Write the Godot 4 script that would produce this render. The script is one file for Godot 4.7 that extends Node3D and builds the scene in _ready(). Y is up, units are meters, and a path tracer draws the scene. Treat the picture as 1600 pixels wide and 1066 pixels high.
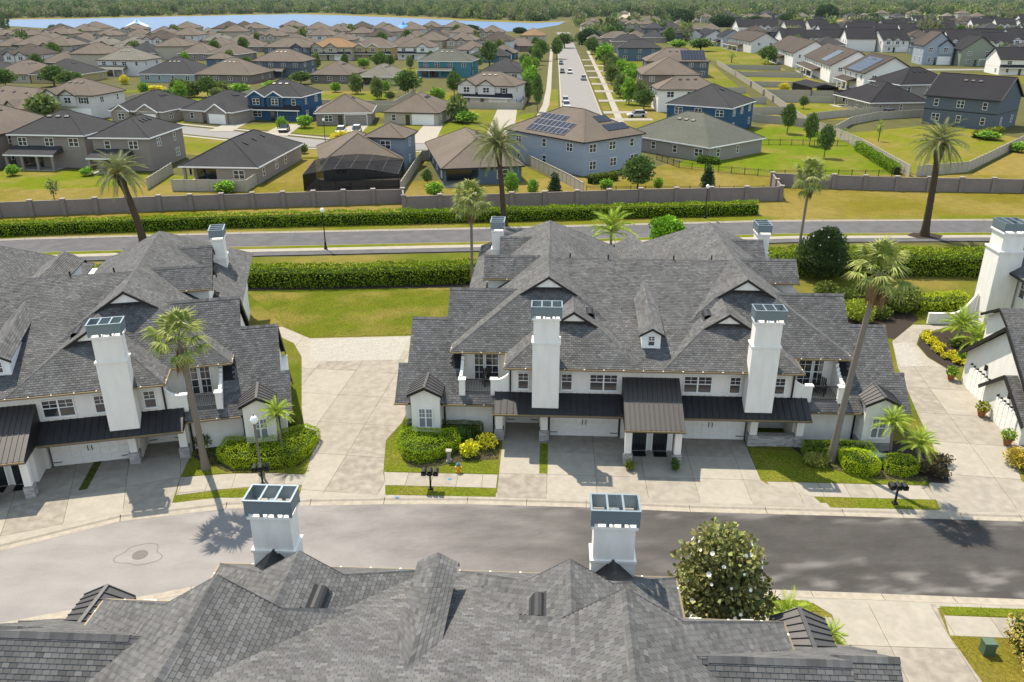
extends Node3D

var rng := RandomNumberGenerator.new()
var M := {}
var pine: ArrayMesh

# ---------------------------------------------------------------- mesh builder
class MB:
	var v := PackedVector3Array()
	var n := PackedVector3Array()
	var c := PackedColorArray()
	var col := Color.WHITE
	var mx := 1.0
	func tri(a: Vector3, b: Vector3, d: Vector3) -> void:
		var nn := (b - a).cross(d - a).normalized()
		if mx < 0.0:
			a.x = -a.x; b.x = -b.x; d.x = -d.x
			nn.x = -nn.x
			v.append(a); v.append(b); v.append(d)
		else:
			v.append(a); v.append(d); v.append(b)
		for k in 3:
			n.append(nn); c.append(col)
	func quad(a: Vector3, b: Vector3, d: Vector3, e: Vector3) -> void:
		tri(a, b, d); tri(a, d, e)
	func up(pts: Array) -> void:   # convex polygon, turned so that it faces up
		var nn: Vector3 = (pts[1] - pts[0]).cross(pts[2] - pts[0])
		for k in range(1, pts.size() - 1):
			if nn.y >= 0.0: tri(pts[0], pts[k], pts[k + 1])
			else: tri(pts[0], pts[k + 1], pts[k])
	func both(a: Vector3, b: Vector3, d: Vector3) -> void:
		tri(a, b, d)
	func box(a: Vector3, b: Vector3) -> void:
		boxt(Transform3D(Basis(), (a + b) * 0.5), (b - a).abs())
	func boxt(t: Transform3D, s: Vector3) -> void:
		var h := s * 0.5
		var p := []
		for k in 8:
			p.append(t * Vector3(h.x if k & 1 else -h.x, h.y if k & 2 else -h.y, h.z if k & 4 else -h.z))
		quad(p[4], p[5], p[7], p[6]); quad(p[1], p[0], p[2], p[3])
		quad(p[5], p[1], p[3], p[7]); quad(p[0], p[4], p[6], p[2])
		quad(p[6], p[7], p[3], p[2]); quad(p[0], p[1], p[5], p[4])
	func bar(a: Vector3, b: Vector3, w: float, h: float) -> void:   # box beam from a to b
		var d := b - a
		var z := d.normalized()
		var x := Vector3.UP.cross(z)
		if x.length() < 0.01: x = Vector3.RIGHT
		x = x.normalized()
		boxt(Transform3D(Basis(x, z.cross(x), z), (a + b) * 0.5), Vector3(w, h, d.length()))
	func ring(center: Vector3, dir: Vector3, r: float, sides: int) -> Array:
		var x := dir.cross(Vector3(0.31, 0.17, 0.94)).normalized()
		var y := x.cross(dir).normalized()
		var out := []
		for k in sides:
			var a := TAU * k / sides
			out.append(center + (x * cos(a) + y * sin(a)) * r)
		return out
	func tube(path: Array, radii: Array, sides := 6, cap := true) -> void:
		var rings := []
		for k in path.size():
			var d: Vector3 = (path[mini(k + 1, path.size() - 1)] - path[maxi(k - 1, 0)]).normalized()
			rings.append(ring(path[k], d, radii[k], sides))
		for k in path.size() - 1:
			for j in sides:
				var j2 := (j + 1) % sides
				var q := [rings[k][j], rings[k + 1][j], rings[k + 1][j2], rings[k][j2]]
				var at := v.size()
				quad(q[0], q[1], q[2], q[3])
				if v.size() - at == 6 and mx > 0.0:
					for m in range(at, v.size()):
						var near: Vector3 = path[k] if v[m].distance_squared_to(path[k]) - radii[k] * radii[k] < v[m].distance_squared_to(path[k + 1]) - radii[k + 1] * radii[k + 1] else path[k + 1]
						n[m] = (v[m] - near).normalized()
		if cap:
			var e: int = path.size() - 1
			for j in sides:
				tri(path[e], rings[e][(j + 1) % sides], rings[e][j])
				tri(path[0], rings[0][j], rings[0][(j + 1) % sides])
	func lathe(base: Vector3, prof: Array, sides := 12) -> void:   # prof: [radius, height]
		for k in prof.size() - 1:
			for j in sides:
				var a := TAU * j / sides
				var b := TAU * (j + 1) / sides
				var p: Array = prof[k]
				var q: Array = prof[k + 1]
				quad(base + Vector3(cos(b) * p[0], p[1], sin(b) * p[0]), base + Vector3(cos(a) * p[0], p[1], sin(a) * p[0]), base + Vector3(cos(a) * q[0], q[1], sin(a) * q[0]), base + Vector3(cos(b) * q[0], q[1], sin(b) * q[0]))
	func prism(poly: PackedVector2Array, y0: float, y1: float) -> void:   # poly: x, z
		if poly.size() < 3: return
		if Geometry2D.is_polygon_clockwise(poly): poly.reverse()
		var ix := Geometry2D.triangulate_polygon(poly)
		for k in range(0, ix.size(), 3):
			up([Vector3(poly[ix[k]].x, y1, poly[ix[k]].y), Vector3(poly[ix[k + 1]].x, y1, poly[ix[k + 1]].y), Vector3(poly[ix[k + 2]].x, y1, poly[ix[k + 2]].y)])
		if y1 - y0 < 0.001: return
		for k in poly.size():
			var a := poly[k]
			var b := poly[(k + 1) % poly.size()]
			quad(Vector3(b.x, y0, b.y), Vector3(a.x, y0, a.y), Vector3(a.x, y1, a.y), Vector3(b.x, y1, b.y))
	func extx(prof: Array, x0: float, x1: float) -> void:   # convex profile of Vector2(z, y), extruded from x0 to x1 (x1 > x0)
		var k := prof.size()
		var area := 0.0
		for j in k: area += prof[j].cross(prof[(j + 1) % k])
		var p := prof.duplicate()
		if area > 0.0: p.reverse()
		for j in k:
			var a: Vector2 = p[j]
			var b: Vector2 = p[(j + 1) % k]
			quad(Vector3(x0, a.y, a.x), Vector3(x1, a.y, a.x), Vector3(x1, b.y, b.x), Vector3(x0, b.y, b.x))
		for j in range(1, k - 1):
			tri(Vector3(x1, p[0].y, p[0].x), Vector3(x1, p[j + 1].y, p[j + 1].x), Vector3(x1, p[j].y, p[j].x))
			tri(Vector3(x0, p[0].y, p[0].x), Vector3(x0, p[j].y, p[j].x), Vector3(x0, p[j + 1].y, p[j + 1].x))
	func mesh() -> ArrayMesh:
		var m := ArrayMesh.new()
		if v.is_empty(): return m
		var arr := []
		arr.resize(Mesh.ARRAY_MAX)
		arr[Mesh.ARRAY_VERTEX] = v
		arr[Mesh.ARRAY_NORMAL] = n
		arr[Mesh.ARRAY_COLOR] = c
		m.add_surface_from_arrays(Mesh.PRIMITIVE_TRIANGLES, arr)
		return m

# ---------------------------------------------------------------- nodes
func thing(called: String, label: String, category: String, at := Vector3.ZERO, yaw := 0.0, group := "") -> Node3D:
	var o := Node3D.new()
	o.name = called
	add_child(o, true)
	o.position = at
	o.rotation_degrees.y = yaw
	tag(o, label, category, group)
	return o

func tag(o: Node, label: String, category: String, group := "") -> void:
	o.set_meta("label", label)
	o.set_meta("category", category)
	if group: o.set_meta("group", group)

func part(parent: Node, called: String, m, mat: Material, at := Transform3D()) -> MeshInstance3D:
	var o := MeshInstance3D.new()
	o.name = called
	o.mesh = m.mesh() if m is MB else m
	o.material_override = mat
	parent.add_child(o, true)
	o.transform = at
	return o

func stuff(o: Node) -> void:
	o.set_meta("kind", "stuff")

func struct(called: String, m, mat: Material) -> MeshInstance3D:
	var o := part(self, called, m, mat)
	o.set_meta("kind", "structure")
	return o

func copy(o: Node, label: String, at: Vector3, yaw := 0.0, size := 1.0) -> Node3D:
	var r: Node3D = o.duplicate()
	r.name = String(o.name).rstrip("0123456789").rstrip("_")
	add_child(r, true)
	r.position = at
	r.rotation_degrees.y = yaw
	r.scale = Vector3.ONE * size
	r.set_meta("label", label)
	return r

func rf(a: float, b: float) -> float: return rng.randf_range(a, b)
func C(r: float, g: float, b: float) -> Color: return Color(r, g, b)
func P2(a: Array) -> PackedVector2Array:
	var out := PackedVector2Array()
	for k in range(0, a.size(), 2): out.append(Vector2(a[k], a[k + 1]))
	return out
func at3(x: float, y: float, z: float) -> Transform3D: return Transform3D(Basis(), Vector3(x, y, z))

# ---------------------------------------------------------------- materials
func noise_tex(freq: float, oct: int, lo: float, hi: float, size := 256, kind := FastNoiseLite.TYPE_SIMPLEX_SMOOTH, nseed := 1, contrast := 1.0) -> NoiseTexture2D:
	var f := FastNoiseLite.new()
	f.noise_type = kind
	f.seed = nseed
	f.frequency = freq
	f.fractal_octaves = oct
	var t := NoiseTexture2D.new()
	t.width = size; t.height = size
	t.seamless = true
	t.noise = f
	var g := Gradient.new()
	var a := 0.5 - 0.5 / contrast
	g.offsets = PackedFloat32Array([a, 1.0 - a])
	g.colors = PackedColorArray([Color(lo, lo, lo).linear_to_srgb(), Color(hi, hi, hi).linear_to_srgb()])
	t.color_ramp = g
	return t

func mat(called: String, col: Color, rough := 0.9, tex: Texture2D = null, scale := 0.5, tex2: Texture2D = null, metal := 0.0, vert := false) -> StandardMaterial3D:
	var m := StandardMaterial3D.new()
	m.resource_name = called
	var bright := called in ["stucco", "white_trim", "door_white", "globe", "flower", "leaf", "shingle", "lawn", "stone", "paint", "gutter", "wall_white", "wall_greywhite", "chalk", "tent_blue", "tent_white", "water", "cap_metal", "road"]
	var kk := 1.0 if bright else 0.68
	m.albedo_color = Color(col.r * kk, col.g * kk, col.b * kk).linear_to_srgb()
	m.roughness = rough
	m.metallic = metal
	m.metallic_specular = 0.4 if rough < 0.8 else 0.15
	m.vertex_color_use_as_albedo = vert
	if tex:
		m.albedo_texture = tex
		m.uv1_triplanar = true
		m.uv1_world_triplanar = true
		m.uv1_scale = Vector3.ONE * scale
	if tex2:
		m.detail_enabled = true
		m.detail_albedo = tex2
		m.detail_blend_mode = BaseMaterial3D.BLEND_MODE_MUL
		m.detail_uv_layer = BaseMaterial3D.DETAIL_UV_2
		m.uv2_triplanar = true
		m.uv2_world_triplanar = true
		m.uv2_scale = Vector3.ONE * scale * 0.13
	M[called] = m
	return m

func materials() -> void:
	var fine := noise_tex(0.09, 4, 0.8, 1.0, 256, FastNoiseLite.TYPE_SIMPLEX_SMOOTH, 3, 1.5)
	var soft := noise_tex(0.02, 5, 0.91, 1.0, 512, FastNoiseLite.TYPE_SIMPLEX_SMOOTH, 5, 1.5)
	var blot := noise_tex(0.012, 5, 0.82, 1.0, 512, FastNoiseLite.TYPE_SIMPLEX_SMOOTH, 9, 1.5)
	var grit := noise_tex(0.3, 3, 0.87, 1.0, 256, FastNoiseLite.TYPE_VALUE, 11, 1.4)
	mat("stucco", C(0.77, 0.745, 0.685), 0.9, soft, 0.25)
	M.stucco.albedo_texture = noise_tex(0.012, 4, 0.92, 1.0, 512, FastNoiseLite.TYPE_SIMPLEX_SMOOTH, 51, 1.5)
	M.stucco.uv1_scale = Vector3(0.3, 0.08, 0.3)
	M.stucco.heightmap_enabled = true
	M.stucco.heightmap_texture = grit
	M.stucco.heightmap_scale = 0.4
	mat("white_trim", C(0.78, 0.78, 0.76), 0.5)
	mat("dark_trim", C(0.022, 0.02, 0.019), 0.5)
	mat("gutter", C(0.2, 0.155, 0.09), 0.4, null, 1.0, null, 0.3)
	mat("metal_roof", C(0.045, 0.044, 0.046), 0.45, soft, 0.4, null, 0.35)
	mat("porch_metal", C(0.09, 0.083, 0.078), 0.5, soft, 0.4, null, 0.2)
	mat("hedge_core", C(0.03, 0.05, 0.01), 0.95)
	mat("road", C(1, 1, 1), 0.9, grit, 0.6, null, 0.0, true)
	mat("bay_metal", C(0.105, 0.1, 0.1), 0.5, soft, 0.4, null, 0.2)
	mat("underlay", C(0.03, 0.03, 0.03), 0.95)
	mat("shingle", C(1.12, 1.12, 1.12), 0.92, fine, 1.3, noise_tex(0.012, 5, 0.74, 1.0, 512, FastNoiseLite.TYPE_SIMPLEX_SMOOTH, 61, 1.6), 0.0, true)
	M.shingle.uv2_scale = Vector3.ONE * 0.06
	mat("cap_metal", C(0.2, 0.25, 0.28), 0.45, soft, 0.6, null, 0.5)
	mat("stone", C(1, 1, 1), 0.9, fine, 1.0, null, 0.0, true)
	mat("glass", C(0.03, 0.035, 0.04), 0.08)
	M.glass.metallic_specular = 0.7
	mat("door_white", C(0.84, 0.82, 0.77), 0.6, soft, 0.3)
	mat("blind", C(0.3, 0.31, 0.32), 0.5)
	mat("iron", C(0.015, 0.015, 0.016), 0.5)
	mat("concrete", C(0.455, 0.415, 0.345), 0.92, soft, 0.22, grit)
	mat("concrete2", C(0.425, 0.385, 0.32), 0.92, blot, 0.2, grit)
	mat("concrete3", C(0.425, 0.38, 0.315), 0.92, noise_tex(0.02, 5, 0.7, 1.0, 512, FastNoiseLite.TYPE_SIMPLEX_SMOOTH, 71, 1.5), 0.12, grit)
	mat("old_concrete", C(0.5, 0.47, 0.41), 0.92, blot, 0.5, grit)
	mat("curb", C(0.5, 0.44, 0.355), 0.9, blot, 0.3, grit)
	mat("asphalt", C(0.135, 0.125, 0.118), 0.9, blot, 0.09, grit)
	mat("asphalt_new", C(0.062, 0.06, 0.062), 0.88, soft, 0.12, grit)
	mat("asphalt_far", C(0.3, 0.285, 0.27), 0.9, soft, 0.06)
	mat("asphalt_road", C(0.165, 0.16, 0.165), 0.9, blot, 0.08, grit)
	mat("patch_seam", C(0.2, 0.185, 0.17), 0.9)
	mat("scuff", C(0.22, 0.2, 0.17), 0.9, grit, 0.9)
	mat("lawn", C(1.1, 1.1, 1.1), 0.95, noise_tex(0.05, 5, 0.62, 1.0, 512, FastNoiseLite.TYPE_SIMPLEX_SMOOTH, 31, 1.5), 0.16, fine, 0.0, true)
	mat("mulch", C(0.06, 0.047, 0.038), 0.95, grit, 1.5)
	mat("leaf", C(1, 1, 1), 0.75, null, 1.0, null, 0.0, true)
	M.leaf.metallic_specular = 0.12
	M.leaf.backlight_enabled = true
	M.leaf.backlight = Color(0.5, 0.5, 0.5)
	mat("bark", C(0.2, 0.165, 0.13), 0.9, noise_tex(0.05, 4, 0.5, 1.0, 256, FastNoiseLite.TYPE_SIMPLEX_SMOOTH, 21, 1.6), 1.2)
	mat("palm_trunk", C(0.4, 0.34, 0.28), 0.9, noise_tex(0.06, 4, 0.55, 1.0, 256, FastNoiseLite.TYPE_SIMPLEX_SMOOTH, 22, 1.6), 0.9)
	mat("date_trunk", C(0.12, 0.085, 0.055), 0.95, grit, 1.0)
	mat("block_wall", C(0.34, 0.29, 0.27), 0.9, soft, 0.15, grit)
	mat("wall_cap", C(0.4, 0.35, 0.33), 0.9, soft, 0.3)
	mat("vinyl", C(0.55, 0.5, 0.4), 0.6, soft, 0.2)
	mat("water", C(0.05, 0.11, 0.21), 0.45)
	M.water.metallic_specular = 0.3
	M.water.normal_enabled = false
	mat("screen", C(0.012, 0.012, 0.013), 0.9)
	mat("mesh_screen", C(0.02, 0.02, 0.022), 0.9)
	M.mesh_screen.transparency = BaseMaterial3D.TRANSPARENCY_ALPHA
	M.mesh_screen.albedo_color.a = 0.86
	mat("solar", C(0.012, 0.022, 0.06), 0.12)
	mat("solar_dark", C(0.012, 0.014, 0.03), 0.15)
	mat("solar_frame", C(0.12, 0.125, 0.14), 0.4, null, 1.0, null, 0.6)
	mat("tyre", C(0.015, 0.015, 0.015), 0.8)
	mat("globe", C(0.8, 0.8, 0.78), 0.25)
	mat("flower", C(0.8, 0.76, 0.66), 0.6)
	mat("hydrant_yellow", C(0.75, 0.4, 0.02), 0.5)
	mat("hydrant_blue", C(0.04, 0.2, 0.42), 0.5)
	mat("utility_green", C(0.1, 0.16, 0.1), 0.6)
	mat("terracotta", C(0.42, 0.17, 0.07), 0.8)
	mat("chair", C(0.06, 0.055, 0.05), 0.8)
	mat("pool_blue", C(0.05, 0.3, 0.42), 0.6)
	mat("dirt", C(0.3, 0.22, 0.13), 0.95, blot, 0.1)
	mat("sand", C(0.5, 0.43, 0.32), 0.95, blot, 0.05)
	mat("terrain", C(0.13, 0.125, 0.045), 0.95, blot, 0.03, soft)
	mat("field", C(0.3, 0.24, 0.1), 0.95, blot, 0.02)
	mat("tent_blue", C(0.1, 0.3, 0.6), 0.7)
	mat("tent_white", C(0.5, 0.54, 0.6), 0.7)
	mat("chalk", C(0.7, 0.7, 0.68), 0.8)
	var mott := noise_tex(0.11, 3, 0.6, 1.0, 512, FastNoiseLite.TYPE_VALUE, 41, 1.3)
	var roofs := {"tan": C(0.225, 0.185, 0.15), "ltan": C(0.36, 0.235, 0.13), "grey": C(0.085, 0.083, 0.085), "dark": C(0.05, 0.048, 0.052), "sage": C(0.17, 0.175, 0.145), "ltgrey": C(0.26, 0.24, 0.2), "brown": C(0.12, 0.1, 0.085), "solarr": C(0.1, 0.085, 0.075)}
	for k in roofs: mat("roof_" + k, roofs[k] * 1.12, 0.93, mott, 0.14, blot)
	var walls := {"taupe": C(0.28, 0.235, 0.2), "greige": C(0.37, 0.32, 0.28), "greige2": C(0.42, 0.36, 0.3), "white": C(0.72, 0.7, 0.66), "bluegrey": C(0.3, 0.36, 0.42), "slate": C(0.14, 0.2, 0.26), "slate2": C(0.16, 0.19, 0.22), "paleblue": C(0.45, 0.51, 0.58), "stone": C(0.4, 0.37, 0.32), "blue": C(0.06, 0.14, 0.25), "greywhite": C(0.58, 0.56, 0.54), "cream": C(0.6, 0.54, 0.42), "yellow": C(0.58, 0.46, 0.22), "mint": C(0.42, 0.52, 0.52), "teal": C(0.1, 0.29, 0.34), "teal2": C(0.09, 0.18, 0.22), "sagewall": C(0.36, 0.4, 0.3)}
	for k in walls: mat("wall_" + k, walls[k], 0.9, soft, 0.2)
	var cars := {"white": C(0.75, 0.75, 0.75), "black": C(0.015, 0.016, 0.02), "silver": C(0.4, 0.41, 0.43), "navy": C(0.02, 0.035, 0.09), "red": C(0.3, 0.03, 0.02), "grey": C(0.1, 0.105, 0.11)}
	for k in cars:
		mat("paint_" + k, cars[k], 0.3)
		M["paint_" + k].clearcoat_enabled = true

# ---------------------------------------------------------------- the town-house block with the slate-grey roofs
var roof_faces := []      # [owner, PackedVector2Array plan, Plane, points]
var field_all: ArrayMesh
var field_rest: ArrayMesh
var picked := []          # transforms of the shingles that become parts of their own
var tab_meshes := []
const EXPO := 0.17
const TABW := 0.26

func roof_face(owner_id: int, pts: Array) -> void:
	for s in ([1.0, -1.0] if owner_id < 90 else [1.0]):
		var q := []
		for p in pts: q.append(Vector3(p.x * s, p.y, p.z))
		var nn: Vector3 = (q[1] - q[0]).cross(q[2] - q[0]).normalized()
		if nn.y < 0.0: nn = -nn
		var plan := PackedVector2Array()
		for p in q: plan.append(Vector2(p.x, p.z))
		roof_faces.append([owner_id * int(s), plan, Plane(nn, q[0]), q, Rect2(plan[0], Vector2.ZERO)])
		for p in plan: roof_faces[-1][4] = roof_faces[-1][4].expand(p)

func hidden(f: Array, p: Vector3) -> bool:
	var at := Vector2(p.x, p.z)
	for o in roof_faces:
		if o[0] == f[0] or not o[4].has_point(at): continue
		var h: float = (o[2].d - o[2].normal.x * p.x - o[2].normal.z * p.z) / o[2].normal.y
		if h > p.y + 0.06 and Geometry2D.is_point_in_polygon(at, o[1]): return true
	return false

func tone(r: float) -> Color:
	var t := 0.098 + 0.042 * r
	if rng.randf() < 0.12: t *= 1.18
	elif rng.randf() < 0.16: t *= 0.82
	return Color(t, t * 0.995, t * 0.985)

func shingle_face(f: Array, mb: MB, mb2: MB, pick: bool) -> void:
	var nn: Vector3 = f[2].normal
	var u := Vector3.UP.cross(nn).normalized()
	var vv := nn.cross(u).normalized()
	if vv.y < 0.0: vv = -vv; u = -u
	var o: Vector3 = f[3][0]
	var poly := PackedVector2Array()
	var lo := Vector2(1e9, 1e9)
	var hi := -lo
	for p in f[3]:
		var q := Vector2((p - o).dot(u), (p - o).dot(vv))
		poly.append(q)
		lo = lo.min(q); hi = hi.max(q)
	var row := 0
	var b := lo.y
	while b < hi.y:
		var x := lo.x - TABW * (0.5 if row % 2 else 0.05) - rng.randf() * 0.05
		var last := 0.5
		while x < hi.x:
			var w := TABW - 0.014
			var r := PackedVector2Array([Vector2(x, b), Vector2(x + w, b), Vector2(x + w, b + EXPO + 0.02), Vector2(x, b + EXPO + 0.02)])
			x += TABW
			var inside := 0
			for k in 4:
				if Geometry2D.is_point_in_polygon(r[k], poly): inside += 1
			var pieces := [r]
			if inside == 0: continue
			if inside < 4: pieces = Geometry2D.intersect_polygons(r, poly)
			var mid: Vector3 = o + u * (r[0].x + w * 0.5) + vv * (b + EXPO * 0.5)
			if hidden(f, mid): continue
			last = rng.randf()
			var colr := tone(last)
			var chosen := false
			if pick and inside == 4 and picked.size() < 300 and absf(mid.x) < 6.4 and mid.z < -4.6 and mid.z > -7.4 and absf(mid.x) < 2.9 and absf(f[0]) == 99:
				picked.append([Transform3D(Basis(u, vv, nn), o + u * r[0].x + vv * b), colr])
				chosen = true
			for pc in pieces:
				var a := []
				for q in pc:
					var t: float = clampf((q.y - b) / EXPO, 0.0, 1.0)
					a.append(o + u * q.x + vv * q.y + nn * lerpf(0.03, 0.012, t))
				for m in ([mb] if chosen else [mb, mb2]):
					m.col = colr
					m.up(a)
				if inside == 4:
					var p0: Vector3 = a[0]
					var p1: Vector3 = a[1]
					for m in ([mb] if chosen else [mb, mb2]):
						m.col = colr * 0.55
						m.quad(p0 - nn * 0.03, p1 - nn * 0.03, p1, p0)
		b += EXPO
		row += 1

func caps(mb: MB, a: Vector3, b: Vector3, w := 0.17) -> void:
	# a row of bent cap shingles laid along a ridge or a hip
	for s in [1.0, -1.0]:
		var p := Vector3(a.x * s, a.y, a.z)
		var q := Vector3(b.x * s, b.y, b.z)
		var d := q - p
		var k := int(d.length() / 0.2)
		var dir := d.normalized()
		var side := dir.cross(Vector3.UP).normalized()
		var upv := side.cross(dir).normalized()
		for j in k:
			var e := p + d * (float(j) / k)
			var g := p + d * (float(j + 1.06) / k)
			mb.col = tone(rng.randf()) * 0.97
			var l := upv * 0.05
			var l2 := upv * 0.062
			var drop := upv * -0.085
			mb.up([e + l, g + l2, g + side * w + drop, e + side * w + drop])
			mb.up([e + l, e - side * w + drop, g - side * w + drop, g + l2])
		if a.x == 0.0 and b.x == 0.0: break

func plan_roof() -> void:
	# A: the tall Dutch-hip wings that run back; B: the lower ones in front; C: the steep side wings; D, E: cross gables; 99: the middle
	roof_face(1, [Vector3(6.75, 9.8, -4.95), Vector3(8.75, 8.5, -4.95), Vector3(13.2, 5.6, -1.5), Vector3(13.2, 5.6, -26.5), Vector3(6.75, 9.8, -20.1)])
	roof_face(1, [Vector3(6.75, 9.8, -4.95), Vector3(6.75, 9.8, -20.1), Vector3(0.3, 5.6, -26.5), Vector3(0.3, 5.6, -1.5), Vector3(4.75, 8.5, -4.95)])
	roof_face(1, [Vector3(13.2, 5.6, -1.5), Vector3(7.65, 9.21, -5.8), Vector3(5.85, 9.21, -5.8), Vector3(0.3, 5.6, -1.5)])
	roof_face(1, [Vector3(13.2, 5.6, -26.5), Vector3(6.75, 9.8, -20.1), Vector3(0.3, 5.6, -26.5)])
	roof_face(2, [Vector3(5.05, 8.45, -1.8), Vector3(6.65, 7.41, -1.8), Vector3(9.45, 5.6, 0.9), Vector3(9.45, 5.6, -8.0), Vector3(5.05, 8.45, -8.0)])
	roof_face(2, [Vector3(5.05, 8.45, -1.8), Vector3(5.05, 8.45, -8.0), Vector3(0.65, 5.6, -8.0), Vector3(0.65, 5.6, 0.9), Vector3(3.45, 7.41, -1.8)])
	roof_face(2, [Vector3(9.45, 5.6, 0.9), Vector3(5.85, 7.93, -2.57), Vector3(4.25, 7.93, -2.57), Vector3(0.65, 5.6, 0.9)])
	roof_face(3, [Vector3(12.5, 2.7, 0.5), Vector3(16.8, 2.7, 0.5), Vector3(16.8, 4.55, -1.72), Vector3(16.2, 4.55, -1.72), Vector3(16.2, 6.85, -4.48), Vector3(13.75, 6.85, -4.48), Vector3(13.75, 8.4, -6.34), Vector3(8.0, 8.4, -6.34), Vector3(8.0, 5.03, -2.3), Vector3(12.5, 5.03, -2.3)])
	roof_face(3, [Vector3(9.7, 2.7, 0.5), Vector3(12.5, 2.7, 0.5), Vector3(12.5, 3.2, -0.1), Vector3(9.7, 3.2, -0.1)])
	roof_face(3, [Vector3(8.0, 8.4, -6.34), Vector3(13.75, 8.4, -6.34), Vector3(13.75, 2.7, -13.18), Vector3(8.0, 2.7, -13.18)])
	roof_face(3, [Vector3(13.7, 6.85, -4.48), Vector3(16.2, 6.85, -4.48), Vector3(16.2, 2.7, -9.46), Vector3(13.7, 2.7, -9.46)])
	roof_face(3, [Vector3(16.1, 4.55, -1.72), Vector3(16.8, 4.55, -1.72), Vector3(16.8, 2.7, -3.94), Vector3(16.1, 2.7, -3.94)])
	roof_face(4, [Vector3(6.75, 9.4, -11.1), Vector3(11.65, 9.4, -11.1), Vector3(11.65, 8.1, -9.48), Vector3(6.75, 8.1, -9.48)])
	roof_face(4, [Vector3(6.75, 9.4, -11.1), Vector3(11.65, 9.4, -11.1), Vector3(11.65, 8.1, -12.72), Vector3(6.75, 8.1, -12.72)])
	roof_face(5, [Vector3(6.75, 8.9, -18.1), Vector3(10.9, 8.9, -18.1), Vector3(10.9, 6.0, -14.5), Vector3(6.75, 6.0, -14.5)])
	roof_face(5, [Vector3(6.75, 8.9, -18.1), Vector3(10.9, 8.9, -18.1), Vector3(10.9, 6.0, -21.7), Vector3(6.75, 6.0, -21.7)])
	roof_face(99, [Vector3(-0.72, 5.6, 0.9), Vector3(0.72, 5.6, 0.9), Vector3(6.75, 9.6, -9.9), Vector3(-6.75, 9.6, -9.9)])
	roof_face(99, [Vector3(-6.75, 9.6, -9.9), Vector3(6.75, 9.6, -9.9), Vector3(6.75, 5.6, -20.7), Vector3(-6.75, 5.6, -20.7)])
	# the rear dormers and the bay and front dormer stand on these
	var mb := MB.new()
	var mb2 := MB.new()
	for f in roof_faces: shingle_face(f, mb, mb2, true)
	for cap in [[Vector3(6.75, 9.8, -4.95), Vector3(6.75, 9.8, -20.1)], [Vector3(8.75, 8.5, -4.95), Vector3(13.2, 5.6, -1.5)], [Vector3(4.75, 8.5, -4.95), Vector3(3.3, 7.6, -3.9)], [Vector3(6.75, 9.8, -20.1), Vector3(13.2, 5.6, -26.5)], [Vector3(6.75, 9.8, -20.1), Vector3(0.3, 5.6, -26.5)],
		[Vector3(5.05, 8.45, -1.8), Vector3(5.05, 8.45, -5.2)], [Vector3(6.65, 7.41, -1.8), Vector3(9.45, 5.6, 0.9)], [Vector3(3.45, 7.41, -1.8), Vector3(0.65, 5.6, 0.9)], [Vector3(9.3, 8.4, -6.34), Vector3(13.75, 8.4, -6.34)], [Vector3(13.75, 6.85, -4.48), Vector3(16.2, 6.85, -4.48)], [Vector3(16.2, 4.55, -1.72), Vector3(16.8, 4.55, -1.72)],
		[Vector3(7.4, 9.4, -11.1), Vector3(11.65, 9.4, -11.1)], [Vector3(8.2, 8.9, -18.1), Vector3(10.9, 8.9, -18.1)], [Vector3(0.0, 9.6, -9.9), Vector3(6.5, 9.6, -9.9)]]:
		caps(mb, cap[0], cap[1]); caps(mb2, cap[0], cap[1])
	field_all = mb.mesh()
	field_rest = mb2.mesh()

func window_unit(parent: Node, at: Transform3D, w: float, h: float, cols := 1, bars := true, sub := true, glass: Material = null) -> MeshInstance3D:
	# frame with sill and glazing bars, glass set back in it; front is +z
	var mb := MB.new()
	var t := 0.06
	for x in [-w * 0.5 + t * 0.5, w * 0.5 - t * 0.5]: mb.box(Vector3(x - t * 0.5, -h * 0.5, 0), Vector3(x + t * 0.5, h * 0.5, 0.07))
	mb.box(Vector3(-w * 0.5 + t, h * 0.5 - t, 0), Vector3(w * 0.5 - t, h * 0.5, 0.065))
	mb.box(Vector3(-w * 0.5 - 0.05, -h * 0.5 - 0.07, 0), Vector3(w * 0.5 + 0.05, -h * 0.5 + 0.01, 0.12))
	mb.box(Vector3(-w * 0.5 + t, -0.025, 0), Vector3(w * 0.5 - t, 0.025, 0.055))
	for k in range(1, cols): 
		var x := -w * 0.5 + w * k / cols
		mb.box(Vector3(x - 0.045, -h * 0.5 + 0.01, 0), Vector3(x + 0.045, h * 0.5 - t, 0.06))
	if bars:
		for k in cols:
			var x := -w * 0.5 + w * (k + 0.5) / cols
			var tall := h > 1.6
			mb.box(Vector3(x - 0.012, -h * 0.5 + 0.01 if tall else 0.026, 0.0), Vector3(x + 0.012, h * 0.5 - t, 0.04))
			for y in ([-h * 0.25, h * 0.25] if tall else [h * 0.22]):
				mb.box(Vector3(x - w * 0.5 / cols + 0.05, y - 0.012, 0.0), Vector3(x - 0.013, y + 0.012, 0.038))
				mb.box(Vector3(x + 0.013, y - 0.012, 0.0), Vector3(x + w * 0.5 / cols - 0.05, y + 0.012, 0.038))
	var f := part(parent, "window", mb, M.white_trim, at)
	if sub:
		for k in cols:
			var g := MB.new()
			g.box(Vector3(-w * 0.5 + w * k / cols + 0.05, -h * 0.5 + 0.02, -0.02), Vector3(-w * 0.5 + w * (k + 1) / cols - 0.05, h * 0.5 - 0.05, 0.02))
			part(f, "pane", g, glass if glass else M.glass)
	return f

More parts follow.
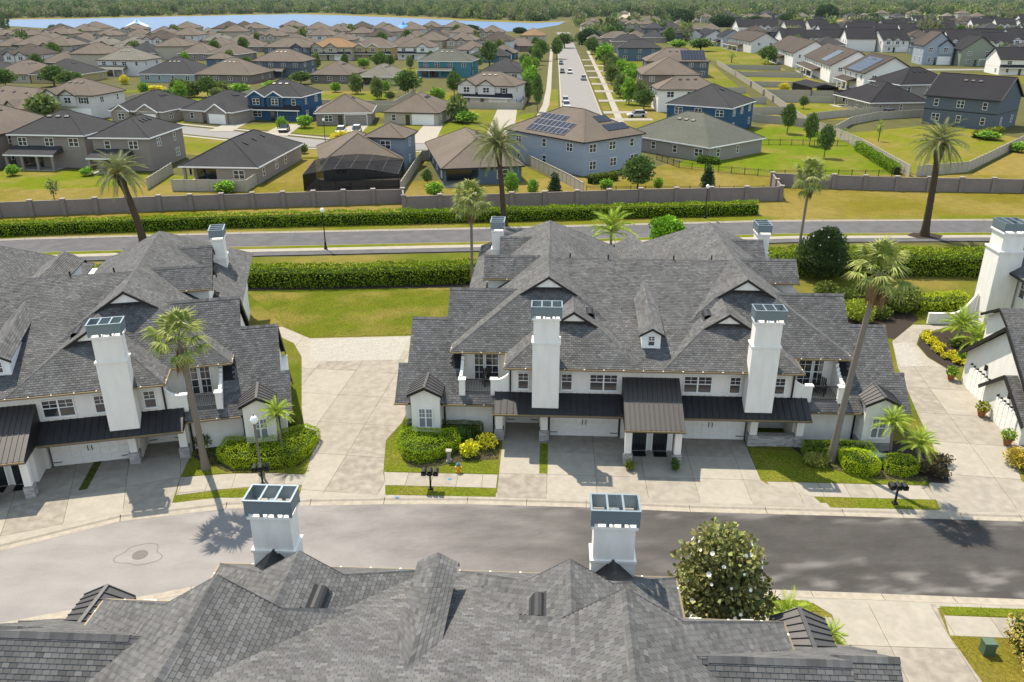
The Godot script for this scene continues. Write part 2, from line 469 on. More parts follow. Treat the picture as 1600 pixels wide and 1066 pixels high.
func gable_trim(mb: MB, apex: Vector3, hw: float, drop: float, depth := 0.28, thick := 0.1) -> void:
	for s in [1.0, -1.0]:
		var a := apex + Vector3(0, 0.0, 0)
		var b := apex + Vector3(hw * s, -drop, 0)
		var d := Vector3(0, -depth, 0)
		var z := Vector3(0, 0, thick)
		if s > 0.0:
			mb.quad(a + d + z, b + d + z, b + z, a + z)
			mb.quad(b + d, a + d, a, b)
		else:
			mb.quad(b + d + z, a + d + z, a + z, b + z)
			mb.quad(a + d, b + d, b, a)
		mb.quad(b + d, b + d + z, a + d + z, a + d) if s > 0.0 else mb.quad(a + d, a + d + z, b + d + z, b + d)
		mb.up([a, b, b + z, a + z])

func chimney(root: Node, x: float, z: float, y0: float, turn: float, drop := 0.0) -> void:
	var at := Transform3D(Basis(Vector3.UP, turn), Vector3(x, -drop, z))
	var mb := MB.new()
	mb.box(Vector3(-0.86, y0, -0.5), Vector3(0.86, 7.42, 0.5))
	mb.box(Vector3(-0.92, 7.42, -0.56), Vector3(0.92, 7.54, 0.56))
	mb.box(Vector3(-0.81, 7.54, -0.47), Vector3(0.81, 9.02, 0.47))
	mb.box(Vector3(-0.9, 9.02, -0.56), Vector3(0.9, 9.16, 0.56))
	var sh := part(root, "chimney", mb, M.stucco, at)
	var cm := MB.new()
	for k in 4:
		var px := -0.88 + 1.76 * k / 3.0
		for pz in [-0.54, 0.54]: cm.box(Vector3(px - 0.07, 9.16, pz - 0.03), Vector3(px + 0.07, 9.3, pz + 0.03))
	for pz in [-0.56, 0.56]: cm.box(Vector3(-0.94, 9.3, pz - 0.015), Vector3(0.94, 9.88, pz + 0.015))
	for px in [-0.94, 0.94]: cm.box(Vector3(px - 0.015, 9.3, -0.54), Vector3(px + 0.015, 9.88, 0.54))
	for pz in [-0.57, 0.57]: cm.box(Vector3(-0.97, 9.88, pz - 0.045), Vector3(0.97, 9.93, pz + 0.045))
	for px in [-0.94, -0.31, 0.31, 0.94]: cm.box(Vector3(px - 0.04, 9.881, -0.525), Vector3(px + 0.04, 9.929, 0.525))
	part(sh, "chimney_cap", cm, M.cap_metal)
	var fl := MB.new()
	fl.lathe(Vector3(0, 9.16, 0), [[0.16, 0.0], [0.16, 0.35], [0.2, 0.36], [0.2, 0.4], [0.0, 0.42]], 12)
	part(sh, "flue", fl, M.cap_metal)
	if turn == 0.0:
		var ck := MB.new()   # saddle of dark sheet metal between the chimney and the roof
		var cy := 7.0 + drop
		ck.up([Vector3(0, cy, -0.5), Vector3(0, cy, -1.9), Vector3(1.0, cy - 1.0, -0.5)])
		ck.up([Vector3(0, cy, -0.5), Vector3(0, cy, -1.9), Vector3(-1.0, cy - 1.0, -0.5)])
		part(sh, "saddle", ck, M.metal_roof)

func metal_roof(root: Node, called: String, x0: float, x1: float, top: Vector2, low: Vector2, step: float, m: Material) -> void:
	# standing-seam sheets from the wall (z, y) down to the eave, each sheet a piece of its own
	var body := MB.new()
	body.extx([Vector2(top.x, top.y - 0.02), Vector2(low.x, low.y - 0.02), Vector2(low.x, low.y - 0.2), Vector2(low.x - 0.15, low.y - 0.24), Vector2(top.x, low.y - 0.24)], x0, x1)
	var o := part(root, called, body, M.dark_trim)
	var k := int(round((x1 - x0) / step))
	var w := (x1 - x0) / k
	var d := Vector3(0, low.y - top.y, low.x - top.x)
	var nn := Vector3(0, d.z, -d.y).normalized()
	var pm := MB.new()
	pm.boxt(Transform3D(Basis(Vector3.RIGHT, nn, d.normalized()), d * 0.5), Vector3(w - 0.008, 0.025, d.length() + 0.04))
	pm.boxt(Transform3D(Basis(Vector3.RIGHT, nn, d.normalized()), d * 0.5 + nn * 0.032 + Vector3(-w * 0.5 + 0.03, 0, 0)), Vector3(0.04, 0.045, d.length() + 0.03))
	var me := pm.mesh()
	for j in k: part(o, "roof_panel", me, m, at3(x0 + w * (j + 0.5), top.y, top.x))
	var gm := MB.new()
	gm.box(Vector3(x0 - 0.03, low.y - 0.12, low.x + 0.005), Vector3(x1 + 0.03, low.y - 0.02, low.x + 0.1))
	part(o, "gutter", gm, M.gutter)

func stone_base(root: Node, x: float, z: float, w: float, d: float, h: float) -> MeshInstance3D:
	var mb := MB.new()
	mb.col = C(0.3, 0.29, 0.28)
	mb.box(Vector3(x - w * 0.5 + 0.03, 0, z - d * 0.5 + 0.03), Vector3(x + w * 0.5 - 0.03, h - 0.01, z + d * 0.5 - 0.03))
	var y := 0.0
	while y < h - 0.05:
		var rh := 0.11
		for f in 4:
			var length := w if f < 2 else d
			var t := -length * 0.5
			while t < length * 0.5 - 0.02:
				var e := minf(t + rf(0.16, 0.42), length * 0.5)
				var g := rf(0.3, 0.52)
				mb.col = C(g * 1.02, g * 0.98, g * 0.93)
				var pr := rf(0.0, 0.025)
				if f < 2:
					var zz := z + (d * 0.5 + pr if f == 0 else -d * 0.5 - pr)
					mb.box(Vector3(x + t, y + 0.008, minf(zz, z)), Vector3(x + e - 0.012, minf(y + rh, h) - 0.006, maxf(zz, z)))
				else:
					var xx := x + (w * 0.5 + pr if f == 2 else -w * 0.5 - pr)
					mb.box(Vector3(minf(xx, x), y + 0.008, z + t), Vector3(maxf(xx, x), minf(y + rh, h) - 0.006, z + e - 0.012))
				t = e
		y += rh
	var o := part(root, "stone_base", mb, M.stone)
	stuff(o)
	return o

func garage_door(root: Node, x0: float, x1: float, z: float, h := 2.13) -> void:
	var fr := MB.new()
	fr.box(Vector3(x0, 0.1, z), Vector3(x1, h, z + 0.02))
	var o := part(root, "garage_door", fr, M.door_white)
	var k := int(round((x1 - x0) / 0.6))
	var w := (x1 - x0) / k
	var pm := MB.new()
	pm.box(Vector3(-w * 0.5 + 0.012, 0.01, 0.02), Vector3(w * 0.5 - 0.012, 0.495, 0.045))
	pm.box(Vector3(-w * 0.5 + 0.07, 0.08, 0.045), Vector3(w * 0.5 - 0.07, 0.42, 0.058))
	var me := pm.mesh()
	for r in 4:
		for j in k: part(o, "panel", me, M.door_white, at3(x0 + w * (j + 0.5), 0.1 + 0.505 * r, z))
	var hm := MB.new()
	hm.box(Vector3(-0.02, 0, 0.06), Vector3(0.02, 0.35, 0.1))
	for dx in ([-0.12, 0.12] if x1 - x0 > 3.0 else []): part(o, "handle", hm, M.iron, at3((x0 + x1) * 0.5 + dx, 1.0, z))
	var st := MB.new()
	st.box(Vector3(0, 0, 0.06), Vector3(0.5, 0.05, 0.08))
	for y in [0.35, 1.62]:
		part(o, "hinge_strap", st, M.iron, at3(x0 + 0.04, y, z))
		part(o, "hinge_strap", st, M.iron, at3(x1 - 0.54, y, z))

func balcony(root: Node, s: float) -> void:
	var fl := MB.new()
	fl.mx = s
	fl.box(Vector3(9.0, 3.0, -2.3), Vector3(12.5, 3.2, -0.28))
	part(root, "balcony_floor", fl, M.old_concrete)
	var wl := MB.new()
	wl.mx = s
	# curved parapet that sweeps down from the front wall, pier and side wall
	var last := Vector2(9.0, 5.5)
	for k in range(1, 10):
		var t := k / 9.0
		var e := Vector2(9.0 + 1.25 * t, 5.5 - 1.25 * sqrt(1.0 - (1.0 - t) * (1.0 - t)))
		wl.quad(Vector3(last.x, 2.9, 0.0), Vector3(e.x, 2.9, 0.0), Vector3(e.x, e.y, 0.0), Vector3(last.x, last.y, 0.0))
		wl.quad(Vector3(e.x, 2.9, -0.25), Vector3(last.x, 2.9, -0.25), Vector3(last.x, last.y, -0.25), Vector3(e.x, e.y, -0.25))
		wl.quad(Vector3(last.x, last.y, 0.0), Vector3(e.x, e.y, 0.0), Vector3(e.x, e.y, -0.25), Vector3(last.x, last.y, -0.25))
		last = e
	wl.box(Vector3(10.25, 2.9, -0.25), Vector3(10.45, 4.25, 0.0))
	part(root, "parapet", wl, M.stucco)
	wl = MB.new()
	wl.mx = s
	wl.box(Vector3(12.15, 2.95, -0.3), Vector3(12.55, 4.2, 0.05))
	part(root, "pier", wl, M.stucco)
	wl = MB.new()
	wl.mx = s
	for k in 8:
		var z0 := -0.3 - 0.25 * k
		var y0 := 4.4 + 1.0 * pow(k / 7.0, 2.0)
		wl.box(Vector3(12.35, 3.2, z0 - 0.25), Vector3(12.55, y0, z0))
	part(root, "side_parapet", wl, M.stucco)
	var cp := MB.new()
	cp.mx = s
	cp.box(Vector3(10.0, 4.25, -0.31), Vector3(10.5, 4.34, 0.06))
	part(root, "parapet_cap", cp, M.white_trim)
	cp = MB.new()
	cp.mx = s
	cp.box(Vector3(12.1, 4.2, -0.35), Vector3(12.6, 4.3, 0.1))
	part(root, "parapet_cap", cp, M.white_trim)
	var rl := MB.new()
	rl.mx = s
	rl.box(Vector3(10.45, 4.2, -0.16), Vector3(12.15, 4.26, -0.1))
	rl.box(Vector3(10.45, 3.3, -0.155), Vector3(12.15, 3.34, -0.105))
	var o := part(root, "railing", rl, M.iron)
	for k in 15:
		var bm := MB.new()
		bm.mx = s
		bm.box(Vector3(10.54 + 0.107 * k, 3.34, -0.14), Vector3(10.56 + 0.107 * k, 4.2, -0.12))
		part(o, "baluster", bm, M.iron)
	# french door and its side light
	window_unit(root, at3(10.5 * s, 4.3, -2.28), 0.95, 2.1, 1, true)
	window_unit(root, at3(11.4 * s, 4.3, -2.28), 0.7, 2.1, 1, true)

func plan_fourplex(called: String, label: String, group: String, at: Vector3, yaw: float, lanai: bool, near: bool) -> Node3D:
	var root := thing(called, label, "town house", at, yaw, group)
	# walls
	var wm := MB.new()
	for s in [1.0, -1.0]:
		wm.mx = s
		wm.box(Vector3(0, 2.5, -12), Vector3(9.0, 5.5, 0))
		wm.box(Vector3(0, 2.6, -25.4), Vector3(12.5, 5.49, -2.3))
		wm.box(Vector3(0, 0, -12), Vector3(9.7, 2.5, -1.95))
		wm.box(Vector3(0, 0, -1.95), Vector3(1.76, 2.49, -0.01))
		wm.box(Vector3(1.76, 2.13, -0.3), Vector3(6.62, 2.5, -0.01))
		wm.box(Vector3(6.62, 0, -1.95), Vector3(7.2, 2.5, -0.01))
		wm.box(Vector3(0, 0, -0.01), Vector3(1.5, 2.75, 1.45))
		wm.box(Vector3(7.2, 2.2, -0.3), Vector3(10.2, 2.5, -0.01))
		wm.box(Vector3(9.55, 0, -1.95), Vector3(10.2, 2.6, -0.01))
		wm.box(Vector3(10.1, 0, -9), Vector3(16.3, 2.62, -0.45))
		wm.extx([Vector2(-0.45, 2.6), Vector2(-6.34, 8.2), Vector2(-12.7, 2.6)], 12.56, 13.45)
		wm.extx([Vector2(-2.32, 2.6), Vector2(-2.32, 4.8), Vector2(-6.34, 8.2), Vector2(-12.7, 2.6)], 9.0, 12.56)
		wm.extx([Vector2(-0.45, 2.6), Vector2(-4.48, 6.65), Vector2(-9.0, 2.6)], 13.4, 15.9)
		wm.extx([Vector2(-0.45, 2.6), Vector2(-1.72, 4.35), Vector2(-3.5, 2.6)], 15.8, 16.5)
		wm.box(Vector3(10.0, 0, -12.6), Vector3(13.4, 2.61, -9.0))
		wm.extx([Vector2(-9.8, 5.0), Vector2(-9.8, 8.05), Vector2(-11.1, 9.2), Vector2(-12.4, 8.05), Vector2(-12.4, 5.0)], 7.0, 11.3)
		wm.extx([Vector2(-14.9, 0.0), Vector2(-14.9, 5.95), Vector2(-18.1, 8.6), Vector2(-21.3, 5.95), Vector2(-21.3, 0.0)], 7.0, 10.5)
		wm.box(Vector3(0, 0, -25.4), Vector3(12.4, 2.61, -12.6))
		# gablet walls
		for g in [[6.75, 9.72, 9.02, -5.02, 1.06], [5.05, 8.37, 7.78, -1.87, 0.9]]:
			wm.tri(Vector3(g[0] - g[4], g[2], g[3]), Vector3(g[0] + g[4], g[2], g[3]), Vector3(g[0], g[1], g[3]))
	part(root, "wall", wm, M.stucco)
	# roof: dark deck and boards, with the shingles on it
	var rm := MB.new()
	for f in roof_faces:
		var q := []
		for p in f[3]: q.append(p)
		if q.size() > 4:
			var plan := PackedVector2Array()
			for p in q: plan.append(Vector2(p.x, p.z))
			var ix := Geometry2D.triangulate_polygon(plan)
			for k in range(0, ix.size(), 3): rm.up([q[ix[k]], q[ix[k + 1]], q[ix[k + 2]]])
		else: rm.up(q)
	var roof := part(root, "roof", rm, M.underlay)
	var sh := part(roof, "shingle_field", field_rest if near else field_all, M.shingle)
	stuff(sh)
	if near:
		for p in picked:
			var m: Color = p[1]
			var ti := clampi(int((m.r - 0.067) / 0.0155), 0, 7)
			part(roof, "shingle", tab_meshes[ti], M.shingle, p[0])
	for s in [1.0, -1.0]:
		var tm := MB.new()
		tm.mx = s
		gable_trim(tm, Vector3(6.75, 9.82, -5.0), 2.05, 1.33, 0.17)
		tm.box(Vector3(5.7, 8.93, -5.08), Vector3(7.8, 9.03, -4.96))
		part(roof, "gablet_trim", tm, M.dark_trim)
		tm = MB.new()
		tm.mx = s
		gable_trim(tm, Vector3(5.05, 8.47, -1.85), 1.65, 1.07, 0.17)
		tm.box(Vector3(4.16, 7.69, -1.93), Vector3(5.94, 7.79, -1.81))
		part(roof, "gablet_trim", tm, M.dark_trim)
		for e in [[Vector3(0, 5.42, 0.0), Vector3(9.4, 5.5, 0.82)], [Vector3(9.0, 5.42, -2.3), Vector3(13.1, 5.5, -1.58)], [Vector3(9.7, 2.52, -0.45), Vector3(16.7, 2.6, 0.42)], [Vector3(7.0, 7.95, -9.8), Vector3(11.6, 8.03, -9.55)]]:
			tm = MB.new()
			tm.mx = s
			tm.box(e[0], e[1])
			part(roof, "soffit", tm, M.dark_trim)
		# boards at the open gable ends
		for e in [[13.75, 8.4, -6.34, -0.1 - 2.2, -13.18], [16.2, 6.85, -4.48, -0.5, -9.46], [16.8, 4.55, -1.72, 0.5, -3.94], [11.65, 9.4, -11.1, -9.48, -12.72], [10.9, 8.9, -18.1, -14.5, -21.7]]:
			tm = MB.new()
			tm.mx = s
			for zz in [e[3], e[4]]:
				var yy: float = e[1] - absf(e[2] - zz) * (0.833 if e[0] > 12.0 else 0.802)
				tm.bar(Vector3(e[0] - 0.03, e[1] - 0.13, e[2]), Vector3(e[0] - 0.03, yy - 0.13, zz), 0.06, 0.22)
			part(roof, "barge_board", tm, M.dark_trim)
	# gutters
	for s in [1.0, -1.0]:
		for e in [[Vector3(9.3, 5.53, -1.45), Vector3(13.25, 5.53, -1.45)], [Vector3(0.0, 5.53, 0.96), Vector3(9.5, 5.53, 0.96)], [Vector3(10.25, 2.63, 0.56), Vector3(13.6, 2.63, 0.56)], [Vector3(15.9, 2.63, 0.56), Vector3(16.85, 2.63, 0.56)], [Vector3(9.5, 5.53, 0.92), Vector3(9.5, 5.53, -1.4)], [Vector3(13.25, 5.53, -1.5), Vector3(13.25, 5.53, -2.9)], [Vector3(6.75, 8.03, -9.42), Vector3(11.65, 8.03, -9.42)]]:
			var gm := MB.new()
			gm.mx = s
			gm.bar(e[0], e[1], 0.11, 0.1)
			var go := part(roof, "gutter", gm, M.gutter if e[0].y != 8.03 else M.dark_trim)
			var hm := MB.new()
			hm.mx = s
			var ln: float = e[0].distance_to(e[1])
			for k in int(ln / 1.25): hm.boxt(Transform3D(Basis(), e[0].lerp(e[1], (k + 0.5) * 1.25 / ln) + Vector3(0, 0.055, 0)), Vector3(0.07, 0.03, 0.09))
			if hm.v.size() > 0: stuff(part(go, "gutter_hanger", hm, M.white_trim))
	# downpipes
	for s in [1.0, -1.0]:
		for e in [[9.15, 2.5, 5.5, 0.07], [13.6, 0.1, 2.6, -0.38], [15.85, 0.1, 2.6, -0.38], [10.3, 0.1, 2.5, -0.38]]:
			var dm := MB.new()
			dm.mx = s
			dm.box(Vector3(e[0] - 0.05, e[1], e[3] - 0.05), Vector3(e[0] + 0.05, e[2], e[3] + 0.05))
			part(root, "downpipe", dm, M.dark_trim)
	# skirt roofs over the garages and the porch roof
	metal_roof(root, "skirt_roof", 1.87, 10.18, Vector2(0.0, 3.42), Vector2(1.55, 2.62), 0.42, M.metal_roof)
	metal_roof(root, "skirt_roof", -10.18, -1.87, Vector2(0.0, 3.42), Vector2(1.55, 2.62), 0.42, M.metal_roof)
	metal_roof(root, "porch_roof", -1.85, 1.85, Vector2(0.02, 4.66), Vector2(3.75, 2.85), 0.31, M.porch_metal)
	# columns
	for s in [1.0, -1.0]:
		for e in [[6.88, 0.3, 0.62, 0.62], [9.88, 0.3, 0.62, 0.62], [1.55, 3.1, 0.56, 0.5]]:
			var cm := MB.new()
			cm.box(Vector3(e[0] * s - e[2] * 0.38, 0.9, e[1] - e[3] * 0.38), Vector3(e[0] * s + e[2] * 0.38, 2.5 if e[1] < 1.0 else 2.75, e[1] + e[3] * 0.38))
			var co := part(root, "column", cm, M.stucco)
			stone_base(co, e[0] * s, e[1], e[2], e[3], 0.9)
		garage_door(root, minf(1.9 * s, 6.5 * s), maxf(1.9 * s, 6.5 * s), -0.28)
		if not (lanai and s > 0.0):
			garage_door(root, minf(7.3 * s, 9.5 * s), maxf(7.3 * s, 9.5 * s), -1.93)
	if lanai:
		var lo := stone_base(root, 8.38, 0.35, 2.4, 0.4, 0.82)
		var lc := MB.new()
		lc.box(Vector3(7.2, 0.83, 0.12), Vector3(9.57, 0.9, 0.58))
		part(lo, "coping", lc, M.old_concrete)
	# doors
	for x in [-0.67, 0.67]:
		var dm := MB.new()
		dm.box(Vector3(x - 0.48, 0.1, 1.452), Vector3(x + 0.48, 2.3, 1.49))
		var d := part(root, "front_door", dm, M.glass)
		var fm := MB.new()
		for e in [-0.55, 0.47]: fm.box(Vector3(x + e, 0.1, 1.452), Vector3(x + e + 0.08, 2.4, 1.53))
		fm.box(Vector3(x - 0.47, 2.3, 1.452), Vector3(x + 0.47, 2.4, 1.525))
		part(d, "door_frame", fm, M.white_trim)
		var bm := MB.new()
		for k in 5: bm.box(Vector3(x - 0.4 + 0.19 * k, 0.3, 1.491), Vector3(x - 0.37 + 0.19 * k, 2.2, 1.505))
		part(d, "door_grille", bm, M.iron)
		var mm := MB.new()
		mm.box(Vector3(x - 0.42, 0.13, 1.65), Vector3(x + 0.42, 0.15, 2.3))
		part(root, "door_mat", mm, M.tyre)
	# windows of the upper floor
	for s in [1.0, -1.0]:
		window_unit(root, at3(3.05 * s, 4.3, 0.01), 1.85, 1.15, 2)
		window_unit(root, at3(5.45 * s, 4.3, 0.01), 0.75, 1.15)
		window_unit(root, at3(8.3 * s, 4.3, 0.01), 0.75, 1.15)
		balcony(root, s)
		chimney(root, 6.83 * s, 0.7, 2.9, 0.0, 0.6 if near else 0.0)
		chimney(root, 11.2 * s, -19.9, 0.0, PI / 2)
	# dormers: one in front, two on the rear slope
	dormer(root, Vector3(0, 0.05, -1.0), 1.0)
	dormer(root, Vector3(0, 0, -17.6), -1.0, 1.7, 0.02)
	for s in [1.0, -1.0]: bay(root, s)
	# roof vents and pipes
	for s in [1.0, -1.0]:
		var vm := MB.new()
		for k in 6:
			var a0 := PI * k / 6.0
			var a1 := PI * (k + 1) / 6.0
			vm.quad(Vector3(cos(a1) * 0.2, sin(a1) * 0.16, 0.4), Vector3(cos(a0) * 0.2, sin(a0) * 0.16, 0.4), Vector3(cos(a0) * 0.2, sin(a0) * 0.16, -0.4), Vector3(cos(a1) * 0.2, sin(a1) * 0.16, -0.4))
		vm.box(Vector3(-0.3, -0.03, -0.5), Vector3(0.3, 0.0, 0.46))
		part(roof, "roof_vent", vm, M.metal_roof, Transform3D(Basis(Vector3(0, 0, 1), s * -0.0) * Basis(Vector3(0, 0, 1), s * 0.575).scaled(Vector3(1.25, 1.1, 1.5)), Vector3(3.9 * s, 7.76, -3.6)))
		for e in [[2.4, -9.9], [5.2, -10.1]]:
			var pm := MB.new()
			pm.tube([Vector3(e[0] * s, 9.4, e[1]), Vector3(e[0] * s, 9.95, e[1])], [0.06, 0.06], 6)
			part(roof, "vent_pipe", pm, M.dark_trim)
	return root

func dormer(root: Node, p: Vector3, f: float, size := 1.0, climb := 0.15) -> void:
	# f: 1 faces the front, -1 the rear; its ridge climbs back into the roof
	var base := 5.6 + 0.37 * (0.9 - p.z) if f > 0 else 5.6 + 0.37 * (p.z + 20.7)
	var b := Basis() if f > 0 else Basis(Vector3.UP, PI)
	var wm := MB.new()
	wm.box(Vector3(-0.6, -0.55, -3.4), Vector3(0.6, 1.0, 0))
	wm.tri(Vector3(-0.6, 1.0, 0), Vector3(0.6, 1.0, 0), Vector3(0, 1.37, 0))
	var o := part(root, "dormer", wm, M.white_trim, Transform3D(b.scaled(Vector3.ONE * size), Vector3(p.x, base + p.y, p.z)))
	var rm := MB.new()
	var back := 6.9 if f > 0 else 4.3
	var a := Vector3(0, 1.45, 0.25)
	var r := Vector3(0, 1.45 + climb * back, -back)
	for s in [1.0, -1.0]:
		var e := Vector3(0.8 * s, 0.98, 0.25)
		var g := Vector3(0.8 * s, 0.98 + climb * 4.8, -4.8 if f > 0 else -2.9)
		var rows := 6 if size < 1.5 else 12
		for j in rows:
			for k in 20:
				var t0 := float(j) / rows
				var t1 := float(j + 1) / rows
				var u0 := float(k) / 20
				var u1 := float(k + 0.96) / 20
				rm.col = tone(rng.randf())
				var q0 := a.lerp(r, u0); var q1 := a.lerp(r, u1)
				var h0 := e.lerp(g, u0); var h1 := e.lerp(g, u1)
				var l := Vector3(0, 0.02, 0)
				rm.up([q0.lerp(h0, t0), q1.lerp(h1, t0), q1.lerp(h1, t1) + l, q0.lerp(h0, t1) + l])
	var um := MB.new()
	for s in [1.0, -1.0]: um.up([a + Vector3(0, -0.03, 0), Vector3(0.78 * s, 0.94, 0.23), Vector3(0.78 * s, 0.94 + climb * 4.7, -4.7 if f > 0 else -2.9), r + Vector3(0, -0.03, 0)])
	var ro := part(o, "dormer_roof", um, M.underlay)
	stuff(part(ro, "shingle_field", rm, M.shingle))
	var tm := MB.new()
	gable_trim(tm, Vector3(0, 1.44, 0.2), 0.82, 0.48, 0.14, 0.06)
	part(o, "barge_board", tm, M.dark_trim)
	window_unit(o, at3(0, 0.5, 0.0), 0.5, 0.75, 1, true, false)
	var gm := MB.new()
	gm.box(Vector3(-0.2, 0.18, -0.02), Vector3(0.2, 0.83, 0.02))
	part(o, "pane", gm, M.glass)

func bay(root: Node, s: float) -> void:
	var x := 14.72 * s
	var wm := MB.new()
	wm.box(Vector3(-0.95, 0, -1.2), Vector3(0.95, 3.45, 0.8))
	wm.tri(Vector3(-0.95, 3.45, 0.8), Vector3(0.95, 3.45, 0.8), Vector3(0, 3.95, 0.8))
	var o := part(root, "bay", wm, M.stucco, at3(x, 0, 0))
	var rm := MB.new()
	for sd in [1.0, -1.0]:
		var a := Vector3(0, 4.12, 1.1)
		var r := Vector3(0, 4.12, -1.3)
		var e := Vector3(1.15 * sd, 3.55, 1.1)
		var g := Vector3(1.15 * sd, 3.55, -0.65)
		rm.up([a, r, g, e])
		rm.up([a - Vector3(0, 0.12, 0), r - Vector3(0, 0.12, 0), g - Vector3(0, 0.12, 0), e - Vector3(0, 0.12, 0)])
		for k in 6:
			var t := k / 5.5
			rm.bar(a.lerp(r, t) + Vector3(0, 0.03, 0), e.lerp(g, t) + Vector3(0, 0.03, 0), 0.04, 0.05)
	rm.bar(Vector3(0, 4.14, 1.1), Vector3(0, 4.14, -1.3), 0.16, 0.05)
	part(o, "bay_roof", rm, M.bay_metal)
	var tm := MB.new()
	gable_trim(tm, Vector3(0, 4.1, 1.02), 1.15, 0.57, 0.16, 0.07)
	part(o, "barge_board", tm, M.dark_trim)
	window_unit(o, at3(0.0, 1.8, 0.81), 0.95, 1.4, 2, true, true, M.blind)
	stone_base(o, 0.0, -0.2, 1.98, 2.06, 0.7)

# ---------------------------------------------------------------- plants
func leaf_tone(base: Color, spread := 0.35) -> Color:
	var k := rf(1.0 - spread, 1.0 + spread)
	k *= 1.7
	return Color(base.r * k * rf(0.85, 1.2), base.g * k, base.b * k * rf(0.8, 1.2))

func leaf(mb: MB, p: Vector3, out: Vector3, s: float, face := 0.75) -> void:
	# one leaf or leaf cluster: two bent triangles round the direction out
	var d := (out + Vector3(rf(-0.8, 0.8), rf(-0.5, 0.9), rf(-0.8, 0.8))).normalized()
	var w := d.cross(out.normalized() + Vector3(0, 0.4, 0) + Vector3(rf(-1, 1), rf(-1, 1), rf(-1, 1)) * face).normalized() * s * 0.42
	var tip := p + d * s
	var mid := p + d * s * 0.5 + Vector3(0, s * 0.12, 0)
	mb.tri(p, mid + w, tip)
	mb.tri(p, tip, mid - w)

func crown_mesh(clumps: Array, per_m2: float, size: float, base: Color, dark := 0.0) -> ArrayMesh:
	# leaves through the outer shell of each clump [centre, radii]
	var mb := MB.new()
	for c in clumps:
		var r: Vector3 = c[1]
		var k := int(per_m2 * 4.0 * PI * pow((r.x * r.y + r.y * r.z + r.x * r.z) / 3.0, 1.0))
		var tint := rf(0.78, 1.22)
		for j in k:
			var d := Vector3(rng.randfn(), rng.randfn(), rng.randfn()).normalized()
			var sh := pow(rng.randf(), 0.45)
			if sin(d.x * 5.0 + c[0].x * 3.0) + sin(d.y * 6.0 + c[0].y) + sin(d.z * 5.0 + c[0].z * 2.0) > 1.5: sh *= 0.75
			var p: Vector3 = c[0] + d * r * sh
			mb.col = leaf_tone(base, 0.4) * tint
			leaf(mb, p, d, size * rf(0.7, 1.25))
	return mb.mesh()

func clump_set(h0: float, h1: float, rad: float, count: int, shape := 0) -> Array:
	var out := []
	for k in count:
		var t := (k + 0.5) / count
		var y := lerpf(h0, h1, t)
		var env := sin(PI * clampf(0.12 + 0.8 * t, 0.0, 1.0)) if shape == 0 else (1.0 - t) * 0.95 + 0.1
		var a := k * 2.4
		var d := rad * env * rf(0.25, 0.62)
		var r := rad * (0.38 + 0.2 * env) * rf(0.8, 1.15) if shape == 0 else rad * (0.25 + 0.5 * env)
		if shape == 1: d *= 0.25
		out.append([Vector3(cos(a) * d, y, sin(a) * d), Vector3(r, r * 0.8, r)])
	return out

func tree(called: String, label: String, at: Vector3, h: float, rad: float, trunk_h: float, base: Color, shape := 0, size := 0.3, dens := 14.0, count := 11, group := "") -> Node3D:
	var root := thing(called, label, "tree", at, 0.0, group)
	var cl := clump_set(trunk_h + rad * 0.25, h - rad * 0.3, rad, count, shape)
	var tm := MB.new()
	var tr := maxf(0.05, h * 0.02)
	tm.tube([Vector3.ZERO, Vector3(0.04, trunk_h, 0.02), Vector3(0.0, h * 0.75, 0.0)], [tr * 1.3, tr, tr * 0.3], 7)
	for c in cl: tm.tube([Vector3(0.03, trunk_h * 0.95, 0.0), (c[0] as Vector3).lerp(Vector3(0, trunk_h, 0), 0.45), c[0]], [tr * 0.5, tr * 0.35, tr * 0.12], 4, false)
	part(root, "trunk", tm, M.bark)
	var cr := part(root, "crown", crown_mesh(cl, dens, size, base), M.leaf)
	stuff(cr)
	return root

func shrub(called: String, label: String, at: Vector3, r: Vector3, base: Color, size := 0.12, dens := 60.0, group := "", flat := false) -> Node3D:
	var root := thing(called, label, "shrub", at, 0.0, group)
	var sm := MB.new()
	for k in 5:
		var a := k * 1.3
		sm.tube([Vector3.ZERO, Vector3(cos(a) * r.x * 0.5, r.y * 0.9, sin(a) * r.z * 0.5)], [0.03, 0.012], 4)
	part(root, "stem", sm, M.bark)
	var cl := []
	if flat: cl.append([Vector3(0, r.y, 0), r])
	else:
		for k in 5: cl.append([Vector3(cos(k * 1.26) * r.x * 0.4, r.y * rf(0.8, 1.1), sin(k * 1.26) * r.z * 0.4), r * rf(0.55, 0.75)])
	stuff(part(root, "foliage", crown_mesh(cl, dens, size, base), M.leaf))
	return root

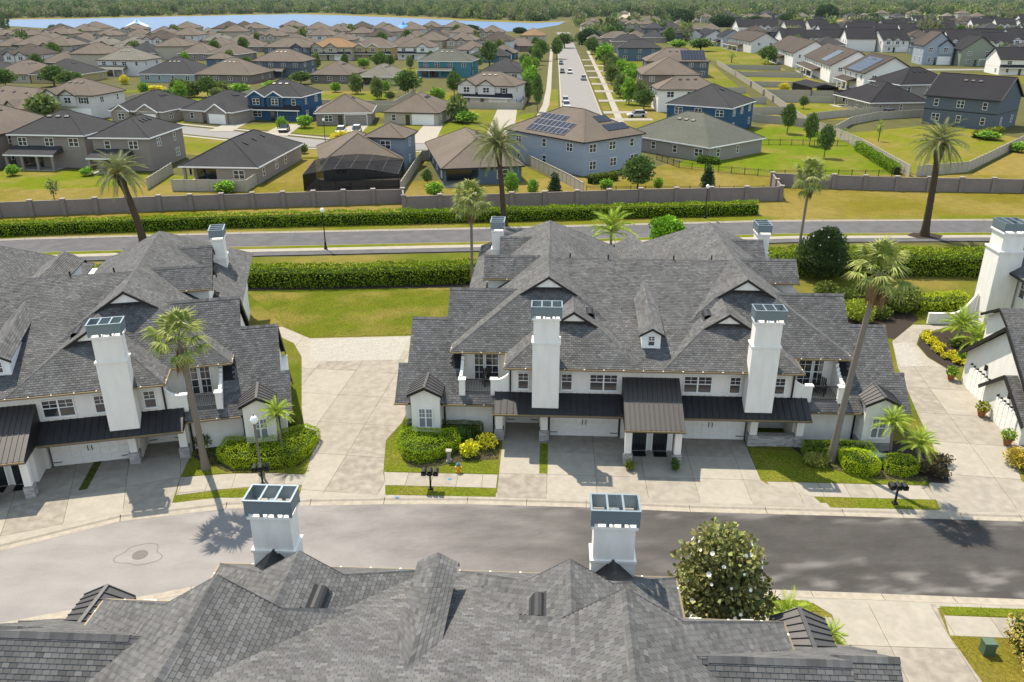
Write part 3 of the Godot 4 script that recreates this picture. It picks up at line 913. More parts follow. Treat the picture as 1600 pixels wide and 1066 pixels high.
func hedge(called: String, label: String, path: PackedVector2Array, w: float, h: float, base: Color, size := 0.14, dens := 55.0, y0 := 0.0, rough := 0.12, group := "") -> Node3D:
	# clipped hedge along a line: leaf shell over a dark twiggy core
	var root := thing(called, label, "hedge", Vector3.ZERO, 0.0, group)
	var core := MB.new()
	var mb := MB.new()
	for k in path.size() - 1:
		var a := path[k]
		var b := path[k + 1]
		var d := b - a
		var nd := d.normalized()
		var side := Vector2(-nd.y, nd.x)
		core.bar(Vector3(a.x, y0 + h * 0.4, a.y), Vector3(b.x, y0 + h * 0.4, b.y), w - 0.5, h * 0.8 - 0.12)
		var area := d.length() * (w + 2.0 * h)
		for j in int(area * dens):
			var t := rng.randf()
			var q := rng.randf() * (w + 2.0 * h)
			var s := 0.0
			var y := 0.0
			var out := Vector3.UP
			if q < w: s = q - w * 0.5; y = h
			elif q < w + h: s = w * 0.5; y = q - w; out = Vector3(side.x, 0.15, side.y)
			else: s = -w * 0.5; y = q - w - h; out = Vector3(-side.x, 0.15, -side.y)
			var wob := (sin(t * d.length() * 2.1 + k) + sin(t * d.length() * 0.83 + 1.7)) * rough
			var c := a + d * t + side * (s * (1.0 + wob * 0.25))
			var edge := clampf(1.0 - absf(s) / (w * 0.5), 0.0, 1.0)
			var p := Vector3(c.x, y0 + y * (1.0 + wob * 0.3 * (1.0 if y > h * 0.8 else 0.3)) - (0.12 if edge < 0.15 and y > h * 0.9 else 0.0), c.y) + out * rf(-0.16, 0.04)
			mb.col = leaf_tone(base, 0.45)
			leaf(mb, p, out * 0.5, size * rf(0.7, 1.3))
	part(root, "stem", core, M.hedge_core)
	stuff(part(root, "foliage", mb, M.leaf))
	return root

func mound(called: String, label: String, poly: PackedVector2Array, h: float, base: Color, y0 := 0.1, dens := 520.0, group := "", size := 0.055) -> Node3D:
	# clipped flat-topped shrub of any outline with rounded shoulders
	var root := thing(called, label, "hedge", Vector3.ZERO, 0.0, group)
	var lo := poly[0]
	var hi := poly[0]
	for p in poly: lo = lo.min(p); hi = hi.max(p)
	var inner := Geometry2D.offset_polygon(poly, -0.14)
	var core := MB.new()
	for q in inner: core.prism(q, y0, y0 + h * 0.62)
	part(root, "stem", core, M.hedge_core)
	var mb := MB.new()
	var area := (hi.x - lo.x) * (hi.y - lo.y)
	for j in int(area * dens * 0.8):
		var p := Vector2(rf(lo.x, hi.x), rf(lo.y, hi.y))
		if not Geometry2D.is_point_in_polygon(p, poly): continue
		var e := 9.0
		for k in poly.size(): e = minf(e, p.distance_to(Geometry2D.get_closest_point_to_segment(p, poly[k], poly[(k + 1) % poly.size()])))
		var y := h - 0.3 * h * pow(clampf(1.0 - e / (h * 0.5), 0.0, 1.0), 2.0) + sin(p.x * 3.1) * 0.025 + sin(p.y * 3.7) * 0.025
		mb.col = leaf_tone(base, 0.35)
		leaf(mb, Vector3(p.x, y0 + y + rf(-0.05, 0.02), p.y), Vector3.UP * 0.35, size * rf(0.7, 1.3))
	for k in poly.size():
		var a := poly[k]
		var b := poly[(k + 1) % poly.size()]
		var nd := (b - a).normalized()
		var out2 := Vector2(nd.y, -nd.x)
		if Geometry2D.is_point_in_polygon((a + b) * 0.5 + out2 * 0.02, poly): out2 = -out2
		for j in int(a.distance_to(b) * h * dens):
			var c := a.lerp(b, rng.randf())
			var y := rng.randf() * h * 0.8
			var bulge := 0.1 * sin(PI * y / (h * 0.9))
			var out := Vector3(out2.x, 0.3, out2.y)
			mb.col = leaf_tone(base, 0.4)
			leaf(mb, Vector3(c.x + out2.x * bulge, y0 + y, c.y + out2.y * bulge) + out * rf(-0.08, 0.02), out * 0.5, size * rf(0.7, 1.3))
	stuff(part(root, "foliage", mb, M.leaf))
	return root

var fan_mesh := []
var date_mesh := []
var feather_mesh := []
var dead_mesh: ArrayMesh

func palm_meshes() -> void:
	for v in 3:   # fan leaves on long stalks, along +z
		var mb := MB.new()
		var L: float = [1.1, 1.35, 0.9][v]
		mb.col = C(0.17, 0.2, 0.06)
		mb.tube([Vector3.ZERO, Vector3(0, 0.12, L * 0.5), Vector3(0, 0.08, L)], [0.028, 0.022, 0.016], 4, false)
		var hub := Vector3(0, 0.08, L)
		for k in 19:
			var a := deg_to_rad(lerpf(-118, 118, k / 18.0)) + rf(-0.05, 0.05)
			var r := 0.92 * (0.72 + 0.28 * cos(a * 0.7)) * rf(0.82, 1.1)
			var d := Vector3(sin(a), 0.06 + rf(-0.04, 0.05), cos(a))
			var w := Vector3(cos(a), 0, -sin(a)) * 0.056
			var m1 := hub + d * r * 0.5 + Vector3(0, 0.02 - 0.09 * absf(a), 0)
			var tip := hub + d * r + Vector3(0, -0.3 - rf(0.0, 0.32), 0)
			var g := rf(0.75, 1.3)
			mb.col = C(0.17 * g, 0.215 * g, 0.05 * g)
			var f := Vector3(0, 0.03, 0)
			mb.tri(hub, m1 - w, m1 + f); mb.tri(hub, m1 + f, m1 + w)
			mb.col = C(0.26 * g, 0.28 * g, 0.09 * g)
			mb.tri(m1 - w, tip, m1 + f); mb.tri(m1 + f, tip, m1 + w)
		fan_mesh.append(mb.mesh())
	for v in 3:   # long stiff feather leaves of the date palms
		date_mesh.append(feather(3.5, 0.5, 36, 0.95, C(0.15, 0.165, 0.07), 0.024))
	for v in 2:   # small arching ones
		feather_mesh.append(feather(1.25, 0.28, 24, 0.8, C(0.19, 0.25, 0.04), 0.012))
	var dm := MB.new()
	for k in 9:
		dm.col = C(0.3, 0.2, 0.1) * rf(0.7, 1.2)
		var a := k * 0.7
		var e := Vector3(cos(a) * 0.12, -rf(0.7, 1.3), sin(a) * 0.12)
		dm.tri(Vector3(-0.04, 0, 0), Vector3(0.04, 0, 0), e)
		dm.tri(e * 0.5, e * 0.5 + Vector3(0.1, 0, 0.08), e * 1.1)
	dead_mesh = dm.mesh()

func feather(L: float, leaflet: float, pairs: int, droop: float, base: Color, r: float) -> ArrayMesh:
	var mb := MB.new()
	var pts := []
	var rad := []
	for k in 9:
		var t := k / 8.0
		pts.append(Vector3(0, L * (0.22 * t - droop * 0.62 * t * t), L * (t - 0.16 * t * t)))
		rad.append(lerpf(r * 1.6, r * 0.3, t))
	mb.col = base * 1.5
	mb.tube(pts, rad, 4, false)
	for k in pairs:
		var t := 0.1 + 0.9 * k / (pairs - 1.0)
		var f := t * 8.0
		var i := mini(int(f), 7)
		var p: Vector3 = pts[i].lerp(pts[i + 1], f - i)
		var fw: Vector3 = (pts[i + 1] - pts[i]).normalized()
		var up := fw.cross(Vector3.RIGHT).normalized() * -1.0
		if up.y < 0: up = -up
		var ll := leaflet * (0.45 + 0.75 * sin(PI * clampf(0.12 + t * 0.85, 0, 1))) * rf(0.85, 1.1)
		for s in [-1.0, 1.0]:
			var d: Vector3 = (Vector3.RIGHT * s * 0.8 + fw * (0.55 + 0.5 * t) + up * rf(0.1, 0.55)).normalized()
			var w: Vector3 = fw * leaflet * 0.055
			mb.col = leaf_tone(base, 0.35)
			var tip: Vector3 = p + d * ll + Vector3(0, -ll * 0.18, 0)
			var mid: Vector3 = p + d * ll * 0.5
			mb.tri(p - w, mid + w, tip); mb.tri(p - w, p + w, mid + w)
	return mb.mesh()

func palm(called: String, label: String, base: Vector3, top: Vector3, r0: float, kind: String, n := 30, size := 1.0, dead := 0, group := "") -> Node3D:
	var root := thing(called, label, "palm tree", base, 0.0, group)
	var d := top - base
	var bend := Vector3(d.x, 0, d.z) * 0.12
	var tm := MB.new()
	var path := []
	var rad := []
	var steps := 22
	for k in steps + 1:
		var t := float(k) / steps
		path.append(Vector3(d.x * t, d.y * t, d.z * t) - bend * sin(PI * t))
		var rr := r0 * (1.0 + 0.55 * pow(1.0 - t, 10.0)) * lerpf(1.0, 0.8, t)
		if kind == "date" and t > 0.8: rr = r0 * lerpf(0.9, 1.65, (t - 0.8) / 0.2)
		rad.append(rr * (1.0 + (0.05 if k % 2 else -0.03)))
	tm.tube(path, rad, 10)
	part(root, "trunk", tm, M.date_trunk if kind == "date" else M.palm_trunk)
	var meshes: Array = fan_mesh if kind == "fan" else date_mesh if kind == "date" else feather_mesh
	for k in n:
		var t := (k + 0.5) / n
		var pitch := lerpf(82, -42, pow(t, 0.85)) if kind == "fan" else lerpf(80, -34, pow(t, 0.85)) if kind == "date" else lerpf(75, -8, t)
		pitch += rf(-9, 9)
		var b := Basis(Vector3.UP, k * 2.399 + rf(-0.2, 0.2)) * Basis(Vector3.RIGHT, -deg_to_rad(pitch)) * Basis(Vector3.BACK, rf(-0.35, 0.35))
		part(root, "frond", meshes[k % meshes.size()], M.leaf, Transform3D(b.scaled(Vector3.ONE * size * rf(0.88, 1.1)), d + Vector3(0, 0.1 - 0.25 * t * size, 0)))
	if kind == "date":
		var om := MB.new()   # orange fruit stalks among the leaf bases
		for k in 40:
			var a := k * 2.4
			om.col = C(0.5, 0.24, 0.03) * rf(0.7, 1.2)
			om.bar(d + Vector3(cos(a) * 0.2, -0.1, sin(a) * 0.2), d + Vector3(cos(a) * rf(0.5, 1.0), rf(-0.5, 0.7), sin(a) * rf(0.5, 1.0)), 0.05, 0.05)
		stuff(part(root, "fruit_stalk", om, M.leaf))
	for k in dead:
		var a := k * 1.9
		part(root, "dry_frond", dead_mesh, M.leaf, Transform3D(Basis(Vector3.UP, a).scaled(Vector3.ONE * rf(0.9, 1.5)), d + Vector3(cos(a) * r0 * 1.6, -0.3 - 0.1 * (k % 4), sin(a) * r0 * 1.6)))
	return root

func grass_tufts(poly: PackedVector2Array, y: float, dens: float, base: Color, parent: Node) -> void:
	var mb := MB.new()
	for k in 3:
		mb.tri(Vector3(cos(k * 2.1) * 0.02, 0, sin(k * 2.1) * 0.02), Vector3(cos(k * 2.1 + 1.0) * 0.02, 0, sin(k * 2.1 + 1.0) * 0.02), Vector3(cos(k * 2.1 + 0.5) * 0.05, 0.06, sin(k * 2.1 + 0.5) * 0.05))
	var lo := poly[0]
	var hi := poly[0]
	for p in poly: lo = lo.min(p); hi = hi.max(p)
	var spots := []
	for j in int((hi.x - lo.x) * (hi.y - lo.y) * dens):
		var p := Vector2(rf(lo.x, hi.x), rf(lo.y, hi.y))
		if Geometry2D.is_point_in_polygon(p, poly): spots.append(p)
	var mm := MultiMesh.new()
	mm.transform_format = MultiMesh.TRANSFORM_3D
	mm.use_colors = true
	mm.mesh = mb.mesh()
	mm.instance_count = spots.size()
	for j in spots.size():
		mm.set_instance_transform(j, Transform3D(Basis(Vector3.UP, rng.randf() * TAU).scaled(Vector3(1.5, rf(0.5, 1.0), 1.5)), Vector3(spots[j].x, y, spots[j].y)))
		var pn := sin(spots[j].x * 1.3 + sin(spots[j].y * 0.9) * 2.0) * sin(spots[j].y * 1.1 + 1.0)
		mm.set_instance_color(j, leaf_tone(base.lerp(C(0.22, 0.17, 0.04), clampf(pn * 0.5, 0.0, 0.4)), 0.3))
	var o := MultiMeshInstance3D.new()
	o.name = "grass_blades"
	o.multimesh = mm
	o.material_override = M.leaf
	stuff(o)
	parent.add_child(o, true)

# ---------------------------------------------------------------- ground and streets
func lawn(called: String, poly: PackedVector2Array, y: float, base: Color, dry := 0.3, tufts := 0.0, cell := 1.0) -> MeshInstance3D:
	# one sheet with drier and greener patches
	var mb := MB.new()
	var lo := poly[0]
	var hi := poly[0]
	for p in poly: lo = lo.min(p); hi = hi.max(p)
	var f := FastNoiseLite.new()
	f.seed = int(absf(lo.x * 7.0 + lo.y * 3.0)) % 1000
	f.frequency = 0.13 / maxf(cell, 0.6)
	f.fractal_octaves = 5
	var x := lo.x
	while x < hi.x:
		var z := lo.y
		while z < hi.y:
			for q in Geometry2D.intersect_polygons(PackedVector2Array([Vector2(x, z), Vector2(x + cell, z), Vector2(x + cell, z + cell), Vector2(x, z + cell)]), poly):
				var ix := Geometry2D.triangulate_polygon(q)
				for k in range(0, ix.size(), 3):
					var at := mb.v.size()
					mb.up([Vector3(q[ix[k]].x, y, q[ix[k]].y), Vector3(q[ix[k + 1]].x, y, q[ix[k + 1]].y), Vector3(q[ix[k + 2]].x, y, q[ix[k + 2]].y)])
					for i in range(at, mb.v.size()):
						var d := clampf(f.get_noise_2d(mb.v[i].x, mb.v[i].z) * 1.3 + dry, 0.0, 1.0)
						mb.c[i] = Color(base.r * 1.22, base.g * 1.06, base.b * 0.8).lerp(C(0.215, 0.165, 0.045), maxf(0.0, d - 0.08))
			z += cell
		x += cell
	var o := struct(called, mb, M.lawn)
	if tufts > 0.0: grass_tufts(poly, y, tufts, base * 1.1, o)
	return o

func sheet(called: String, poly: PackedVector2Array, y: float, m: Material, thick := 0.0) -> MeshInstance3D:
	var mb := MB.new()
	mb.prism(poly, y - thick, y)
	return struct(called, mb, m)

func paving(called: String, poly: PackedVector2Array, y: float, cell: Vector2, m: Material, m2: Material, turn := 0.0, org := Vector2.ZERO) -> Node3D:
	var root := Node3D.new()
	root.name = called
	root.set_meta("kind", "structure")
	add_child(root, true)
	var base := MB.new()
	base.prism(poly, 0.0, y - 0.03)
	part(root, "joint_bed", base, M.dirt)
	var lo := Vector2(1e9, 1e9)
	var hi := -lo
	for p in poly:
		var q := (p - org).rotated(-turn)
		lo = lo.min(q); hi = hi.max(q)
	var i := floori(lo.x / cell.x)
	while i * cell.x < hi.x:
		var j := floori(lo.y / cell.y)
		while j * cell.y < hi.y:
			var a := Vector2(i * cell.x + 0.012, j * cell.y + 0.012)
			var b := Vector2((i + 1) * cell.x - 0.012, (j + 1) * cell.y - 0.012)
			var sq := PackedVector2Array()
			for c in [a, Vector2(b.x, a.y), b, Vector2(a.x, b.y)]: sq.append(org + c.rotated(turn))
			for q in Geometry2D.intersect_polygons(sq, poly):
				var mb := MB.new()
				mb.prism(q, y - 0.08, y)
				part(root, "slab", mb, m if rng.randf() < 0.55 else m2 if rng.randf() < 0.7 else M.concrete3)
			j += 1
		i += 1
	return root

func offset_line(path: PackedVector2Array, d: float) -> PackedVector2Array:
	var out := PackedVector2Array()
	for k in path.size():
		var a := path[maxi(k - 1, 0)]
		var b := path[mini(k + 1, path.size() - 1)]
		var t := (b - a).normalized()
		out.append(path[k] + Vector2(-t.y, t.x) * d)
	return out

func band(path: PackedVector2Array, d0: float, d1: float) -> PackedVector2Array:
	var a := offset_line(path, d0)
	var b := offset_line(path, d1)
	b.reverse()
	a.append_array(b)
	return a

func curb(called: String, path: PackedVector2Array, side: float, w := 0.62, seg := 3.0) -> void:
	# gutter pan that rises to a low kerb, cast in lengths
	var root := Node3D.new()
	root.name = called
	root.set_meta("kind", "structure")
	add_child(root, true)
	var prof := [[0.0, 0.016], [w * 0.6, 0.03], [w * 0.78, 0.1], [w, 0.115], [w, 0.0]]
	var lines := []
	for e in prof: lines.append(offset_line(path, side * e[0]))
	for k in path.size() - 1:
		var n := maxi(1, int(path[k].distance_to(path[k + 1]) / seg))
		for j in n:
			var mb := MB.new()
			var t0 := (j + 0.004) / n
			var t1 := (j + 0.996) / n
			for i in 4:
				var a0: Vector2 = lines[i][k].lerp(lines[i][k + 1], t0)
				var a1: Vector2 = lines[i][k].lerp(lines[i][k + 1], t1)
				var b0: Vector2 = lines[i + 1][k].lerp(lines[i + 1][k + 1], t0)
				var b1: Vector2 = lines[i + 1][k].lerp(lines[i + 1][k + 1], t1)
				mb.up([Vector3(a0.x, prof[i][1], a0.y), Vector3(a1.x, prof[i][1], a1.y), Vector3(b1.x, prof[i + 1][1], b1.y), Vector3(b0.x, prof[i + 1][1], b0.y)])
			part(root, "curb_length", mb, M.curb)

func wall_run(called: String, label: String, path: PackedVector2Array, h: float, step: float, panel_m: Material, post_m: Material, pw := 0.35, y0 := 0.0, thick := 0.16, steps := 0.0, cat := "wall") -> Node3D:
	# posts with panels between them
	var root := thing(called, label, cat)
	for k in path.size() - 1:
		var a := path[k]
		var b := path[k + 1]
		var n := maxi(1, int(round(a.distance_to(b) / step)))
		var d := (b - a) / n
		var yaw := atan2(-d.y, d.x)
		var L := d.length()
		var mb := MB.new()
		mb.box(Vector3(-L * 0.5 + pw * 0.5, 0, -thick * 0.5), Vector3(L * 0.5 - pw * 0.5, h - 0.06, thick * 0.5))
		mb.box(Vector3(-L * 0.5 + pw * 0.5, h - 0.06, -thick * 0.5 - 0.03), Vector3(L * 0.5 - pw * 0.5, h + 0.02, thick * 0.5 + 0.03))
		if thick < 0.1:
			for r in 5: mb.box(Vector3(-L * 0.5 + pw + (L - 2 * pw) * r / 4.0 - 0.012, 0.1, -thick * 0.5 - 0.008), Vector3(-L * 0.5 + pw + (L - 2 * pw) * r / 4.0 + 0.012, h - 0.1, thick * 0.5 + 0.008))
		var me := mb.mesh()
		var pm := MB.new()
		pm.box(Vector3(-pw * 0.5, 0, -pw * 0.5), Vector3(pw * 0.5, h + 0.12, pw * 0.5))
		var pme := pm.mesh()
		var cm := MB.new()
		cm.box(Vector3(-pw * 0.62, h + 0.12, -pw * 0.62), Vector3(pw * 0.62, h + 0.24, pw * 0.62))
		var cme := cm.mesh()
		for j in n:
			var c := a + d * (j + 0.5)
			var dy := steps * j
			part(root, "wall_panel" if thick > 0.1 else "fence_panel", me, panel_m, Transform3D(Basis(Vector3.UP, yaw), Vector3(c.x, y0 + dy, c.y)))
			for e in ([j, j + 1] if j == n - 1 and k == path.size() - 2 else [j]):
				var p: Vector2 = a + d * e
				var po := part(root, "post", pme, post_m, Transform3D(Basis(Vector3.UP, yaw), Vector3(p.x, y0 + dy, p.y)))
				if pw > 0.2: part(po, "post_cap", cme, M.wall_cap)
	return root

func black_fence(label: String, path: PackedVector2Array) -> void:
	var root := thing("metal_fence", label, "fence")
	for k in path.size() - 1:
		var a := path[k]
		var b := path[k + 1]
		var n := maxi(1, int(round(a.distance_to(b) / 2.2)))
		for j in n:
			var p := a.lerp(b, j / float(n))
			var q := a.lerp(b, (j + 1) / float(n))
			var mb := MB.new()
			for y in [0.15, 0.95, 1.15]: mb.bar(Vector3(p.x, y, p.y), Vector3(q.x, y, q.y), 0.03, 0.04)
			for i in 9:
				var e := p.lerp(q, (i + 0.5) / 9.0)
				mb.box(Vector3(e.x - 0.01, 0.05, e.y - 0.01), Vector3(e.x + 0.01, 1.2, e.y + 0.01))
			part(root, "fence_panel", mb, M.iron)
			var pm := MB.new()
			pm.box(Vector3(p.x - 0.04, 0, p.y - 0.04), Vector3(p.x + 0.04, 1.3, p.y + 0.04))
			part(root, "post", pm, M.iron)

func street_lamp(label: String, at: Vector3, h: float, m: Material) -> void:
	var root := thing("street_lamp", label, "street lamp", at)
	var mb := MB.new()
	mb.lathe(Vector3.ZERO, [[0.2, 0.0], [0.2, 0.25], [0.14, 0.3], [0.12, 0.8], [0.07, 0.95], [0.055, h - 0.75], [0.1, h - 0.7], [0.12, h - 0.62], [0.0, h - 0.62]], 12)
	part(root, "pole", mb, m)
	var gm := MB.new()
	gm.lathe(Vector3(0, h - 0.62, 0), [[0.1, 0.0], [0.22, 0.14], [0.24, 0.3], [0.17, 0.46], [0.07, 0.55], [0.0, 0.56]], 14)
	part(root, "globe", gm, M.globe)
	var fm := MB.new()
	fm.lathe(Vector3(0, h - 0.07, 0), [[0.06, 0.0], [0.03, 0.06], [0.0, 0.15]], 8)
	part(root, "finial", fm, m)

func mailbox_bank(label: String, at: Vector3, yaw: float) -> void:
	var root := thing("mailbox", label, "mailbox", at, yaw, "mailbox banks on the verge")
	var pm := MB.new()
	pm.box(Vector3(-0.05, 0, -0.05), Vector3(0.05, 1.05, 0.05))
	pm.box(Vector3(-0.5, 1.02, -0.04), Vector3(0.5, 1.08, 0.04))
	pm.box(Vector3(-0.14, 0.0, -0.14), Vector3(0.14, 0.12, 0.14))
	part(root, "post", pm, M.iron)
	for x in [-0.36, 0.0, 0.36]:
		var bm := MB.new()
		bm.extx([Vector2(-0.26, 1.08), Vector2(-0.26, 1.24), Vector2(-0.26, 1.3), Vector2(0.26, 1.3), Vector2(0.26, 1.08)], x - 0.14, x + 0.14)
		for k in 6:
			var a0 := PI * k / 6.0
			var a1 := PI * (k + 1) / 6.0
			bm.quad(Vector3(x + cos(a1) * 0.14, 1.3 + sin(a1) * 0.1, 0.26), Vector3(x + cos(a0) * 0.14, 1.3 + sin(a0) * 0.1, 0.26), Vector3(x + cos(a0) * 0.14, 1.3 + sin(a0) * 0.1, -0.26), Vector3(x + cos(a1) * 0.14, 1.3 + sin(a1) * 0.1, -0.26))
		var b := part(root, "box", bm, M.iron)
		var dm := MB.new()
		dm.box(Vector3(x - 0.12, 1.1, -0.28), Vector3(x + 0.12, 1.32, -0.262))
		part(b, "door", dm, M.dark_trim)

func car(label: String, at: Vector3, yaw: float, paint: String, tall := 0.0) -> Node3D:
	var root := thing("parked_car", label, "car", at, yaw, "cars parked along the streets and driveways")
	var bm := MB.new()
	var L := 2.3
	bm.extx([Vector2(-L, 0.35), Vector2(-L, 0.78), Vector2(-L + 0.15, 0.9), Vector2(L - 0.25, 0.82), Vector2(L, 0.65), Vector2(L, 0.35), Vector2(L - 0.1, 0.25), Vector2(-L + 0.1, 0.25)], -0.9, 0.9)
	# cabin, narrower at the top
	var lowr := [Vector2(-0.82, -2.1 + 0.05), Vector2(0.82, -2.1 + 0.05), Vector2(0.82, 1.1), Vector2(-0.82, 1.1)]
	var top := [Vector2(-0.65, -1.75), Vector2(0.65, -1.75), Vector2(0.65, 0.3), Vector2(-0.65, 0.3)]
	var hy := 1.48 + tall
	bm.up([Vector3(top[0].x, hy, top[0].y), Vector3(top[1].x, hy, top[1].y), Vector3(top[2].x, hy, top[2].y), Vector3(top[3].x, hy, top[3].y)])
	part(root, "body", bm, M["paint_" + paint])
	for k in 4:
		var gm := MB.new()
		var a: Vector2 = lowr[k]
		var b: Vector2 = lowr[(k + 1) % 4]
		var c: Vector2 = top[(k + 1) % 4]
		var d: Vector2 = top[k]
		gm.quad(Vector3(b.x, 0.85, b.y), Vector3(a.x, 0.85, a.y), Vector3(d.x, hy, d.y), Vector3(c.x, hy, c.y))
		part(root, "window", gm, M.glass)
	var wm := MB.new()
	for k in 12:
		var a0 := TAU * k / 12
		var a1 := TAU * (k + 1) / 12
		wm.quad(Vector3(-0.11, cos(a0) * 0.33, sin(a0) * 0.33), Vector3(-0.11, cos(a1) * 0.33, sin(a1) * 0.33), Vector3(0.11, cos(a1) * 0.33, sin(a1) * 0.33), Vector3(0.11, cos(a0) * 0.33, sin(a0) * 0.33))
		for x in [-0.11, 0.11]: wm.tri(Vector3(x, 0, 0), Vector3(x, cos(a0) * 0.33, sin(a0) * 0.33), Vector3(x, cos(a1) * 0.33, sin(a1) * 0.33))
	var wme := wm.mesh()
	for x in [-0.82, 0.82]:
		for z in [-1.45, 1.4]: part(root, "wheel", wme, M.tyre, at3(x, 0.33, z))
	for x in [-0.65, 0.65]:
		var hm := MB.new()
		hm.box(Vector3(x - 0.18, 0.62, L - 0.12), Vector3(x + 0.18, 0.74, L - 0.01))
		part(root, "headlight", hm, M.globe)
		var rm := MB.new()
		rm.box(Vector3(x - 0.15, 0.66, -L - 0.01), Vector3(x + 0.15, 0.8, -L + 0.02))
		part(root, "tail_light", rm, M.paint_red)
	return root

func street_sheet(poly: PackedVector2Array) -> void:
	# old pale asphalt on the bend, newer and darker towards the east, worn pale again along the near side
	var mb := MB.new()
	var f := FastNoiseLite.new()
	f.seed = 8
	f.frequency = 0.22
	f.fractal_octaves = 4
	var c := Vector2(0.55, 0.22)
	var x := -46.0
	while x < 48.0:
		var z := -40.8
		while z < -15.0:
			for q in Geometry2D.intersect_polygons(PackedVector2Array([Vector2(x, z), Vector2(x + c.x, z), Vector2(x + c.x, z + c.y), Vector2(x, z + c.y)]), poly):
				var ix := Geometry2D.triangulate_polygon(q)
				for k in range(0, ix.size(), 3):
					var at := mb.v.size()
					mb.up([Vector3(q[ix[k]].x, 0.012, q[ix[k]].y), Vector3(q[ix[k + 1]].x, 0.012, q[ix[k + 1]].y), Vector3(q[ix[k + 2]].x, 0.012, q[ix[k + 2]].y)])
					for i in range(at, mb.v.size()):
						var p := mb.v[i]
						var zz := p.z + (0.0 if p.x > -8.0 else (p.x + 8.0) * -0.22 + pow((p.x + 8.0) * 0.045, 2.0) * -2.0)
						var n := f.get_noise_2d(p.x * 0.5, p.z * 2.2)
						var n2 := f.get_noise_2d(p.x * 1.7 + 40.0, p.z * 2.6)
						var e := lerpf(0.2, 0.062, smoothstep(-16.0, 10.0, p.x + n * 9.0))
						e *= 1.0 + 0.22 * n + 0.22 * n2 + rf(-0.07, 0.07)
						e = lerpf(e, 0.19, 0.6 * smoothstep(-36.6, -34.9, zz + n * 1.5) * smoothstep(-0.05, 0.4, n2) * smoothstep(2.0, 12.0, p.x))
						e = lerpf(e, 0.2, 0.5 * smoothstep(-39.2, -40.2, zz + n * 0.8) * smoothstep(-0.1, 0.3, n2 + n))
						e = lerpf(e, 0.24, 0.45 * smoothstep(-36.0, -34.2, zz) * (1.0 - smoothstep(-12.0, 4.0, p.x)))
						mb.c[i] = Color(e * 1.06, e * 0.985, e * 0.93)
			z += c.y
		x += c.x
	struct("street", mb, M.road)

# ---------------------------------------------------------------- the houses of the estate
var win_meshes := {}

func house_window(root: Node, at: Transform3D, w: float, h: float, detail: bool, shutters := false) -> void:
	var key := "%.1f %.1f" % [w, h]
	if not win_meshes.has(key):
		var mb := MB.new()
		var t := 0.07
		mb.box(Vector3(-w * 0.5, -h * 0.5, 0), Vector3(-w * 0.5 + t, h * 0.5, 0.08)); mb.box(Vector3(w * 0.5 - t, -h * 0.5, 0), Vector3(w * 0.5, h * 0.5, 0.08))
		mb.box(Vector3(-w * 0.5 + t, h * 0.5 - t, 0), Vector3(w * 0.5 - t, h * 0.5, 0.075)); mb.box(Vector3(-w * 0.5 + t, -h * 0.5, 0), Vector3(w * 0.5 - t, -h * 0.5 + t, 0.09))
		mb.box(Vector3(-w * 0.5 + t, -0.03, 0), Vector3(w * 0.5 - t, 0.03, 0.06))
		if w > 1.3: mb.box(Vector3(-0.05, -h * 0.5 + t, 0), Vector3(0.05, h * 0.5 - t, 0.07))
		var gm := MB.new()
		gm.box(Vector3(-w * 0.5 + 0.05, -h * 0.5 + 0.05, -0.03), Vector3(w * 0.5 - 0.05, h * 0.5 - 0.05, 0.03))
		var sm := MB.new()
		sm.box(Vector3(-0.2, -h * 0.5, 0), Vector3(0.2, h * 0.5, 0.05))
		win_meshes[key] = [mb.mesh(), gm.mesh(), sm.mesh()]
	var f := part(root, "window", win_meshes[key][0], M.white_trim, at)
	part(f, "pane", win_meshes[key][1], M.glass)
	if shutters:
		for s in [-1.0, 1.0]: part(f, "shutter", win_meshes[key][2], M.dark_trim, at3(s * (w * 0.5 + 0.22), 0, 0))

func slope_slab(mb: MB, pts: Array) -> void:
	mb.up(pts)

func hip_roof(w: float, d: float, he: float, pitch: float, fascia: MB) -> MB:
	var mb := MB.new()
	var x := w * 0.5
	var z := d * 0.5
	var m := minf(x, z)
	var h := he + m * pitch
	var r0 := Vector3(-(x - m), h, 0) if x >= z else Vector3(0, h, -(z - m))
	var r1 := -r0
	r1.y = h
	var a := Vector3(-x, he, z); var b := Vector3(x, he, z); var c := Vector3(x, he, -z); var e := Vector3(-x, he, -z)
	if x >= z:
		mb.up([a, b, r1, r0]); mb.up([c, e, r0, r1]); mb.up([b, c, r1]); mb.up([e, a, r0])
	else:
		mb.up([a, b, r1]); mb.up([c, e, r0]); mb.up([b, c, r0, r1]); mb.up([e, a, r1, r0])
	for k in 4:
		var p: Vector3 = [a, b, c, e][k]
		var q: Vector3 = [b, c, e, a][k]
		fascia.bar(p - Vector3(0, 0.1, 0), q - Vector3(0, 0.1, 0), 0.1, 0.2)
	# ridge and hip caps
	for s in [[a, r0 if x >= z else r1], [b, r1], [c, r1 if x >= z else r0], [e, r0], [r0, r1]]:
		if s[0].distance_to(s[1]) > 0.5: mb.bar(s[0] + Vector3(0, 0.03, 0), s[1] + Vector3(0, 0.03, 0), 0.22, 0.06)
	return mb

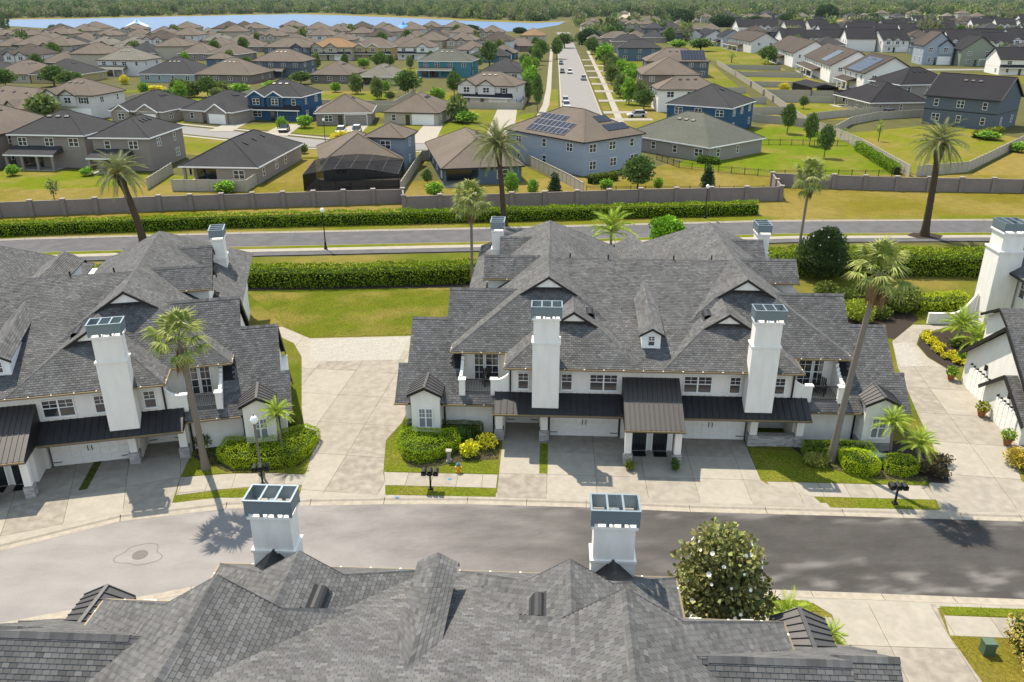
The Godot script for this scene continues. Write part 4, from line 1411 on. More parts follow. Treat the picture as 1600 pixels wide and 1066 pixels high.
func gable_roof(w: float, d: float, he: float, pitch: float, along_x: bool, fascia: MB) -> MB:
	var mb := MB.new()
	var x := w * 0.5
	var z := d * 0.5
	if along_x:
		var h := he + z * pitch
		mb.up([Vector3(-x, he, z), Vector3(x, he, z), Vector3(x, h, 0), Vector3(-x, h, 0)])
		mb.up([Vector3(x, he, -z), Vector3(-x, he, -z), Vector3(-x, h, 0), Vector3(x, h, 0)])
		for s in [-1.0, 1.0]:
			fascia.bar(Vector3(-x, he - 0.1, z * s), Vector3(x, he - 0.1, z * s), 0.1, 0.2)
			for t in [-1.0, 1.0]: fascia.bar(Vector3(x * t, he - 0.1, z * s), Vector3(x * t, h - 0.1, 0), 0.1, 0.24)
		mb.bar(Vector3(-x, h + 0.02, 0), Vector3(x, h + 0.02, 0), 0.24, 0.07)
	else:
		var h := he + x * pitch
		mb.up([Vector3(x, he, z), Vector3(x, he, -z), Vector3(0, h, -z), Vector3(0, h, z)])
		mb.up([Vector3(-x, he, -z), Vector3(-x, he, z), Vector3(0, h, z), Vector3(0, h, -z)])
		for s in [-1.0, 1.0]:
			fascia.bar(Vector3(x * s, he - 0.1, -z), Vector3(x * s, he - 0.1, z), 0.1, 0.2)
			for t in [-1.0, 1.0]: fascia.bar(Vector3(x * s, he - 0.1, z * t), Vector3(0, h - 0.1, z * t), 0.1, 0.24)
		mb.bar(Vector3(0, h + 0.02, -z), Vector3(0, h + 0.02, z), 0.24, 0.07)
	return mb

func house(x: float, z: float, yaw: float, w: float, d: float, s: int, roof: String, rc: String, wc: String, o: String, label: String, row := "", group := "") -> Node3D:
	var root := thing("house", label, "house", Vector3(x, 0, z), yaw, group)
	var far := absf(z) > 330.0
	var he := 2.8 if s == 1 else 5.6
	var ov := 0.45
	var wx := w * 0.5 - ov
	var wz := d * 0.5 - ov
	var wall: Material = M["wall_" + wc]
	var fa := MB.new()
	var pitch := 0.52
	var rm: MB
	if roof == "g": rm = gable_roof(w, d, he, 0.56, true, fa)
	elif roof == "G": rm = gable_roof(w, d, he, 0.62, false, fa)
	else: rm = hip_roof(w, d, he, pitch, fa)
	# walls, with a covered corner cut out of them where the house has one
	var wm := MB.new()
	var lan := o.contains("lanai")
	var lw := minf(5.5, w * 0.42)
	if lan:
		wm.box(Vector3(-wx, 0, -wz), Vector3(wx, he - 0.1, wz - 3.6))
		wm.box(Vector3(-wx + lw, 0, wz - 3.6), Vector3(wx, he - 0.1, wz))
		wm.box(Vector3(-wx, 0, wz - 0.4), Vector3(-wx + 0.4, he - 0.1, wz))
		wm.box(Vector3(-wx, he - 0.4, wz - 0.3), Vector3(-wx + lw, he - 0.1, wz))
	else: wm.box(Vector3(-wx, 0, -wz), Vector3(wx, he - 0.1, wz))
	if roof == "g":
		for t in [-1.0, 1.0]:
			var h := he + d * 0.5 * 0.56 - 0.25
			var xx: float = wx * t
			var A := Vector3(xx, he - 0.1, wz); var B := Vector3(xx, he - 0.1, -wz); var T := Vector3(xx, h, 0)
			if t > 0: wm.tri(A, B, T)
			else: wm.tri(B, A, T)
	if roof == "G":
		for t in [-1.0, 1.0]:
			var h := he + w * 0.5 * 0.62 - 0.25
			var A := Vector3(-wx, he - 0.1, wz * t); var B := Vector3(wx, he - 0.1, wz * t); var T := Vector3(0, h, wz * t)
			if t > 0: wm.tri(A, B, T)
			else: wm.tri(B, A, T)
	var wo := part(root, "wall", wm, wall)
	var ro := part(root, "roof", rm, M["roof_" + rc])
	var light_trim := wc in ["greige", "greige2", "blue", "stone", "mint", "yellow", "teal"]
	part(ro, "fascia", fa, M.white_trim if light_trim else M.dark_trim)
	if s == 2 and not lan:   # string course between the storeys
		var bm := MB.new()
		bm.box(Vector3(-wx - 0.03, 2.9, -wz - 0.03), Vector3(wx + 0.03, 3.08, wz + 0.03))
		part(wo, "string_course", bm, wall if not wc.begins_with("slate2") else M.dark_trim)
	# windows: front, and both sides
	var front := o.contains("front")
	for st in s:
		var y := 1.55 + 2.8 * st
		var n := int(wx * 2.0 / 4.2) if not far else int(wx * 2.0 / 5.0)
		for k in n:
			var px := -wx + (k + 0.5) * wx * 2.0 / n + rf(-0.4, 0.4)
			if lan and px < -wx + lw + 1.0 and st == 0: continue
			if front and st == 0 and px > -wx * 0.2: continue
			if o.contains("porch") and st == 0 and not front: continue
			house_window(root, at3(px, y, wz + 0.005), [1.0, 1.6, 1.8][rng.randi() % 3], 1.4, not far, wc == "greywhite" and front and st == 1)
		for side in [1.0, -1.0]:
			var n2 := int(wz * 2.0 / 5.0)
			for k in n2:
				if rng.randf() < 0.25: continue
				house_window(root, Transform3D(Basis(Vector3.UP, PI / 2 * side), Vector3((wx + 0.005) * side, y, -wz + (k + 0.5) * wz * 2.0 / n2 + rf(-0.6, 0.6))), [0.8, 1.0, 1.4][rng.randi() % 3], 1.4, not far)
	if lan:
		var gm := MB.new()
		gm.box(Vector3(-wx + 0.6, 0.1, wz - 3.6), Vector3(-wx + lw - 0.5, 2.2, wz - 3.57))
		part(root, "sliding_door", gm, M.glass)
		var sm := MB.new()
		sm.box(Vector3(-wx, 0.0, wz - 3.6), Vector3(-wx + lw, 0.08, wz + 1.5))
		part(root, "patio", sm, M.old_concrete)
	if front:
		var gx := wx * 0.45
		var gw := minf(4.9, wx * 0.95)
		var gm := MB.new()
		gm.box(Vector3(gx - gw * 0.5 - 0.15, 0, wz + 0.002), Vector3(gx + gw * 0.5 + 0.15, 2.45, wz + 0.05))
		var gd := part(root, "garage_door", gm, M.white_trim)
		for r in 4:
			var pm := MB.new()
			pm.box(Vector3(gx - gw * 0.5, 0.05 + 0.55 * r, wz + 0.05), Vector3(gx + gw * 0.5, 0.58 + 0.55 * r, wz + 0.075))
			part(gd, "panel", pm, M.door_white if wc in ["white", "cream", "greywhite", "yellow", "paleblue"] else wall)
		var dm := MB.new()
		dm.box(Vector3(-wx * 0.12 - 0.5, 0, wz + 0.002), Vector3(-wx * 0.12 + 0.5, 2.2, wz + 0.06))
		part(root, "front_door", dm, M.glass)
	if o.contains("gable"):
		var spots := [[-wx * 0.55, 4.2], [wx * 0.45, 5.4]] if o.contains("gables") and not o.contains("gables2") else [[-wx * 0.66, wx * 0.62], [wx * 0.05, wx * 0.6]] if o.contains("gables2") else [[wx * 0.45, 5.6]]
		for g in spots:
			var gw2: float = minf(g[1], wx * 0.95)
			var gm := MB.new()
			var zz := wz + 0.5
			var lowy := 0.0 if s == 1 else 3.0
			gm.box(Vector3(g[0] - gw2 * 0.5, lowy, wz - 0.5), Vector3(g[0] + gw2 * 0.5, he, zz))
			gm.tri(Vector3(g[0] - gw2 * 0.5, he, zz), Vector3(g[0] + gw2 * 0.5, he, zz), Vector3(g[0], he + gw2 * 0.27, zz))
			var go := part(root, "gable_bay", gm, wall)
			var grm := MB.new()
			var back := gw2 * 0.62 / pitch
			var ap := Vector3(g[0], he + gw2 * 0.3 + 0.1, zz + 0.35)
			for sd in [1.0, -1.0]:
				var ev := Vector3(g[0] + (gw2 * 0.5 + 0.35) * sd, he - 0.08, zz + 0.35)
				grm.up([ap, ap - Vector3(0, 0, back), ev - Vector3(0, 0, 1.2), ev])
			part(go, "gable_roof", grm, M["roof_" + rc])
			var gt := MB.new()
			for sd in [1.0, -1.0]: gt.bar(ap - Vector3(0, 0.12, 0), Vector3(g[0] + (gw2 * 0.5 + 0.35) * sd, he - 0.2, zz + 0.35), 0.1, 0.22)
			part(go, "barge_board", gt, M.white_trim if light_trim else M.dark_trim)
			if s == 2: house_window(go, at3(g[0], 4.4, zz + 0.005), 1.8 if gw2 > 3.2 else 1.0, 1.4, false, wc == "blue")
			elif g[0] > 0.0:
				var pm := MB.new()
				pm.box(Vector3(g[0] - gw2 * 0.42, 0.02, zz + 0.002), Vector3(g[0] + gw2 * 0.42, 2.2, zz + 0.05))
				part(go, "garage_door", pm, M.door_white if wc != "sagewall" else M.dark_trim)
			else: house_window(go, at3(g[0], 1.5, zz + 0.005), 1.8, 1.4, false)
	if o.contains("porch"):
		var pw := wx * (1.3 if not front else 1.96)
		var px0 := -wx + 0.3 if not front else -wx
		var pd := 3.2 if not front else 1.3
		var pm := MB.new()
		pm.up([Vector3(px0, 3.7, wz), Vector3(px0 + pw, 3.7, wz), Vector3(px0 + pw + 0.2, 2.7, wz + pd), Vector3(px0 - 0.2, 2.7, wz + pd)])
		pm.tri(Vector3(px0 - 0.2, 2.7, wz + pd), Vector3(px0, 3.7, wz), Vector3(px0 - 0.2, 2.7, wz))
		pm.tri(Vector3(px0 + pw + 0.2, 2.7, wz), Vector3(px0 + pw, 3.7, wz), Vector3(px0 + pw + 0.2, 2.7, wz + pd))
		var po := part(root, "porch_roof", pm, M["roof_" + (rc if not front else "dark")])
		var fm := MB.new()
		fm.box(Vector3(px0 - 0.2, 2.45, wz + pd - 0.12), Vector3(px0 + pw + 0.2, 2.68, wz + pd))
		part(po, "fascia", fm, M.white_trim)
		if not front:
			for k in 4:
				var cm := MB.new()
				var cx := px0 + 0.2 + (pw - 0.4) * k / 3.0
				cm.box(Vector3(cx - 0.18, 0.05, wz + pd - 0.5), Vector3(cx + 0.18, 2.45, wz + pd - 0.14))
				part(root, "column", cm, wall)
			var sm := MB.new()
			sm.box(Vector3(px0, 0, wz), Vector3(px0 + pw, 0.08, wz + pd))
			part(root, "patio", sm, M.old_concrete)
			var gm := MB.new()
			gm.box(Vector3(px0 + 1.0, 0.1, wz + 0.003), Vector3(px0 + pw * 0.55, 2.2, wz + 0.03))
			part(root, "sliding_door", gm, M.glass)
	# vents near the ridge
	if not far and o != "plain":
		for k in 3:
			var vm := MB.new()
			vm.box(Vector3(-0.4, 0, -0.25), Vector3(0.4, 0.16, 0.25))
			var m := minf(w, d) * 0.5
			var t := 0.72
			if w >= d or roof == "g": part(ro, "roof_vent", vm, M.dark_trim, Transform3D(Basis(Vector3.RIGHT, atan(pitch)), Vector3((k - 1.0) * maxf(1.6, (w - d) * 0.35), he + m * t * (0.56 if roof == "g" else pitch), d * 0.5 * (1.0 - t))))
			else: part(ro, "roof_vent", vm, M.dark_trim, Transform3D(Basis(Vector3.BACK, -atan(pitch)), Vector3(w * 0.5 * (1.0 - t), he + m * t * pitch, (k - 1.0) * (d - w) * 0.4)))
	if o.contains("solar") or rc == "solarr":
		panels(ro, w, d, he, roof, pitch, o, rc)
	return root

func panels(ro: Node, w: float, d: float, he: float, roof: String, pitch: float, o: String, rc: String) -> void:
	var pm := MB.new()
	pm.box(Vector3(-0.5, 0.06, -0.82), Vector3(0.5, 0.1, 0.82))
	var fm := MB.new()
	for x in [-0.5, 0.5]: fm.box(Vector3(x - 0.02, 0.05, -0.84), Vector3(x + 0.02, 0.112, 0.84))
	for z in [-0.83, 0.83]: fm.box(Vector3(-0.48, 0.05, z - 0.02), Vector3(0.48, 0.112, z + 0.02))
	var p := 0.56 if roof == "g" else pitch
	var me := pm.mesh()
	var fe := fm.mesh()
	var spots := []
	if o.contains("solar2"):
		for j in 4:
			for k in 8: spots.append([w * 0.08 + 1.08 * k, 0.2 + 0.17 * j, false])
	elif rc == "solarr":
		for j in 5:
			for k in 12: spots.append([-6.2 + 1.06 * k, 0.12 + 0.15 * j, false])
	else:
		for k in 9:
			for j in 3:
				if j == 2 and k > 5: continue
				spots.append([-4.4 + 1.06 * k, 0.2 + 0.2 * j, true])
		for k in 5:
			for j in 2:
				if j == 1 and k > 2: continue
				spots.append([0.4 + 1.06 * k, 0.25 + 0.22 * j, false])
	for sp in spots:
		var t: Transform3D
		if sp[2]: t = Transform3D(Basis(Vector3.BACK, atan(p)) * Basis(Vector3.UP, PI / 2), Vector3(-w * 0.5 * (1.0 - sp[1]), he + w * 0.5 * sp[1] * p, sp[0]))
		else: t = Transform3D(Basis(Vector3.RIGHT, atan(p)), Vector3(sp[0], he + d * 0.5 * sp[1] * p, d * 0.5 * (1.0 - sp[1])))
		var q := part(ro, "solar_panel", me, M.solar if rc in ["solarr", "brown"] else M.solar_dark, t)
		part(q, "panel_frame", fe, M.solar_frame)

# ---------------------------------------------------------------- the place
const ORD := ["first", "second", "third", "fourth", "fifth", "sixth", "seventh", "eighth", "ninth", "tenth", "eleventh", "twelfth", "thirteenth", "fourteenth", "fifteenth", "sixteenth", "seventeenth", "eighteenth", "nineteenth", "twentieth"]
var tree_kinds := {}

func estate_tree(kind: String, x: float, z: float, h: float, r: float, label: String) -> void:
	# one of each kind is built with its leaves; the rest are copies fitted to their size
	h = maxf(h, 0.8)
	var at := Vector3(x, 0, z)
	if not tree_kinds.has(kind):
		var t: Node3D
		match kind:
			"round": t = tree("tree", label, at, 6.0, 2.4, 1.6, C(0.07, 0.11, 0.03), 0, 0.42, 13.0, 12, "garden trees of the estate")
			"bright": t = tree("tree", label, at, 3.0, 1.2, 0.5, C(0.11, 0.2, 0.025), 0, 0.3, 26.0, 10, "garden trees of the estate")
			"cone": t = tree("tree", label, at, 4.0, 1.4, 0.3, C(0.035, 0.06, 0.026), 1, 0.26, 26.0, 10, "garden trees of the estate")
			"yellow": t = tree("tree", label, at, 4.3, 0.9, 1.4, C(0.17, 0.22, 0.04), 0, 0.24, 14.0, 8, "garden trees of the estate")
			"sparse": t = tree("tree", label, at, 3.0, 1.1, 0.8, C(0.06, 0.09, 0.04), 0, 0.26, 8.0, 8, "garden trees of the estate")
			"palmy": t = tree("tree", label, at, 4.5, 2.6, 0.8, C(0.1, 0.13, 0.04), 0, 0.75, 5.0, 10, "garden trees of the estate")
			"palmy2": t = tree("tree", label, at, 11.9, 3.0, 6.0, C(0.08, 0.12, 0.04), 0, 1.0, 4.0, 10, "garden trees of the estate")
			"gold": t = tree("tree", label, at, 2.5, 2.0, 0.3, C(0.34, 0.3, 0.03), 0, 0.3, 22.0, 9, "garden trees of the estate")
			_: t = tree("tree", label, at, 14.0, 12.0, 1.0, C(0.035, 0.06, 0.025), 0, 1.3, 1.6, 16, "old trees beyond the estate")
		tree_kinds[kind] = [t, h, r]
		var base: float = {"round": 6.0, "bright": 3.0, "cone": 4.0, "yellow": 4.3, "sparse": 3.0, "palmy": 4.5, "palmy2": 11.9, "gold": 2.5}.get(kind, 14.0)
		var rad: float = {"round": 2.4, "bright": 1.2, "cone": 1.4, "yellow": 0.9, "sparse": 1.1, "palmy": 2.6, "palmy2": 3.0, "gold": 2.0}.get(kind, 12.0)
		tree_kinds[kind] = [t, base, rad]
		t.scale = Vector3(r / rad, h / base, r / rad)
		return
	var k: Array = tree_kinds[kind]
	var c := copy(k[0], label, at, rf(0, 360))
	c.scale = Vector3(r / k[2], h / k[1], r / k[2])

func _ready() -> void:
	rng.seed = 20240
	var cam := Camera3D.new()
	cam.name = "camera"
	add_child(cam)
	cam.position = Vector3(0, 27.6, 0)
	cam.rotation_degrees = Vector3(-22.912, 2.760, 0)
	cam.fov = 45.21
	cam.near = 0.5
	cam.far = 12000.0
	cam.current = true
	var env := Environment.new()
	env.background_mode = Environment.BG_SKY
	var sky := Sky.new()
	var sm := ProceduralSkyMaterial.new()
	sm.sky_top_color = Color(0.6, 0.67, 0.75)
	sm.sky_horizon_color = Color(0.87, 0.88, 0.87)
	sm.sky_curve = 0.12
	sm.ground_bottom_color = Color(0.3, 0.3, 0.25)
	sm.ground_horizon_color = Color(0.6, 0.66, 0.7)
	sm.sky_energy_multiplier = 1.1
	sky.sky_material = sm
	env.sky = sky
	env.tonemap_mode = Environment.TONE_MAPPER_LINEAR
	env.tonemap_exposure = 1.86
	env.sdfgi_enabled = true
	env.ssao_enabled = true
	env.ssil_enabled = true
	env.fog_enabled = true
	env.fog_light_color = Color(0.8, 0.87, 0.93)
	env.fog_density = 0.000022
	var we := WorldEnvironment.new()
	we.name = "environment"
	we.environment = env
	add_child(we)
	var sun := DirectionalLight3D.new()
	sun.name = "sun"
	add_child(sun)
	sun.look_at_from_position(Vector3.ZERO, Vector3(0.33, -1.0, 0.47), Vector3.FORWARD)
	sun.light_energy = 1.45
	sun.light_color = Color(1.0, 0.955, 0.885)
	sun.light_angular_distance = 0.5
	sun.shadow_enabled = true
	materials()
	palm_meshes()
	for k in 8:
		var t := MB.new()
		var g := 0.075 + 0.0155 * k
		var w := TABW - 0.014
		t.col = C(g, g * 0.995, g * 0.985)
		t.quad(Vector3(0, 0, 0.03), Vector3(w, 0, 0.03), Vector3(w, EXPO + 0.02, 0.012), Vector3(0, EXPO + 0.02, 0.012))
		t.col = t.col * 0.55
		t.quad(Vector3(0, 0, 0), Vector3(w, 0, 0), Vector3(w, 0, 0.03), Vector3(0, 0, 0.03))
		tab_meshes.append(t.mesh())
	plan_roof()
	grounds()
	plan_fourplex("town_house", "white town-house block with slate roofs across the street, facing its four garages", "slate-roofed town-house blocks", Vector3(6.7, 0, -48.5), 0.0, true, false)
	plan_fourplex("town_house", "white town-house block turned along the bend of the street, west of the shared court", "slate-roofed town-house blocks", Vector3(-32.86, 0, -42.46), 15.9, false, false)
	plan_fourplex("town_house", "town-house block on the near side of the street, seen as slate roofs from behind", "slate-roofed town-house blocks", Vector3(-4.1, 0, -26.5), 180.0, false, true)
	east_block()
	front_gardens()
	boulevard()
	estate()
	far_country()

func grounds() -> void:
	var g := MB.new()
	g.prism(P2([-9000, -9000, 9000, -9000, 9000, 600, -9000, 600]), -0.5, 0.0)
	struct("ground", g, M.terrain)
	# the street in front: asphalt, gutters, the lots on both sides
	var far_e := P2([-46, -21.5, -37, -29.0, -29.3, -34.85, -24.15, -37.8, -18.6, -39.3, -13.8, -39.85, -9.5, -40.2, -4.6, -40.45, 2.4, -40.45, 8.4, -40.3, 17.2, -40.3, 27.2, -40.25, 48, -40.2])
	var near_e := P2([-40, -16, -33, -23.8, -25.9, -29.5, -17.8, -32.5, -8, -33.6, 2, -33.8, 13.4, -33.7, 23.8, -33.58, 48, -33.4])
	var st := far_e.duplicate()
	var rv := near_e.duplicate()
	rv.reverse()
	st.append_array(rv)
	street_sheet(st)
	curb("curb", far_e, -1.0)
	curb("curb", near_e, 1.0)
	sheet("kerb_apron", band(far_e, -0.56, -1.15), 0.107, M.concrete)
	sheet("kerb_apron", band(near_e, 0.56, 1.0), 0.107, M.concrete)
	# manhole with its ring of patched asphalt
	var mh := thing("manhole_cover", "round manhole cover in a patch of asphalt on the bend of the street", "manhole", Vector3(-21.6, 0.012, -34.9))
	var rm := MB.new()
	for k in 28:
		var a := TAU * k / 28.0
		var a2 := TAU * (k + 1) / 28.0
		var r0 := 1.15 + 0.16 * sin(a * 3.0) + 0.1 * sin(a * 5.0 + 1.0)
		var r1 := 1.15 + 0.16 * sin(a2 * 3.0) + 0.1 * sin(a2 * 5.0 + 1.0)
		rm.up([Vector3(cos(a) * r0, 0.006, sin(a) * r0 * 0.8), Vector3(cos(a2) * r1, 0.006, sin(a2) * r1 * 0.8), Vector3(cos(a2) * (r1 - 0.05), 0.006, sin(a2) * (r1 - 0.05) * 0.8), Vector3(cos(a) * (r0 - 0.05), 0.006, sin(a) * (r0 - 0.05) * 0.8)])
	part(mh, "patch_seam", rm, M.patch_seam)
	var cm := MB.new()
	cm.lathe(Vector3.ZERO, [[0.4, 0.0], [0.4, 0.012], [0.33, 0.012], [0.32, 0.006], [0.0, 0.006]], 24)
	part(mh, "lid", cm, M.patch_seam)
	# lots
	var lot := offset_line(far_e, -0.6)
	lot.append_array(P2([48, -97, 30, -96.4, -6.8, -91.2, -37.5, -87.4, -62.3, -83.6, -80, -80]))
	lawn("lawn", lot, 0.1, C(0.075, 0.11, 0.012), 0.3, 0.0, 2.0)
	var lot2 := offset_line(near_e, 0.6)
	lot2.append_array(P2([48, 4, -40, 4]))
	lawn("lawn", lot2, 0.1, C(0.085, 0.11, 0.014), 0.35, 0.0, 2.0)
	# drives, walks and the shared court
	var d45 := offset_line(far_e, -0.63)
	var cell := Vector2(2.95, 2.6)
	paving("driveway", P2([-2.95, -51, 13.2, -51, 13.2, -43.7, 13.5, -43.3, 15.9, -42.2, 16.3, -40.95, 7.0, -40.98, 2.4, -41.1, -2.9, -41.1]), 0.112, Vector2(3.02, 2.7), M.concrete, M.concrete2, 0.0, Vector2(-2.95, -41.05))
	paving("driveway", P2([-9.4, -40.88, -10.15, -43.5, -10.75, -47.5, -10.1, -50, -9.2, -66, -20.7, -64.7, -24, -67.3, -25, -66.3, -21.8, -63.6, -20.3, -60.8, -17.7, -51.8, -16.1, -47.3, -14.8, -41.8, -14.6, -40.55]), 0.112, Vector2(3.3, 4.2), M.concrete, M.concrete2, 0.08, Vector2(-10, -41))
	sheet("driveway_pavers", P2([-20.6, -64.4, -12.0, -65.5, -12.2, -60.6, -19.4, -59.8]), 0.118, M.old_concrete)
	paving("driveway", P2([-46, -28, -40, -28.8, -36.5, -30.6, -29.75, -35.4, -25.0, -38.3, -21.8, -39.2, -22.6, -42.4, -22.95, -44.6, -23.6, -48.0, -44, -42]), 0.112, Vector2(3.1, 3.0), M.concrete, M.concrete2, -0.4, Vector2(-22.6, -42.4))
	paving("driveway", P2([22.9, -41.0, 23.3, -43.7, 25.2, -46.5, 26.3, -52.7, 28.0, -61.0, 29.6, -66.5, 32.9, -70.5, 36.5, -70.5, 32.6, -68.2, 31.4, -65.9, 31.2, -63.2, 31.9, -60.5, 31.75, -58.6, 31.75, -48.6, 30.3, -47.6, 29.2, -44.5, 29.6, -41.0]), 0.112, Vector2(4.4, 4.2), M.concrete, M.concrete2, 0.1, Vector2(22.9, -41.0))
	sheet("patio_stones", P2([29.4, -65.9, 30.8, -66.4, 30.2, -61.4, 28.2, -61.1]), 0.119, M.old_concrete)
	paving("sidewalk", P2([-10.1, -43.55, -3.0, -43.6, -3.0, -42.1, -9.75, -42.1]), 0.113, Vector2(1.55, 1.6), M.concrete, M.concrete2, 0.0, Vector2(-10.1, -43.65))
	paving("sidewalk", P2([13.55, -43.6, 23.2, -43.6, 23.1, -42.1, 15.95, -42.1, 13.6, -43.2]), 0.113, Vector2(1.55, 1.6), M.concrete, M.concrete2, 0.0, Vector2(13.5, -43.65))
	paving("sidewalk", P2([-22.55, -42.35, -19.6, -42.9, -17.2, -43.1, -14.85, -43.0, -14.8, -41.9, -16.8, -41.7, -19.4, -41.2, -22.0, -40.4]), 0.1125, Vector2(1.55, 3.0), M.concrete, M.concrete2, -0.2, Vector2(-22.6, -43.6))
	paving("driveway", P2([12.9, -33.05, 13.9, -31.9, 13.5, -27.8, 12.9, -18, 21, -18, 19.1, -28.0, 18.9, -30.8, 19.2, -32.9]), 0.112, Vector2(3.0, 3.1), M.concrete, M.concrete2, 0.0, Vector2(12.9, -33.0))
	paving("sidewalk", P2([19.25, -32.1, 40, -31.9, 40, -30.5, 18.95, -30.75]), 0.113, Vector2(2.2, 1.7), M.concrete, M.concrete2, 0.0, Vector2(19.2, -32.2))
	paving("sidewalk", P2([4.0, -31.9, 13.8, -31.7, 13.7, -30.3, 4.0, -30.4]), 0.113, Vector2(1.6, 1.7), M.concrete, M.concrete2, 0.0, Vector2(4.0, -32.0))
	paving("driveway", P2([-22, -30.2, -17.8, -31.8, -8, -32.9, 2, -33.1, 4.0, -33.1, 4.0, -27, -20, -24]), 0.111, Vector2(3.0, 2.8), M.concrete, M.concrete2, 0.0, Vector2(-22, -33.0))
	# grass in front, with blades
	var near_grass := C(0.105, 0.14, 0.015)
	for p in [P2([-9.75, -42.05, -3.0, -42.05, -2.95, -41.15, -9.55, -41.05]), P2([-10.05, -43.6, -10.6, -47.2, -9.9, -48.9, -3.3, -48.9, -2.98, -43.65]), P2([-0.42, -47.6, 0.1, -47.6, 0.1, -43.85, -0.42, -43.85]), P2([13.25, -47.7, 18.2, -47.0, 20.5, -45.3, 23.6, -44.6, 23.2, -43.65, 13.6, -43.62, 13.25, -43.9]), P2([16.35, -42.05, 23.0, -42.05, 22.9, -41.05, 16.6, -41.0]), P2([-22.4, -42.45, -23.2, -46.9, -15.9, -48.2, -15.2, -45.5, -14.95, -43.1, -17.3, -43.2, -19.6, -43.0]), P2([-21.5, -40.2, -19.4, -41.0, -16.8, -41.5, -15.0, -41.75, -14.95, -40.7, -18.6, -40.3]),
		P2([9.8, -32.85, 13.0, -32.85, 13.5, -32.1, 9.8, -32.0]), P2([19.3, -32.75, 30, -32.75, 30, -32.15, 19.4, -32.15])]:
		lawn("lawn", p, 0.1165, near_grass, 0.12, 90.0, 0.6)
	lawn("lawn", P2([18.95, -30.7, 30, -30.5, 30, -20, 19.6, -20]), 0.1165, C(0.12, 0.12, 0.02), 0.55, 50.0, 0.8)
	lawn("lawn", P2([-30.4, -76.3, -23.6, -67.3, -20.8, -64.9, -12.1, -66.0, -9.2, -70.2, -9.6, -78.0, -22, -76.4]), 0.1165, C(0.085, 0.115, 0.01), 0.33, 40.0, 0.9)
	lawn("grass_divider", P2([-28.95, -44.3, -28.5, -44.45, -27.65, -40.8, -28.1, -40.6]), 0.1175, C(0.05, 0.07, 0.015), 0.1, 60.0, 0.6)
	# planting beds
	for p in [P2([-10.1, -47.6, -9.7, -46.4, -8.7, -44.25, -7.6, -44.0, -5.6, -44.9, -4.3, -45.2, -3.05, -45.4, -3.2, -48.9, -10.0, -48.9]), P2([16.2, -47.8, 16.7, -46.3, 18.2, -45.1, 20.3, -44.2, 24.6, -43.9, 25.6, -46.6, 24.4, -49, 16.2, -49]), P2([-23.2, -47.2, -22.7, -44.6, -21.2, -43.9, -20.0, -43.1, -17.3, -43.0 - 0.4, -15.6, -44.0, -15.3, -46.0, -16.0, -48.6, -23.0, -48.9]), P2([31.5, -65.9, 32.7, -68.2, 35.4, -69.2, 37.5, -69.5, 36, -64, 33.2, -61.5, 32.0, -60.6, 31.3, -63.2]), P2([25.5, -78.5, 34, -78, 34, -72, 30, -67, 28, -68, 26, -73])]:
		sheet("planting_bed", p, 0.121, M.mulch, 0.02)
	sheet("planting_bed", P2([-17.5, -31.2, -13.2, -32.1, -12.8, -30.9, -17.2, -29.6]), 0.121, M.mulch)

